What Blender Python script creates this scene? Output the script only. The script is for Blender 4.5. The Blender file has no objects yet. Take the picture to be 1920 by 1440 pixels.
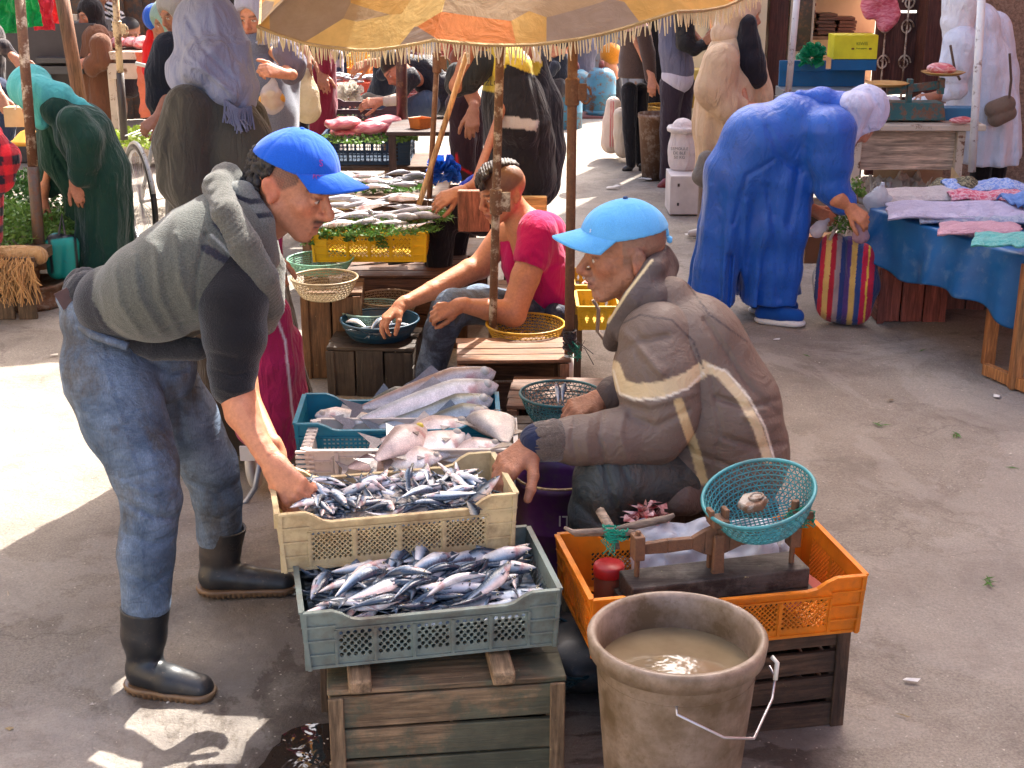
import bpy, bmesh, math, random
import numpy as np
from mathutils import Vector, Matrix, noise as mnoise
R = math.radians
sc = bpy.context.scene
COL = sc.collection
rnd = random.Random(7)

# ------------------------------------------------------------ camera, sky, sun
F = 2600.0; HC = 1.9; PIT = R(18.6)
sP, cP = math.sin(PIT), math.cos(PIT)
cam = bpy.data.cameras.new('camera'); camo = bpy.data.objects.new('camera', cam); COL.objects.link(camo)
cam.sensor_width = 36; cam.lens = F/1920*36; cam.clip_end = 300; cam.clip_start = .05
camo.location = (0, 0, HC); camo.rotation_euler = (R(90)-PIT, 0, 0)
sc.camera = camo
SUN_EL, SUN_AZ = R(49), R(25)      # azimuth clockwise from +Y
sund = Vector((math.sin(SUN_AZ)*math.cos(SUN_EL), math.cos(SUN_AZ)*math.cos(SUN_EL), math.sin(SUN_EL)))
w = bpy.data.worlds.new('World'); sc.world = w; w.use_nodes = True
nt = w.node_tree; sky = nt.nodes.new('ShaderNodeTexSky'); sky.sky_type = 'NISHITA'; sky.sun_disc = False
sky.sun_elevation = SUN_EL; sky.sun_rotation = SUN_AZ; sky.dust_density = 5.; sky.air_density = .8; sky.ozone_density = .3
nt.links.new(sky.outputs[0], nt.nodes['Background'].inputs[0]); nt.nodes['Background'].inputs[1].default_value = .15
sl = bpy.data.lights.new('sun', 'SUN'); sl.energy = 3.7; sl.angle = R(.5); sl.color = (1, .95, .87)
so = bpy.data.objects.new('sun', sl); COL.objects.link(so); so.rotation_euler = sund.to_track_quat('Z', 'Y').to_euler()
vs = sc.view_settings; vs.view_transform = 'Standard'; vs.look = 'None'; vs.gamma = 1; vs.exposure = 2.2
sc.cycles.max_bounces = 8; sc.cycles.transparent_max_bounces = 12

# ------------------------------------------------------------ pixel <-> world (pixels of the 1920 wide photograph)
def ray(x, y):
    u = (x-960)/F; v = (y-720)/F
    return Vector((u, cP-v*sP, -sP-v*cP))
def P(x, y, z=0.):
    d = ray(x, y); t = (z-HC)/d.z; return Vector((t*d.x, t*d.y, z))
def J(x, y, Y):
    d = ray(x, y); t = Y/d.y; return Vector((t*d.x, Y, HC+t*d.z))
def mpp(x, y, Y):                       # metres per pixel there
    return (Y/ray(x, y).y)/F
def pix(V):
    V = np.asarray(V, float); z = V[..., 2]-HC; y = V[..., 1]
    Z = y*cP-z*sP; v = (-z*cP-y*sP)
    return 960+F*V[..., 0]/Z, 720+F*v/Z

# ------------------------------------------------------------ things, parts
def wloc(o):
    v = Vector((0, 0, 0))
    while o is not None:
        v += o.location; o = o.parent
    return v
def tag(o, label=None, cat=None, group=None, kind=None):
    if label: o['label'] = label
    if cat: o['category'] = cat
    if group: o['group'] = group
    if kind: o['kind'] = kind
    return o
def thing(name, label, cat, loc=(0, 0, 0), group=None, rz=0):
    o = bpy.data.objects.new(name, None); o.empty_display_size = .1; COL.objects.link(o)
    o.location = loc; o.rotation_euler = (0, 0, rz)
    return tag(o, label, cat, group)
def mk(name, V, Fc, m, parent=None, smooth=False, local=False, loc=None, col=None, bev=0, mats=None, fm=None):
    """one mesh object. V in world space unless local"""
    V = np.asarray(V, dtype=np.float64).reshape(-1, 3)
    off = Vector((0, 0, 0))
    if not local:
        if parent is not None: off = wloc(parent)
        if loc is not None: off = off+Vector(loc)-(off if parent is None else Vector((0, 0, 0)))
    me = bpy.data.meshes.new(name)
    me.from_pydata((V-np.array(off)).tolist() if not isinstance(Fc, np.ndarray) else [], [], [] if isinstance(Fc, np.ndarray) else Fc)
    if isinstance(Fc, np.ndarray):
        n = len(Fc); me.vertices.add(len(V)); me.vertices.foreach_set('co', (V-np.array(off)).astype(np.float32).ravel())
        me.loops.add(n*4); me.loops.foreach_set('vertex_index', Fc.astype(np.int32).ravel())
        me.polygons.add(n); me.polygons.foreach_set('loop_start', (np.arange(n)*4).astype(np.int32))
        me.update(calc_edges=True)
    for mm in (mats or [m]): me.materials.append(mm)
    if fm is not None: me.polygons.foreach_set('material_index', np.asarray(fm, dtype=np.int32))
    if smooth: me.polygons.foreach_set('use_smooth', np.ones(len(me.polygons), dtype=bool))
    if col is not None:
        ca = me.color_attributes.new('Col', 'FLOAT_COLOR', 'POINT')
        c4 = np.ones((len(V), 4), np.float32); c4[:, :3] = col
        ca.data.foreach_set('color', c4.ravel())
    me.update()
    o = bpy.data.objects.new(name, me); COL.objects.link(o)
    if parent is not None: o.parent = parent
    if loc is not None: o.location = loc
    if bev:
        b = o.modifiers.new('bev', 'BEVEL'); b.width = bev; b.segments = 2; b.limit_method = 'ANGLE'; b.angle_limit = R(40)
    return o
def clone(o, parent=None):
    c = o.copy(); COL.objects.link(c); c.parent = parent
    for ch in list(o.children): clone(ch, c)
    return c

class MB:
    def __init__(s): s.v = []; s.f = []; s.c = []
    def add(s, V, Fc, c=None):
        n = len(s.v); s.v += [tuple(q) for q in V]; s.f += [tuple(i+n for i in q) for q in Fc]
        s.c += [c or (1, 1, 1)]*len(V); return s
    def box(s, c, d, rot=None, col=None, taper=1.):
        """centre, full dims, rotation (matrix or euler z)"""
        c = Vector(c); M = Matrix.Rotation(rot, 3, 'Z') if isinstance(rot, (int, float)) else (rot or Matrix.Identity(3))
        V = []
        for z in (-.5, .5):
            k = taper if z > 0 else 1
            for x, y in ((-.5, -.5), (.5, -.5), (.5, .5), (-.5, .5)):
                V.append(c+M@Vector((x*d[0]*k, y*d[1]*k, z*d[2])))
        return s.add(V, [(3, 2, 1, 0), (4, 5, 6, 7), (0, 1, 5, 4), (1, 2, 6, 5), (2, 3, 7, 6), (3, 0, 4, 7)], col)
    def plank(s, a, b, wd, th, up=(0, 0, 1), col=None):
        """board from a to b, wd across, th along up"""
        a = Vector(a); b = Vector(b); x = (b-a); L = x.length; x = x/L
        u = Vector(up); y = u.cross(x).normalized(); z = x.cross(y)
        M = Matrix((x, y, z)).transposed()
        return s.box((a+b)/2, (L, wd, th), M, col)
    def tube(s, pts, r, n=8, cap=True, col=None, close=False):
        pts = [Vector(q) for q in pts]; rs = r if isinstance(r, (list, tuple)) else [r]*len(pts)
        V = []; Fc = []; m = len(pts); prev = None
        for i, q in enumerate(pts):
            if close: t = (pts[(i+1) % m]-pts[i-1])
            else: t = pts[min(i+1, m-1)]-pts[max(i-1, 0)]
            t.normalize()
            if prev is None:
                a = Vector((0, 0, 1)) if abs(t.z) < .9 else Vector((1, 0, 0)); prev = a
            u = (prev-t*prev.dot(t)).normalized(); prev = u; w_ = t.cross(u)
            for k in range(n):
                A = 2*math.pi*k/n; V.append(q+(u*math.cos(A)+w_*math.sin(A))*rs[i])
        for i in range(m if close else m-1):
            j = (i+1) % m
            for k in range(n): Fc.append((i*n+k, i*n+(k+1) % n, j*n+(k+1) % n, j*n+k))
        if cap and not close: Fc += [tuple(range(n))[::-1], tuple((m-1)*n+k for k in range(n))]
        return s.add(V, Fc, col)
    def lathe(s, prof, c=(0, 0, 0), n=48, a0=0, a1=2*math.pi, M=None, col=None):
        full = abs(a1-a0-2*math.pi) < 1e-6; k = n if full else n+1
        V = []; Fc = []; c = Vector(c)
        for i in range(k):
            A = a0+(a1-a0)*i/n
            for r, z in prof:
                q = Vector((r*math.cos(A), r*math.sin(A), z)); V.append(c+(M@q if M else q))
        m = len(prof)
        for i in range(n):
            j = (i+1) % k
            for t in range(m-1): Fc.append((i*m+t, j*m+t, j*m+t+1, i*m+t+1))
        return s.add(V, Fc, col)
    def grid(s, fn, nu, nv, col=None):
        V = [fn(i/nu, j/nv) for i in range(nu+1) for j in range(nv+1)]
        Fc = [(i*(nv+1)+j, (i+1)*(nv+1)+j, (i+1)*(nv+1)+j+1, i*(nv+1)+j+1) for i in range(nu) for j in range(nv)]
        return s.add(V, Fc, col)
    def build(s, name, m, parent=None, smooth=False, bev=0, local=False, loc=None, usecol=False, solid=0):
        o = mk(name, s.v, s.f, m, parent, smooth, local, loc, bev=bev, col=np.array(s.c) if usecol else None)
        if solid:
            q = o.modifiers.new('solid', 'SOLIDIFY'); q.thickness = solid; q.offset = 0
        return o

# ------------------------------------------------------------ implicit surfaces, meshed with surface nets
def lin(c):
    return tuple((x/255/12.92 if x/255 <= .04045 else ((x/255+.055)/1.055)**2.4) for x in c)
def snets(D, o, h):
    s = D < 0; nx, ny, nz = D.shape
    n = np.zeros((nx-1, ny-1, nz-1), np.int8)
    for i in (0, 1):
        for j in (0, 1):
            for k in (0, 1): n += s[i:nx-1+i, j:ny-1+j, k:nz-1+k]
    act = (n > 0) & (n < 8); cells = np.argwhere(act)
    idx = -np.ones(act.shape, np.int64); idx[act] = np.arange(len(cells))
    pos = np.zeros((len(cells), 3)); cnt = np.zeros(len(cells))
    cr = [(i, j, k) for i in (0, 1) for j in (0, 1) for k in (0, 1)]
    for a in cr:
        for ax in range(3):
            if a[ax]: continue
            b = list(a); b[ax] = 1
            Da = D[cells[:, 0]+a[0], cells[:, 1]+a[1], cells[:, 2]+a[2]]; Db = D[cells[:, 0]+b[0], cells[:, 1]+b[1], cells[:, 2]+b[2]]
            m = (Da < 0) != (Db < 0); t = np.where(m, Da/np.where(m, Da-Db, 1), 0)
            for q in range(3): pos[:, q] += np.where(m, a[q]+(t if q == ax else 0), 0)
            cnt += m
    pos = (pos/np.maximum(cnt, 1)[:, None]+cells)*h+np.array(o)
    Fs = []
    e = s[:-1, 1:-1, 1:-1] != s[1:, 1:-1, 1:-1]; q = np.argwhere(e); i, j, k = q[:, 0], q[:, 1]+1, q[:, 2]+1
    f = np.stack([idx[i, j-1, k-1], idx[i, j, k-1], idx[i, j, k], idx[i, j-1, k]], 1); fl = ~s[i, j, k]; f[fl] = f[fl][:, ::-1]; Fs.append(f)
    e = s[1:-1, :-1, 1:-1] != s[1:-1, 1:, 1:-1]; q = np.argwhere(e); i, j, k = q[:, 0]+1, q[:, 1], q[:, 2]+1
    f = np.stack([idx[i-1, j, k-1], idx[i-1, j, k], idx[i, j, k], idx[i, j, k-1]], 1); fl = ~s[i, j, k]; f[fl] = f[fl][:, ::-1]; Fs.append(f)
    e = s[1:-1, 1:-1, :-1] != s[1:-1, 1:-1, 1:]; q = np.argwhere(e); i, j, k = q[:, 0]+1, q[:, 1]+1, q[:, 2]
    f = np.stack([idx[i-1, j-1, k], idx[i, j-1, k], idx[i, j, k], idx[i-1, j, k]], 1); fl = ~s[i, j, k]; f[fl] = f[fl][:, ::-1]; Fs.append(f)
    return pos, np.concatenate(Fs)
class SDF:
    def __init__(s, k=.02): s.p = []; s.k = k
    def rc(s, a, b, ra, rb, k=None, op=1): s.p.append(('rc', np.array(a, float), np.array(b, float), ra, rb, s.k if k is None else k, op)); return s
    def el(s, c, r, rot=None, k=None, op=1):
        M = np.array(rot) if rot is not None else np.eye(3)
        s.p.append(('el', np.array(c, float), np.array(r, float), M, 0, s.k if k is None else k, op)); return s
    def chain(s, pts, k=None, op=1):
        """pts: [(Vector, r)]"""
        if op < 0 or len(pts) == 1:
            if len(pts) == 1: pts = [pts[0], (pts[0][0]+Vector((0, 0, 1e-3)), pts[0][1])]
            for (a, ra), (b, rb) in zip(pts[:-1], pts[1:]): s.rc(a, b, ra, rb, k, op)
            return s
        s.p.append(('ch', [np.array(q[0], float) for q in pts], [q[1] for q in pts], 0, 0, (s.k if k is None else k)*.6, op)); return s
    def pc(s, pts, k=None, op=1, dy=0):
        """pts: [(px, py, Y, r_px)] - traced radius, real depth"""
        return s.chain([(J(x, y, Y)+Vector((0, dy, 0)), r*mpp(x, y, Y)) for x, y, Y, r in pts], k, op)
    def bounds(s):
        lo = np.full(3, 1e9); hi = -lo
        for q in s.p:
            if q[6] < 0: continue
            if q[0] == 'ch':
                for c, r in zip(q[1], q[2]): lo = np.minimum(lo, c-r); hi = np.maximum(hi, c+r)
            elif q[0] == 'rc':
                for c, r in ((q[1], q[3]), (q[2], q[4])): lo = np.minimum(lo, c-r); hi = np.maximum(hi, c+r)
            else:
                e = np.abs(q[3])@q[2]; lo = np.minimum(lo, q[1]-e); hi = np.maximum(hi, q[1]+e)
        return lo, hi
    def field(s, h, lo=None, hi=None):
        l0, h0 = s.bounds(); lo = l0-4*h if lo is None else np.array(lo); hi = h0+4*h if hi is None else np.array(hi)
        n = np.maximum(np.ceil((hi-lo)/h).astype(int)+1, 4)
        ax = [lo[i]+h*np.arange(n[i]) for i in range(3)]
        D = np.full(tuple(n), .25, np.float32)
        def rcd(X, Y, Z, A, B, ra, rb):
            ba = B-A; l2 = max(ba@ba, 1e-12)
            px_, py_, pz_ = X-A[0], Y-A[1], Z-A[2]
            L = math.sqrt(l2); t = (px_*ba[0]+py_*ba[1]+pz_*ba[2])/l2
            pp = px_**2+py_**2+pz_**2; perp = np.sqrt(np.maximum(pp-t*t*l2, 0))
            sl_ = np.clip((ra-rb)/L, -.95, .95); t = np.clip(t+perp*sl_/math.sqrt(1-sl_*sl_)/L, 0, 1)
            return np.sqrt((px_-t*ba[0])**2+(py_-t*ba[1])**2+(pz_-t*ba[2])**2)-(ra+(rb-ra)*t)
        for kind, A, B, ra, rb, k, op in s.p:
            if kind == 'rc': a0 = np.minimum(A-ra, B-rb); a1 = np.maximum(A+ra, B+rb)
            elif kind == 'ch': a0 = np.min([c-r for c, r in zip(A, B)], 0); a1 = np.max([c+r for c, r in zip(A, B)], 0)
            else: e = np.abs(ra)@B; a0 = A-e; a1 = A+e
            mg = k+3*h+.015
            i0 = np.clip(np.floor((a0-mg-lo)/h).astype(int), 0, n); i1 = np.clip(np.ceil((a1+mg-lo)/h).astype(int)+1, 0, n)
            if (i1 <= i0).any(): continue
            X, Y, Z = np.meshgrid(ax[0][i0[0]:i1[0]], ax[1][i0[1]:i1[1]], ax[2][i0[2]:i1[2]], indexing='ij', sparse=True)
            if kind == 'rc': d = rcd(X, Y, Z, A, B, ra, rb)
            elif kind == 'ch':
                d = None
                for q in range(len(A)-1):
                    d1 = rcd(X, Y, Z, A[q], A[q+1], B[q], B[q+1])
                    if d is None: d = d1
                    else: kc = min(.25*min(B[q], B[q+1]), .02)+1e-5; m_ = np.maximum(kc-np.abs(d-d1), 0)**2/(4*kc); d = np.minimum(d, d1)-m_
            else:
                q = [(X-A[0])*ra[0][i]+(Y-A[1])*ra[1][i]+(Z-A[2])*ra[2][i] for i in range(3)]
                k0 = np.sqrt((q[0]/B[0])**2+(q[1]/B[1])**2+(q[2]/B[2])**2); k1 = np.sqrt((q[0]/B[0]**2)**2+(q[1]/B[1]**2)**2+(q[2]/B[2]**2)**2)
                d = k0*(k0-1)/np.maximum(k1, 1e-6); d = np.minimum(d, .25)
            S = D[i0[0]:i1[0], i0[1]:i1[1], i0[2]:i1[2]]; kk = max(k, 1e-5)
            if op > 0: S[...] = np.minimum(S, d)-np.maximum(kk-np.abs(S-d), 0)**2/(4*kk)
            else: S[...] = np.maximum(S, -d)+np.maximum(kk-np.abs(S+d), 0)**2/(4*kk)
        return D, ax, lo
    def mesh(s, h, disp=None, clip=None, lo=None, hi=None):
        D, ax, o = s.field(h, lo, hi)
        if disp or clip:
            X, Y, Z = np.meshgrid(*ax, indexing='ij', sparse=True)
            if disp:
                m = np.abs(D) < .06
                i = np.argwhere(m); pts = np.stack([ax[0][i[:, 0]], ax[1][i[:, 1]], ax[2][i[:, 2]]], 1)
                D[m] += disp(pts).astype(np.float32)
            if clip: D = np.maximum(D, clip(X, Y, Z).astype(np.float32))
        D[0] = D[-1] = .1; D[:, 0] = D[:, -1] = .1; D[:, :, 0] = D[:, :, -1] = .1
        return snets(D, o, h)
def wr(pts, f=18., amp=.004, seed=0, d=(0, 0, 1)):
    """cloth wrinkles: warped, sharp crested ridges running roughly across d, in patches"""
    r = np.random.RandomState(seed); p = np.asarray(pts)*f; out = 0
    wx = np.sin(p@r.randn(3)*.45+r.rand()*6)+np.sin(p@r.randn(3)*.3+r.rand()*6)+.5*np.sin(p@r.randn(3)*.9+r.rand()*6)
    for i in range(4):
        k = np.array(d, float)*(.8+.5*(i > 1))+r.randn(3)*.4; ph = p@k+1.3*wx+r.rand()*6+.8*np.sin(p@r.randn(3)*.6)
        m_ = np.clip(.5+.9*np.sin(p@r.randn(3)*.28+r.rand()*6), 0, 1)
        a_ = np.abs(np.sin(ph*.62)); out = out+(np.maximum(1.01-np.sqrt(a_*a_+.02), 0)**1.2-.3)*m_*(1. if i == 0 else .7 if i == 1 else .25)
    return -amp*1.35*out
def folds(cx, cy, n, amp, z0, z1, seed=0):
    """hanging folds round a vertical axis, growing from z1 down to z0"""
    r = np.random.RandomState(seed); a, b, c = r.rand(3)*6
    def fn(p):
        th = np.arctan2(p[:, 1]-cy, p[:, 0]-cx); k = np.clip((z1-p[:, 2])/(z1-z0), 0, 1.1)
        s_ = np.sin(n*th+a+1.2*np.sin(2*th+b)+.6*np.sin(p[:, 2]*5+c))+.45*np.sin(n*1.9*th+c+p[:, 2]*2.)
        return amp*k*(np.abs(s_)**.8*np.sign(s_))
    return fn
def creases(V, lines, toward=None):
    """V displaced along the view: lines = [(pts_px, width_px, depth_m, Ymin, Ymax)]; negative depth makes a groove"""
    x, y = pix(V); out = np.zeros(len(V))
    for pts, wd, dep, y0, y1 in lines:
        best = np.full(len(V), 1e9)
        for (ax_, ay), (bx_, by) in zip(pts[:-1], pts[1:]):
            dx, dy = bx_-ax_, by-ay; L2 = dx*dx+dy*dy
            t = np.clip(((x-ax_)*dx+(y-ay)*dy)/L2, 0, 1); best = np.minimum(best, (x-ax_-t*dx)**2+(y-ay-t*dy)**2)
        ok = (V[:, 1] > y0) & (V[:, 1] < y1)
        out += np.where(ok, dep*np.exp(-best/(wd*wd)), 0)
    cdir = np.array([0, 0, HC])-V; cdir /= np.linalg.norm(cdir, axis=1)[:, None]
    return V+cdir*out[:, None]
def inpoly(x, y, poly):
    c = np.zeros(len(x), bool); n = len(poly)
    for i in range(n):
        x1, y1 = poly[i]; x2, y2 = poly[i-1]
        if y1 == y2: continue
        c ^= ((y1 > y) != (y2 > y)) & (x < (x2-x1)*(y-y1)/(y2-y1)+x1)
    return c
def nearline(x, y, pts):
    best = np.full(len(x), 1e9)
    for (ax_, ay), (bx_, by) in zip(pts[:-1], pts[1:]):
        dx, dy = bx_-ax_, by-ay; L2 = dx*dx+dy*dy
        t = np.clip(((x-ax_)*dx+(y-ay)*dy)/L2, 0, 1); best = np.minimum(best, (x-ax_-t*dx)**2+(y-ay-t*dy)**2)
    return np.sqrt(best)

# ------------------------------------------------------------ materials
class NT:
    def __init__(s, name):
        s.m = bpy.data.materials.new(name); s.m.use_nodes = True; s.t = s.m.node_tree; s.b = s.t.nodes['Principled BSDF']; s.out = s.t.nodes['Material Output']
        tc = s.t.nodes.new('ShaderNodeTexCoord'); s.oc = tc.outputs['Object']
    def n(s, typ, ins=None, **kw):
        q = s.t.nodes.new(typ)
        for a, b in kw.items(): setattr(q, a, b)
        for a, b in (ins or {}).items():
            if hasattr(b, 'is_output') or isinstance(b, bpy.types.NodeSocket): s.t.links.new(b, q.inputs[a])
            else: q.inputs[a].default_value = b
        return q
    def map(s, sc_=(1, 1, 1), rot=(0, 0, 0), v=None): return s.n('ShaderNodeMapping', {'Vector': v or s.oc, 'Scale': sc_, 'Rotation': rot}).outputs[0]
    def noise(s, scale, detail=4, rough=.6, v=None, dist=0): return s.n('ShaderNodeTexNoise', {'Vector': v or s.oc, 'Scale': scale, 'Detail': detail, 'Roughness': rough, 'Distortion': dist}).outputs[0]
    def ramp(s, f, stops):
        q = s.n('ShaderNodeValToRGB', {'Fac': f}); e = q.color_ramp.elements
        while len(e) < len(stops): e.new(.5)
        for el, (p_, c) in zip(e, stops):
            el.position = p_; el.color = (c if isinstance(c, (tuple, list)) else (c, c, c))[:3]+(1,) if isinstance(c, (tuple, list)) else (c, c, c, 1)
        return q.outputs[0]
    def mix(s, f, a, b, bt='MIX'):
        q = s.n('ShaderNodeMix', data_type='RGBA', blend_type=bt)
        for i, v_ in ((0, f), (6, a), (7, b)):
            if isinstance(v_, bpy.types.NodeSocket): s.t.links.new(v_, q.inputs[i])
            else: q.inputs[i].default_value = v_ if i == 0 else (tuple(v_)[:3]+(1,))
        return q.outputs[2]
    def math(s, op, a, b=0.):
        q = s.n('ShaderNodeMath', operation=op)
        for i, v_ in ((0, a), (1, b)):
            if isinstance(v_, bpy.types.NodeSocket): s.t.links.new(v_, q.inputs[i])
            else: q.inputs[i].default_value = v_
        return q.outputs[0]
    def bump(s, hgt, strength=.3, dist=.002, prev=None):
        d = {'Height': hgt, 'Strength': strength, 'Distance': dist}
        if prev is not None: d['Normal'] = prev
        return s.n('ShaderNodeBump', d).outputs[0]
    def set(s, **kw):
        nm = {'base': 'Base Color', 'rough': 'Roughness', 'normal': 'Normal', 'metal': 'Metallic', 'spec': 'Specular IOR Level', 'sheen': 'Sheen Weight', 'coat': 'Coat Weight', 'sss': 'Subsurface Weight', 'trans': 'Transmission Weight', 'alpha': 'Alpha', 'ior': 'IOR'}
        for a, b in kw.items():
            i = s.b.inputs[nm[a]]
            if isinstance(b, bpy.types.NodeSocket): s.t.links.new(b, i)
            elif a == 'base': i.default_value = tuple(b)[:3]+(1,)
            else: i.default_value = b
        return s
    def translucent(s, f, c):
        t_ = s.n('ShaderNodeBsdfTranslucent'); 
        if isinstance(c, bpy.types.NodeSocket): s.t.links.new(c, t_.inputs[0])
        else: t_.inputs[0].default_value = tuple(c)[:3]+(1,)
        mx = s.n('ShaderNodeMixShader', {0: f}); s.t.links.new(s.b.outputs[0], mx.inputs[1]); s.t.links.new(t_.outputs[0], mx.inputs[2]); s.t.links.new(mx.outputs[0], s.out.inputs[0])
_mc = {}
def M(kind, col=None, **kw):
    """col in sRGB 0-255, or None for the mesh's own 'Col' colours"""
    key = (kind, col, tuple(sorted(kw.items())))
    if key in _mc: return _mc[key]
    t = NT(kind if col is None else f'{kind}_{len(_mc)}')
    base = t.n('ShaderNodeVertexColor', layer_name='Col').outputs[0] if col is None else t.n('ShaderNodeRGB').outputs[0]
    if col is not None: base.node.outputs[0].default_value = lin(col)+(1,)
    var = kw.get('var', .25); dirt = kw.get('dirt', 0.); dcol = lin(kw.get('dcol', (92, 78, 66)))
    big = t.noise(kw.get('vs', 6), 5); rv = t.ramp(big, [(.25, 1-var), (.75, 1+var*.5)])
    c = t.mix(1., base, rv, 'MULTIPLY')
    if dirt:
        dm = t.ramp(t.noise(kw.get('ds', 9), 8, .7), [(.62-dirt*.4, 0.), (.78-dirt*.25, 1.)])
        c = t.mix(t.math('MULTIPLY', dm, min(1, .35+dirt)), c, dcol)
    if kind == 'cloth':
        wv = t.noise(420, 2); c = t.mix(.5, c, t.ramp(wv, [(.3, .75), (.7, 1.2)]), 'MULTIPLY')
        nb = t.bump(t.noise(kw.get('fs', 9), 3, .45, dist=.9), .45*kw.get('fold', 1), .025); nb = t.bump(t.noise(12, 4, .5, dist=1.1, v=t.map((1.5, 1.5, .4), rot=(.15, .1, 0))), .75*kw.get('fold', 1), .022, nb); nb = t.bump(wv, .35, .0008, nb)
        t.set(base=c, rough=.92, spec=.2, sheen=.15, normal=nb)
    elif kind == 'knit':
        wv = t.noise(260, 3); c = t.mix(.8, c, t.ramp(wv, [(.3, .55), (.72, 1.35)]), 'MULTIPLY')
        nb = t.bump(t.noise(14, 3, .5, dist=.5), .4, .01); nb = t.bump(wv, .9, .0025, nb)
        t.set(base=c, rough=.96, spec=.1, sheen=.3, normal=nb)
    elif kind == 'denim':
        wv = t.noise(340, 2, v=t.map((1, 1, .25))); fd = t.noise(7, 6, .65, dist=.4)
        c = t.mix(t.ramp(fd, [(.38, 0.), (.62, .8)]), c, lin(kw.get('fade', (128, 146, 170))))
        st = t.ramp(t.noise(5, 7, .7, v=t.map((1.3, 1.3, .6))), [(.5, 0.), (.64, .7)]); c = t.mix(st, c, lin((84, 77, 66)))
        c = t.mix(.6, c, t.ramp(wv, [(.3, .65), (.7, 1.3)]), 'MULTIPLY')
        nb = t.bump(t.noise(12, 6, .65, dist=1.2, v=t.map((1, 1, 2.2))), .8, .022); nb = t.bump(wv, .4, .001, nb)
        t.set(base=c, rough=.88, spec=.15, normal=nb)
    elif kind == 'nylon':
        nb = t.bump(t.noise(8, 5, .55, dist=1.8), .6*kw.get('fold', 1), .035); nb = t.bump(t.noise(38, 4, .6, dist=1.8), .55, .006, nb)
        sp = t.ramp(t.noise(150, 4, .7), [(.70, 0.), (.76, .5)]); c = t.mix(sp, c, lin((150, 140, 130)))
        t.set(base=c, rough=t.ramp(t.noise(20, 4), [(.3, .5), (.7, .72)]), spec=.35, normal=nb)
    elif kind == 'silk':
        nb = t.bump(t.noise(9, 6, .6, dist=1.4, v=t.map((1.3, 1.3, .5))), .5, .03)
        fl = t.ramp(t.noise(45, 5, .7), [(.56, 0.), (.62, 1.)]); c = t.mix(t.math('MULTIPLY', fl, .3), c, (0.0, .03, .12))
        t.set(base=c, rough=.42, spec=.5, sheen=.1, normal=nb)
    elif kind == 'skin':
        fb = t.noise(85, 6, .7); c = t.mix(.75, c, t.ramp(fb, [(.3, .72), (.7, 1.16)]), 'MULTIPLY'); c = t.mix(t.ramp(t.noise(26, 6, .75), [(.55, 0.), (.75, .35)]), c, lin((120, 72, 58)))
        nb = t.bump(t.noise(30, 6, .65, dist=1.2), kw.get('wrk', .4)*1.3, .005); nb = t.bump(t.noise(220, 5, .75), .55, .0012, nb)
        t.set(base=c, rough=t.ramp(fb, [(.3, .42), (.7, .6)]), spec=.45, normal=nb, sss=.06); t.b.inputs['Subsurface Radius'].default_value = (.012, .004, .002)
    elif kind == 'hair':
        wv = t.noise(120, 4, .7, v=t.map((1, 1, .5))); c = t.mix(.8, c, t.ramp(wv, [(.3, .4), (.7, 1.6)]), 'MULTIPLY')
        t.set(base=c, rough=.55, normal=t.bump(wv, 1., .004))
    elif kind == 'rubber':
        sp = t.ramp(t.noise(60, 8, .75), [(.58, 0.), (.70, .55)]); c = t.mix(sp, c, lin((120, 105, 92)))
        low = t.noise(7, 5); c = t.mix(t.ramp(low, [(.5, 0.), (.75, .4)]), c, lin((104, 90, 78)))
        t.set(base=c, rough=t.ramp(t.noise(12, 5), [(.3, .28), (.7, .55)]), spec=.5, normal=t.bump(t.noise(25, 4), .2, .004))
    elif kind == 'plastic':
        c = t.mix(t.ramp(t.noise(50, 8, .75), [(.55, 0.), (.75, .45*kw.get('spk', 1))]), c, dcol)
        t.set(base=c, rough=t.ramp(t.noise(15, 5), [(.3, .32), (.7, .55)]), spec=.4, normal=t.bump(t.noise(60, 4), .12, .002))
        if kw.get('tr'): t.translucent(kw['tr'], c)
    elif kind == 'wood':
        ax = kw.get('ax', 0); sc3 = [22, 22, 22]; sc3[ax] = 1.6
        g = t.noise(2.2, 8, .65, v=t.map(tuple(sc3)), dist=.8); g2 = t.noise(7, 5, .7, v=t.map(tuple(sc3)))
        c = t.mix(.95, c, t.ramp(g, [(.28, .3), (.5, 1.), (.72, 1.8)]), 'MULTIPLY'); c = t.mix(.7, c, t.ramp(g2, [(.35, .55), (.6, 1.15)]), 'MULTIPLY')
        if kw.get('paint'): 
            pm = t.ramp(t.noise(3.5, 8, .7), [(.46, 0.), (.53, 1.)]); c = t.mix(t.math('MULTIPLY', pm, .75), c, lin(kw['paint']))
        sp = t.ramp(t.noise(42, 5, .6), [(.70, 0.), (.73, .8)]); c = t.mix(t.math('MULTIPLY', sp, kw.get('moss', .6)), c, lin((170, 165, 120)))
        dk = t.ramp(t.noise(4, 6, .7), [(.42, .0), (.62, .85)]); c = t.mix(t.math('MULTIPLY', dk, kw.get('wet', .6)), c, lin((38, 30, 27)))
        t.set(base=c, rough=t.ramp(t.noise(6, 4), [(.3, .45), (.7, .85)]), spec=.35, normal=t.bump(g, .7, .006, t.bump(g2, .5, .002)))
    elif kind == 'metal':
        ru = t.ramp(t.noise(kw.get('rs', 14), 9, .75), [(.6-kw.get('rust', 0)*.45, 0.), (.66-kw.get('rust', 0)*.35, 1.)])
        rc_ = t.mix(t.noise(70, 7, .8), lin((52, 36, 28)), lin((140, 98, 68))); c = t.mix(t.math('MULTIPLY', ru, 1. if kw.get('rust') else 0.), c, rc_)
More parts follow.
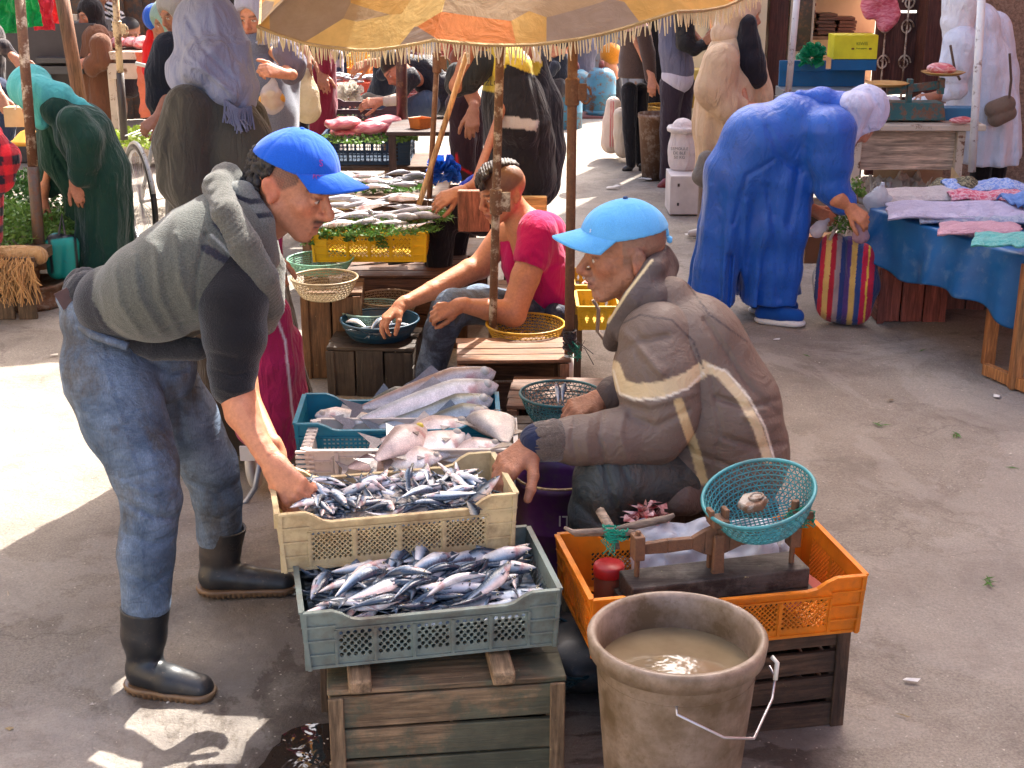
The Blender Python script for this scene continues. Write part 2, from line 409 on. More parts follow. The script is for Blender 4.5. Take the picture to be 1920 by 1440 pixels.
        t.set(base=c, metal=kw.get('me', 0.), rough=kw.get('ro', .45), normal=t.bump(t.noise(80, 6, .7), .25+kw.get('rust', 0)*.6, .004))
    elif kind == 'glass':
        t.set(base=c, rough=.1, trans=.8, alpha=kw.get('al', .6))
    elif kind == 'film':         # thin translucent plastic bags
        cr = t.noise(28, 5, .6, dist=2.5); t.set(base=c, rough=.22, spec=.8, normal=t.bump(cr, .9, .02), alpha=kw.get('al', .55))
        t.translucent(.25, c)
    elif kind == 'meat':
        g = t.noise(9, 6, .6, v=t.map((1, 1, 3)), dist=2.); c = t.mix(t.ramp(g, [(.42, 0.), (.58, .8)]), c, lin(kw.get('fat', (230, 190, 185))))
        t.set(base=c, rough=.3, spec=.5, sss=.1, normal=t.bump(g, .5, .01))
    elif kind == 'leaf':
        t.set(base=t.mix(.6, c, t.ramp(t.noise(30, 3), [(.3, .5), (.7, 1.5)]), 'MULTIPLY'), rough=.5, spec=.4); t.translucent(.25, c)
    else:
        t.set(base=c, rough=kw.get('ro', .8), normal=t.bump(t.noise(40, 5), .2, .003))
    _mc[key] = t.m; return t.m
# ------------------------------------------------------------ ground
def ground_mat():
    t = NT('asphalt'); c = t.ramp(t.noise(1.3, 8, .65), [(.3, lin((124, 115, 105))), (.55, lin((148, 139, 128))), (.8, lin((166, 157, 145)))])
    fine = t.noise(140, 5, .75); c = t.mix(.8, c, t.ramp(fine, [(.3, .55), (.5, 1.), (.72, 1.5)]), 'MULTIPLY')
    # wet, trodden mud round the fish stall
    geo = t.n('ShaderNodeSeparateXYZ', {0: t.oc})
    dx = t.math('DIVIDE', t.math('SUBTRACT', geo.outputs[0], -.05), 1.0); dy = t.math('DIVIDE', t.math('SUBTRACT', geo.outputs[1], 3.35), 1.25)
    rr = t.math('ADD', t.math('MULTIPLY', dx, dx), t.math('MULTIPLY', dy, dy)); rr = t.math('ADD', rr, t.math('MULTIPLY', t.math('SUBTRACT', t.noise(2.6, 7, .65), .5), 2.4))
    wet = t.ramp(rr, [(.45, 1.), (.95, 0.)])
    c = t.mix(t.math('MULTIPLY', wet, .85), c, lin((66, 54, 47)))
    # pale cement patch by the near boot, dark joint
    dx = t.math('DIVIDE', t.math('SUBTRACT', geo.outputs[0], -1.25), .55); dy = t.math('DIVIDE', t.math('SUBTRACT', geo.outputs[1], 2.85), .32)
    r2 = t.math('ADD', t.math('ADD', t.math('MULTIPLY', dx, dx), t.math('MULTIPLY', dy, dy)), t.math('MULTIPLY', t.noise(5, 5, .6), .9))
    c = t.mix(t.math('MULTIPLY', t.ramp(r2, [(.9, 1.), (1., 0.)]), .35), c, lin((176, 166, 158)))
    # pale chips, stains and tar
    vor = t.n('ShaderNodeTexVoronoi', {'Vector': t.oc, 'Scale': 46., 'Randomness': 1.}); ch = t.ramp(vor.outputs['Distance'], [(.10, 1.), (.16, 0.)])
    sel = t.ramp(t.noise(17, 3), [(.52, 0.), (.58, 1.)]); c = t.mix(t.math('MULTIPLY', t.math('MULTIPLY', ch, sel), .55), c, lin((214, 204, 190)))
    st = t.ramp(t.noise(2.1, 9, .75, dist=.5), [(.5, 0.), (.66, .5)]); c = t.mix(st, c, lin((92, 80, 73)))
    ve = t.n('ShaderNodeTexVoronoi', {'Vector': t.n('ShaderNodeVectorMath', {0: t.oc, 1: t.n('ShaderNodeTexNoise', {'Vector': t.oc, 'Scale': 2.5, 'Detail': 6.}).outputs[1]}, operation='ADD').outputs[0], 'Scale': .9}, feature='DISTANCE_TO_EDGE').outputs['Distance']
    ck = t.ramp(ve, [(.0, 1.), (.012, 0.)]); ckm = t.math('MULTIPLY', ck, t.ramp(t.noise(1.1, 3), [(.45, 0.), (.55, 1.)])); c = t.mix(t.math('MULTIPLY', ckm, .3), c, lin((60, 50, 45)))
    pt = t.ramp(t.noise(.9, 7, .7, dist=.8), [(.50, 0.), (.52, .22)]); c = t.mix(pt, c, lin((176, 168, 160)))
    b = t.bump(t.noise(5, 6, .6), .5, .05); b = t.bump(t.noise(60, 6, .75), .8, .012, b); b = t.bump(fine, .7, .004, b)
    t.set(base=c, rough=t.mix(wet, (.92,)*3, t.ramp(t.noise(7, 5), [(.4, .3), (.65, .75)])), spec=.35, normal=b); return t.m
GM = ground_mat()
gv = MB(); N = 150
def gfn(u, v):
    x = -3.+6.*u; y = 2.2+6.*v; e = min(u, 1-u, v, 1-v)*8; e = min(1, e)
    n1 = mnoise.noise(Vector((x*1.2, y*1.2, 0)))*.014+mnoise.noise(Vector((x*5, y*5, 3)))*.006+mnoise.noise(Vector((x*15, y*15, 9)))*.0025
    pud = math.exp(-(((x+.42)/.26)**2+((y-2.72)/.3)**2))*.03
    return Vector((x, y, n1*e-.004*(1-e)-pud))
gv.grid(gfn, N*2, N*2)
tag(gv.build('ground', GM, smooth=True, loc=(0, 0, 0)), kind='structure')
gv = MB(); gv.grid(lambda u, v: Vector((-150+300*u, -150+300*v, -.012)), 4, 4)
tag(gv.build('street', GM, loc=(0, 0, 0)), kind='structure')
t = NT('puddle_water'); t.set(base=lin((46, 36, 30)), rough=.04, spec=.9, normal=t.bump(t.noise(16, 2, .5, dist=.6), .18, .012)); PUD = t.m
V = []
for k in range(60):
    A = 2*math.pi*k/60; r = 1+.35*mnoise.noise(Vector((math.cos(A)*1.6, math.sin(A)*1.6, 5)))+.12*mnoise.noise(Vector((math.cos(A)*6, math.sin(A)*6, 1)))
    V.append(Vector((-.43+.2*r*math.cos(A), 2.72+.28*r*math.sin(A), -.0105)))
mb = MB(); mb.add(V, [tuple(range(60))]); tag(mb.build('puddle', PUD), kind='structure')

# ------------------------------------------------------------ buildings
plast = NT('rough_plaster'); c = plast.ramp(plast.noise(55, 6, .75), [(.35, lin((112, 84, 68))), (.6, lin((176, 140, 116)))]); plast.set(base=c, rough=.95, normal=plast.bump(plast.noise(70, 6, .75), 1., .02)); STUC = plast.m
pk = NT('pink_plaster'); pk.set(base=pk.ramp(pk.noise(3, 6), [(.3, lin((205, 132, 108))), (.7, lin((224, 158, 134)))]), rough=.9, normal=pk.bump(pk.noise(25, 6), .3, .01)); PINK = pk.m
cr = NT('cream_wall'); cr.set(base=cr.ramp(cr.noise(2, 7), [(.3, lin((196, 178, 146))), (.7, lin((222, 206, 176)))]), rough=.9); CREAM = cr.m
DKW = M('wood', (86, 50, 42), ax=2, wet=.2, moss=.1)
def bld(name, label, boxes, cat='building'):
    a = boxes[0][0]; t_ = thing(name, label, cat, (a[0], a[1], 0))
    for c_, d_, m_, n_ in boxes:
        MB().box(c_, d_).build(n_, m_, t_)
    return t_
# right hand shop row: front wall faces us at Y about 10.4, left part set back with the shop
rb = thing('shop_building', 'pink and brown stucco shop building behind the white coated man', 'building', (3.9, 10.8, 0))
MB().box((4.65, 10.75, .7), (3.0, .5, 1.42)).build('lower_wall', STUC, rb)
MB().box((4.75, 10.76, 6.4), (3.2, .5, 9.98)).build('upper_wall', PINK, rb)
MB().box((3.10, 10.62, 1.5), (.12, .3, 3.)).build('door_post', DKW, rb, bev=.006)
mb = MB(); [mb.box((2.90, 10.75+.0, .3+i*.62), (.32, .05, .6)) for i in range(4)]; mb.build('door_leaf', DKW, rb, bev=.008)
mb = MB()
for sx in (2.80, 2.96):
    for s_, z in ((1, 1.12), (-1, 1.30), (1, .86)):
        mb.tube([Vector((sx+s_*.05*math.cos(a)*(1-a/14), 10.70, z+.06*math.sin(a)*(1-a/14))) for a in np.linspace(0, 9, 22)], .007, 5)
    mb.tube([(sx, 10.70, .3), (sx, 10.70, 1.9)], .008, 5)
mb.build('ironwork', M('metal', (190, 170, 150), rust=.3), rb)
# shop interior
DX = .62
sh = thing('spice_shop', 'open shop with cream back wall and stacked shelves behind the blue scale', 'shop', (1.95, 11.6, 0))
MB().box((2.45, 12.3, 1.6), (1.3, .2, 3.2)).build('back_wall', CREAM, sh)
MB().box((2.45, 11.5, 4.8), (1.4, 1.7, 3.2)).build('upper_storey', PINK, sh)
MB().box((1.80, 11.4, 1.6), (.12, 1.9, 3.2)).build('side_wall', CREAM, sh)
MB().box((2.16, 10.72, 1.6), (.18, .12, 3.2)).build('front_pier', CREAM, sh)
MB().box((1.98, 10.68, 1.6), (.14, .14, 3.2)).build('door_frame', DKW, sh, bev=.005)
mb = MB(); [mb.box((2.5, 12.02, z), (1.15, .36, .03)) for z in (.55, .95, 1.35)]; mb.build('shelf', M('wood', (120, 96, 78)), sh)
MB().box((2.17, 10.65, 1.2), (.12, .02, .5)).build('glass_case', M('metal', (70, 60, 50), ro=.15, rust=.2), sh)
rr = random.Random(3)
for i, (x, z, n_) in enumerate(((2.42, .98, 9), (2.6, .98, 6), (2.36, 1.38, 8), (2.76, .98, 5), (2.7, 1.38, 6))):
    mb = MB()
    for k in range(n_): mb.box((x+rr.uniform(-.01, .01), 11.9, z+.015+k*.028), (.15, .2, .024), rot=rr.uniform(-.1, .1))
    o = mb.build('packet_stack', M('plastic', [(94, 62, 52), (70, 52, 46), (104, 78, 66), (80, 50, 42), (60, 48, 44)][i]), None, bev=.004)
    tag(o, ['tall stack of brown packets on the left of the middle shop shelf', 'shorter stack of dark brown packets on the middle shop shelf', 'brown packets piled at the left of the top shop shelf', 'low stack of red brown packets right on the middle shelf', 'small dark pile on the right of the top shop shelf'][i], 'packets')
# far end: metal clad shed and doors, long dim alley of stalls
mb = MB()
for i in range(26): mb.box((-.15+i*.075, 15.9+(.03 if i % 2 else 0), 1.7), (.074, .05, 3.4))
ms = thing('metal_shutter', 'grey blue ribbed metal shutter wall behind the gas bottles', 'shutter', (.8, 15.9, 0)); mb.build('panel', M('metal', (108, 122, 138), rust=.15), ms, bev=.004)
gr = MB()
for i in range(14):
    gr.tube([(.98+i*.04-.28, 15.6, .75), (.98+i*.04, 15.6, 1.45)], .005, 4); gr.tube([(.98+i*.04, 15.6, .75), (.98+i*.04-.28, 15.6, 1.45)], .005, 4)
gr.build('lattice', M('metal', (150, 150, 150)), ms)
pst = thing('cement_pier', 'rough cement pier beside the man in the leather sleeved jacket', 'pier', (1.72, 13., 0)); MB().box((1.72, 12.9, 1.6), (.24, .5, 3.2)).build('shaft', M('plain', (142, 134, 124)), pst); MB().box((1.80, 12.63, 1.0), (.10, .03, 1.8)).build('wood_door', M('wood', (168, 118, 92), ax=2, wet=.1), pst)
# left hand and rear facades, doorways as dark panels
fb = thing('market_hall', 'dim building front closing the far end of the market street', 'building', (-3, 24, 0))
MB().box((-3, 25., 2.5), (16, .4, 5)).build('wall', M('plain', (168, 132, 112)), fb)
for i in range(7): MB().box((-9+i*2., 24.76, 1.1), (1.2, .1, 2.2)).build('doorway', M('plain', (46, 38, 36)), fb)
lb = thing('left_building', 'grey stained facade behind the left hand stalls', 'building', (-6, 15, 0))
MB().box((-7.2, 14.0, 2.5), (.5, 20, 5)).build('wall', M('plain', (140, 128, 118)), lb)
bb = thing('stall_backdrop', 'dark corrugated shack wall behind the hanging green clothes', 'shack', (-4.3, 13.5, 0))
mb = MB()
for i in range(30): mb.box((-5.6+i*.09, 13.9+(.03 if i % 2 else 0), 1.2), (.088, .04, 2.4))
mb.build('sheet', M('metal', (72, 66, 64), rust=.3), bb)
# tall house on the right of the street, outside the picture, whose shade covers the right side
rh = thing('street_house', 'tall ochre house along the right side of the street', 'building', (4.8, 4, 0))
MB().box((5.4, 3.4, 4.8), (1.4, 13.6, 9.6)).build('wall', PINK, rh)
hl = thing('house_across', 'pale house behind the photographer side of the street', 'building', (-5.6, 0, 0))
MB().box((-6., -1, 3.), (1., 12, 6.)).build('wall', CREAM, hl)

# ------------------------------------------------------------ parasols
def patch_mat():
    t = NT('patched_canvas'); v = t.n('ShaderNodeTexVoronoi', {'Vector': t.map((1, 1, 1.5), v=None), 'Scale': 4.2, 'Randomness': 1.})
    n1 = t.noise(3, 3); 
    q = t.n('ShaderNodeSeparateColor', {0: v.outputs['Color']}).outputs[0]
    c = t.ramp(q, [(0., lin((206, 160, 88))), (.3, lin((246, 228, 180))), (.5, lin((214, 122, 66))), (.6, lin((170, 146, 120))), (.72, lin((226, 192, 122))), (.92, lin((140, 128, 124)))])
    c.node.color_ramp.interpolation = 'CONSTANT'
    c = t.mix(.5, c, t.ramp(t.noise(18, 6, .7), [(.3, .6), (.7, 1.2)]), 'MULTIPLY')
    t.set(base=c, rough=.9, normal=t.bump(t.noise(12, 5, .6, dist=1.), .5, .02)); t.translucent(.6, t.mix(.35, c, lin((255, 220, 140)))); return t.m
PATCH = patch_mat()
def parasol(root, c, Rr, zedge, zap, n=8, rot=0., mat=None, fringe=True, tilt=(0, 0), sag=.05, nseg=10):
    cx, cy = c
    def fn(a, r):
        k = (a-rot)/(2*math.pi/n); f = k-math.floor(k)
        rad = Rr*(math.cos(math.pi/n)/math.cos((f-.5)*2*math.pi/n))
        s_ = 1-4*(f-.5)**2
        x = math.cos(a)*rad*r; y = math.sin(a)*rad*r
        z = zedge+(zap-zedge)*(1-r**1.25)-sag*s_*r*r-(.02*r**6)+x*tilt[0]+y*tilt[1]
        return Vector((cx+x, cy+y, z+.004*mnoise.noise(Vector((x*9, y*9, 0)))))
    mb = MB(); nu = n*nseg
    mb.grid(lambda u, v: fn(u*2*math.pi+rot, max(v, .002)), nu, 14); mb.build('canopy', mat or PATCH, root, smooth=True)
    mb = MB()
    mb.tube([fn(2*math.pi*i/nu+rot, 1.0) for i in range(nu)], .006, 5, close=True); mb.build('hem', M('cloth', (170, 140, 92)), root)
    if fringe:
        fr = MB(); r = random.Random(5); m = int(2*math.pi*Rr/.0095)
        for i in range(m):
            a = 2*math.pi*i/m+rot; q = fn(a, 1.); L = r.uniform(.035, .06); tx = r.uniform(-.008, .008); ty = r.uniform(-.008, .008)
            fr.tube([q, q+Vector((tx*.5, ty*.5, -L*.5)), q+Vector((tx, ty, -L))], [.0022, .0026, .0014], 4)
        fr.build('fringe', M('cloth', (226, 204, 160)), root)
    rb_ = MB()
    for k in range(n):
        a = rot+2*math.pi*k/n; rb_.tube([fn(a, .04)-Vector((0, 0, .02)), fn(a, .5)-Vector((0, 0, .02)), fn(a, .98)-Vector((0, 0, .012))], .005, 5)
    rb_.build('ribs', M('metal', (120, 116, 110), me=.6), root)
    return fn
U1 = thing('market_parasol', 'patched orange and cream fringed parasol over the boy in magenta', 'parasol', (.0, 5.15, 0))
parasol(U1, (.0, 5.22), .98, 1.715, 2.2, rot=R(-104), tilt=(.085, .13))
RUST = M('metal', (206, 192, 168), rust=.5, ro=.7, rs=16); RUST2 = M('metal', (150, 122, 96), rust=.62, ro=.75, rs=14)
a, b_ = J(945, -60, 5.15), J(920, 752, 5.3); a.z += .2
mb = MB(); mb.tube([b_, b_.lerp(a, .5), a], .016, 14); mb.build('pole', RUST, U1, smooth=True)
a1 = b_.lerp(a, .44)
mb = MB(); mb.lathe([(.018, -.05), (.024, -.048), (.024, .045), (.018, .05)], a1, 16); mb.box(a1+Vector((.035, -.01, 0)), (.04, .012, .075)); mb.build('clamp', RUST, U1, bev=.002)
mb = MB(); a2 = J(940, 25, 5.17); mb.lathe([(.02, -.08), (.03, -.06), (.034, .0), (.026, .05), (.03, .07)], a2, 10); mb.box(a2+Vector((-.02, -.02, .05)), (.07, .03, .03), .5); mb.build('tape', M('rubber', (50, 46, 46)), U1, bev=.004)
def pole(name, label, p0, p1, r, m, cat='pole', cl=None, m2=None, split=None):
    t_ = thing(name, label, cat, (p0.x, p0.y, p0.z))
    mb = MB(); mb.tube([p0, p0.lerp(p1, .5), p1], r, 12)
    if split:
        q = p0.lerp(p1, split); MB().tube([p0, p0.lerp(q, .5), q], r*1.15, 12).build('lower_tube', m2, t_, smooth=True); mb = MB(); mb.tube([q, q.lerp(p1, .5), p1], r, 12)
    mb.build('tube', m, t_, smooth=True)
    for f in (cl or []):
        q = p0.lerp(p1, f); mb = MB(); mb.lathe([(r, -.05), (r+.008, -.045), (r+.008, .045), (r, .05)], q, 14); mb.box(q+Vector((r+.016, -.01, 0)), (.035, .012, .06)); mb.tube([q+Vector((r+.03+.018*math.cos(a), -.012, -.01+.03*math.sin(a))) for a in np.linspace(0, 6.0, 12)], .005, 6); mb.build('clamp', m, t_, bev=.002)
    return t_
pl = pole('parasol_pole', 'brown rusty pole tied with black and green cord behind the yellow basket', J(1066, 720, 4.95)-Vector((0, 0, .0)), J(1076, -60, 5.0), .0175, RUST2, cl=[.72])
mb = MB(); rr = random.Random(8)
for k in range(26):
    c0 = J(1068, 632+rr.uniform(-14, 24), 4.93); mb.tube([c0+Vector((.024*math.cos(a), .024*math.sin(a), rr.uniform(-.006, .006))) for a in np.linspace(rr.random()*6, rr.random()*6+5, 9)], .003, 4)
for k in range(8):
    c0 = J(1068, 640, 4.92); mb.tube([c0, c0+Vector((rr.uniform(-.03, .06), -.02, rr.uniform(-.03, .03))), c0+Vector((rr.uniform(-.05, .09), -.02, rr.uniform(-.09, .04)))], .0016, 4)
mb.build('cord', M('rubber', (44, 40, 42)), pl); mb = MB()
for k in range(14):
    c0 = J(1078, 652, 4.92); mb.tube([c0, c0+Vector((rr.uniform(-.03, .03), -.015, rr.uniform(-.03, .03))), c0+Vector((rr.uniform(-.03, .03), -.02, rr.uniform(-.05, .02)))], .003, 4)
mb.build('green_twine', M('cloth', (30, 110, 90)), pl)
MB().lathe([(.0178, 0), (.0185, .0), (.0185, .09), (.0178, .09)], J(1066, 706, 4.95), 14).build('white_sleeve', M('plastic', (222, 222, 216)), pl, smooth=True)
pole('wooden_stick', 'slanting bare wooden stick held up under the parasol fringe', J(783, 392, 6.3), J(876, 100, 6.3), .013, M('wood', (176, 138, 96), ax=2, wet=.05, moss=.1))
pole('rusty_post', 'thin rusty post with pin holes left of the wooden stick', J(805, 372, 6.6), J(822, 70, 6.6), .013, RUST2, cl=[.85])
pole('dark_post', 'thick dark brown post behind the fringe beside the bent man in shiny jacket', J(754, 235, 8.4), J(752, 60, 8.4), .033, M('metal', (78, 44, 40), rust=.2))
pole('parasol_pole', 'white and rust flaked parasol pole standing in the wheel rim', J(77, 505, 6.95), J(35, -30, 7.1), .026, RUST, split=.37, m2=M('metal', (98, 84, 72), rust=.3), cl=None)
pole('wooden_pole', 'thick leaning reddish wooden pole in front of the brown djellaba woman', J(150, 190, 10.), J(112, -30, 10.), .05, M('wood', (126, 88, 66), ax=2, wet=.1, moss=.2))
pole('parasol_pole', 'cream painted pole with dark lower half beside the brown djellaba', J(233, 262, 9.), J(215, -30, 9.), .022, M('metal', (206, 180, 140), rust=.25), split=.44, m2=M('metal', (66, 58, 54)), cl=[.72])
pole('parasol_pole', 'white painted pole rising over the blue scale', J(1478, 172, 8.6), J(1497, -30, 8.6), .02, M('metal', (214, 210, 206), rust=.12))
pole('parasol_pole', 'white painted pole at the right end of the butcher table', J(1822, 322, 7.4), J(1842, -30, 7.4), .021, M('metal', (222, 220, 216), rust=.08))
# unseen parasols placed above the picture for the shade they cast
CANV = M('cloth', (190, 160, 110), fold=1)
for nm, lb_, c_, Rr, z, rt in (('stall_parasol', 'unseen beige parasol shading the ground left of the man in jeans', (-1.10, 4.74), .93, 2.3, R(10)), ('stall_parasol', 'unseen beige parasol shading the herb seller on the left', (-1.7, 8.7), 1.0, 2.6, R(0)), ('stall_parasol', 'unseen beige parasol shading the left meat stalls', (-2.9, 13.6), 1.3, 2.6, R(0))):
    q = thing(nm, lb_, 'parasol', (c_[0], c_[1], 0)); parasol(q, c_, Rr, z, z+.45, rot=rt, mat=CANV, fringe=False, sag=.1)
    mb = MB(); mb.tube([(c_[0], c_[1], z+.4), (c_[0], c_[1], z-.25)], .015, 10); mb.build('pole', RUST, q)
# ------------------------------------------------------------ plastic crates
def panel(mb, fn, wd, ht, s, shape='dia', hole=.78, border=.0):
    """perforated sheet in local (u,w); fn maps (u,w)->Vector"""
    hx = max(2, int(round(wd/s/2))*2); hz = max(2, int(round(ht/s/2))*2); su, sw = wd/hx, ht/hz
    if shape == 'sq':
        for i in range(hx//2):
            for j in range(hz//2):
                o = [(0, 0), (1, 0), (2, 0), (2, 1), (2, 2), (1, 2), (0, 2), (0, 1)]; c = (1, 1)
                a = [fn((2*i+x)*su, (2*j+y)*sw) for x, y in o]; b = [fn((2*i+1+(x-1)*hole)*su, (2*j+1+(y-1)*hole)*sw) for x, y in o]
                mb.add(a+b, [(k, (k+1) % 8, 8+(k+1) % 8, 8+k) for k in range(8)])
        return
    dv = [(1, 0), (0, 1), (-1, 0), (0, -1)]
    for i in range(1, hx):
        for j in range(1, hz):
            if (i+j) % 2: continue
            a = []; b = []
            for k in range(4):
                p0, p1 = dv[k], dv[(k+1) % 4]
                for t in (0, .5):
                    x, y = p0[0]*(1-t)+p1[0]*t, p0[1]*(1-t)+p1[1]*t; a.append(fn((i+x)*su, (j+y)*sw))
                    if shape == 'round': l = math.hypot(x, y); x, y = x/l*.62, y/l*.62
                    b.append(fn((i+x*hole)*su, (j+y*hole)*sw))
            mb.add(a+b, [(k, (k+1) % 8, 8+(k+1) % 8, 8+k) for k in range(8)])
    for i in range(0, hx+1):
        for j in (0, hz):
            if (i+j) % 2: continue
            d = 1 if j == 0 else -1
            x0, x1 = max(0, i-1), min(hx, i+1)
            mb.add([fn(x0*su, j*sw), fn(x1*su, j*sw), fn(i*su, (j+d)*sw)], [(0, 1, 2)])
    for j in range(1, hz):
        for i in (0, hx):
            if (i+j) % 2: continue
            d = 1 if i == 0 else -1
            mb.add([fn(i*su, (j-1)*sw), fn(i*su, (j+1)*sw), fn((i+d)*su, j*sw)], [(0, 1, 2)])
def crate(name, label, c, rz, L, D, Hh, m, group=None, shape='dia', s=.0055, npan=4, dip=.03, hole=.75, cat='crate', tilt=None, handle=False):
    """open plastic crate; c = centre of its bottom"""
    root = thing(name, label, cat, c, group, rz)
    if tilt: root.rotation_euler = (tilt[0], tilt[1], rz)
    th = .004
    def top(u, l, long_):
        if not long_: return Hh
        a, b = .12*l, .19*l; q = min(u, l-u)
        return Hh if q < a else Hh-dip*min(1, (q-a)/(b-a))
    for wi, (org, dx, l, long_, nm) in enumerate((((-L/2, -D/2), (1, 0), L, True, 'side_panel'), ((L/2, D/2), (-1, 0), L, True, 'side_panel'), ((L/2, -D/2), (0, 1), D, False, 'end_panel'), ((-L/2, D/2), (0, -1), D, False, 'end_panel'))):
        ox, oy = org; nx, ny = dx[1], -dx[0]      # outward normal
        tp = .012                                   # walls lean out a little
        def fn(u, z, o_=0.): k = (z/Hh-1)*tp+o_; return Vector((ox+dx[0]*u+nx*k, oy+dx[1]*u+ny*k, z))
        mb = MB(); e = .12*l if long_ else .16*l; z0, z1 = .02, (Hh-dip if long_ else Hh-.012)-.022
        pw = (l-2*e)/npan if long_ else (l-2*e)/max(1, npan-2)
        np_ = npan if long_ else max(1, npan-2)
        for k in range(np_):
            u0 = e+k*pw+.004; panel(mb, lambda u, z: fn(u0+u, z0+z), pw-.008, z1-z0, s, shape, hole)
        nu = 28
        def strip(f0, f1):
            for i in range(nu):
                a, b = l*i/nu, l*(i+1)/nu; mb.add([fn(a, f0(a)), fn(b, f0(b)), fn(b, f1(b)), fn(a, f1(a))], [(0, 1, 2, 3)])
        strip(lambda u: z1, lambda u: top(u, l, long_)); strip(lambda u: 0, lambda u: z0)
        for a, b in ((0, e+.0), (l-e, l)): mb.add([fn(a, z0), fn(b, z0), fn(b, z1), fn(a, z1)], [(0, 1, 2, 3)])
        for k in range(np_+1):
            u0 = e+k*pw; mb.add([fn(u0-.004, z0), fn(u0+.004, z0), fn(u0+.004, z1), fn(u0-.004, z1)], [(0, 1, 2, 3)])
        o = mb.build(nm, m, root, local=True, solid=th)
        # ribs and rim
        rb = MB(); rim = [fn(l*i/nu, top(l*i/nu, l, long_), .003) for i in range(nu+1)]
        for i in range(nu):
            a, b = rim[i], rim[i+1]; u = Vector((nx, ny, 0)); rb.plank(a, b+(b-a)*.03, .013, .005)
        rb.plank(fn(0, .004, .002), fn(l, .004, .002), .009, .007)
        for k in range(np_+1): rb.plank(fn(e+k*pw, .006, .004), fn(e+k*pw, z1, .004), .004, .007, up=(dx[0], dx[1], 0))
        for u0 in (0.003, l-.003): rb.plank(fn(u0, .0, .003), fn(u0, Hh, .003), .008, .008, up=(dx[0], dx[1], 0))
        for a, b in ((0, e), (l-e, l)):
            for k in range(1, 4): z = Hh*k/4; rb.plank(fn(a, z, .0045), fn(b, z, .0045), .008, .004)
        rb.plank(fn(e, z1+.004, .004), fn(l-e, z1+.004, .004), .007, .003)
        rb.build('rim', m, root, local=True)
    mb = MB(); panel(mb, lambda u, v: Vector((-L/2+.012+u, -D/2+.012+v, .006)), L-.024, D-.024, .016, 'dia', .6); mb.build('base', m, root, local=True, solid=.003)
    return root
def inv(root):
    q = Matrix.Translation(root.location)@root.rotation_euler.to_matrix().to_4x4(); return q
PL = lambda c, tr=.2, **k: M('plastic', c, tr=tr, **k)
# grey green crate of sardines in front
gA, gB = P(568, 1150, .46), P(1048, 1105, .46)
gd = (gB-gA); gyaw = math.atan2(gd.y, gd.x); GL = gd.length; GD = .345; GH = .145
gc = (gA+gB)/2+Vector((-math.sin(gyaw), math.cos(gyaw), 0))*GD/2; gc.z = .315
crA = crate('fish_crate', 'grey green plastic crate with round holes, heaped with blue sardines at the front', gc, gyaw, GL, GD, GH, PL((124, 138, 132), .1, dirt=.42, spk=1.3), shape='round', s=.0088, npan=5, dip=.028, hole=1.)
cA, cB = P(522, 965, .60), P(966, 925, .60); cd = cB-cA; cyaw = math.atan2(cd.y, cd.x); CL = cd.length; CD = .27; CH = .15
cc = (cA+cB)/2+Vector((-math.sin(cyaw), math.cos(cyaw), 0))*CD/2; cc.z = .45
crB = crate('fish_crate', 'cream plastic lattice crate of small sardines and crushed ice lifted by the man in jeans', cc, cyaw, CL, CD, CH, PL((222, 204, 160), .25, dirt=.42, spk=1.2, dcol=(150, 118, 84)), s=.0065, npan=4, dip=.03)
oA, oB = P(1112, 1125, .46), P(1622, 1078, .46); od = oB-oA; oyaw = math.atan2(od.y, od.x)
OL = od.length; OD = .35; OH = .15; oc = (oA+oB)/2+Vector((-math.sin(oyaw), math.cos(oyaw), 0))*OD/2; oc.z = .31
crC = crate('plastic_crate', 'orange plastic lattice crate holding a rusty balance scale', oc, oyaw, OL, OD, OH, PL((236, 140, 34), .3, dirt=.3, dcol=(170, 100, 50), spk=1.3), s=.0065, npan=4, dip=.03)
tA, tB = P(576, 745, .55), P(932, 745, .55); tc = (tA+tB)/2; tc.y -= .12; tc.z = .40
crD = crate('fish_crate', 'turquoise plastic crate with square holes full of long silver fish', tc, R(2), (tB-tA).length, .25, .16, PL((30, 128, 156), .15, dirt=.15), shape='sq', s=.0062, npan=3, dip=.022, hole=.55)
wc = P(770, 870, .50)+Vector((0, .11, 0)); wc.z = .42
crE = crate('fish_crate', 'white foam crate with ribbed edge full of sea bream', wc, R(1), .56, .24, .125, PL((226, 216, 208), .2, dirt=.1), shape='sq', s=.05, npan=3, dip=.0, hole=.02)
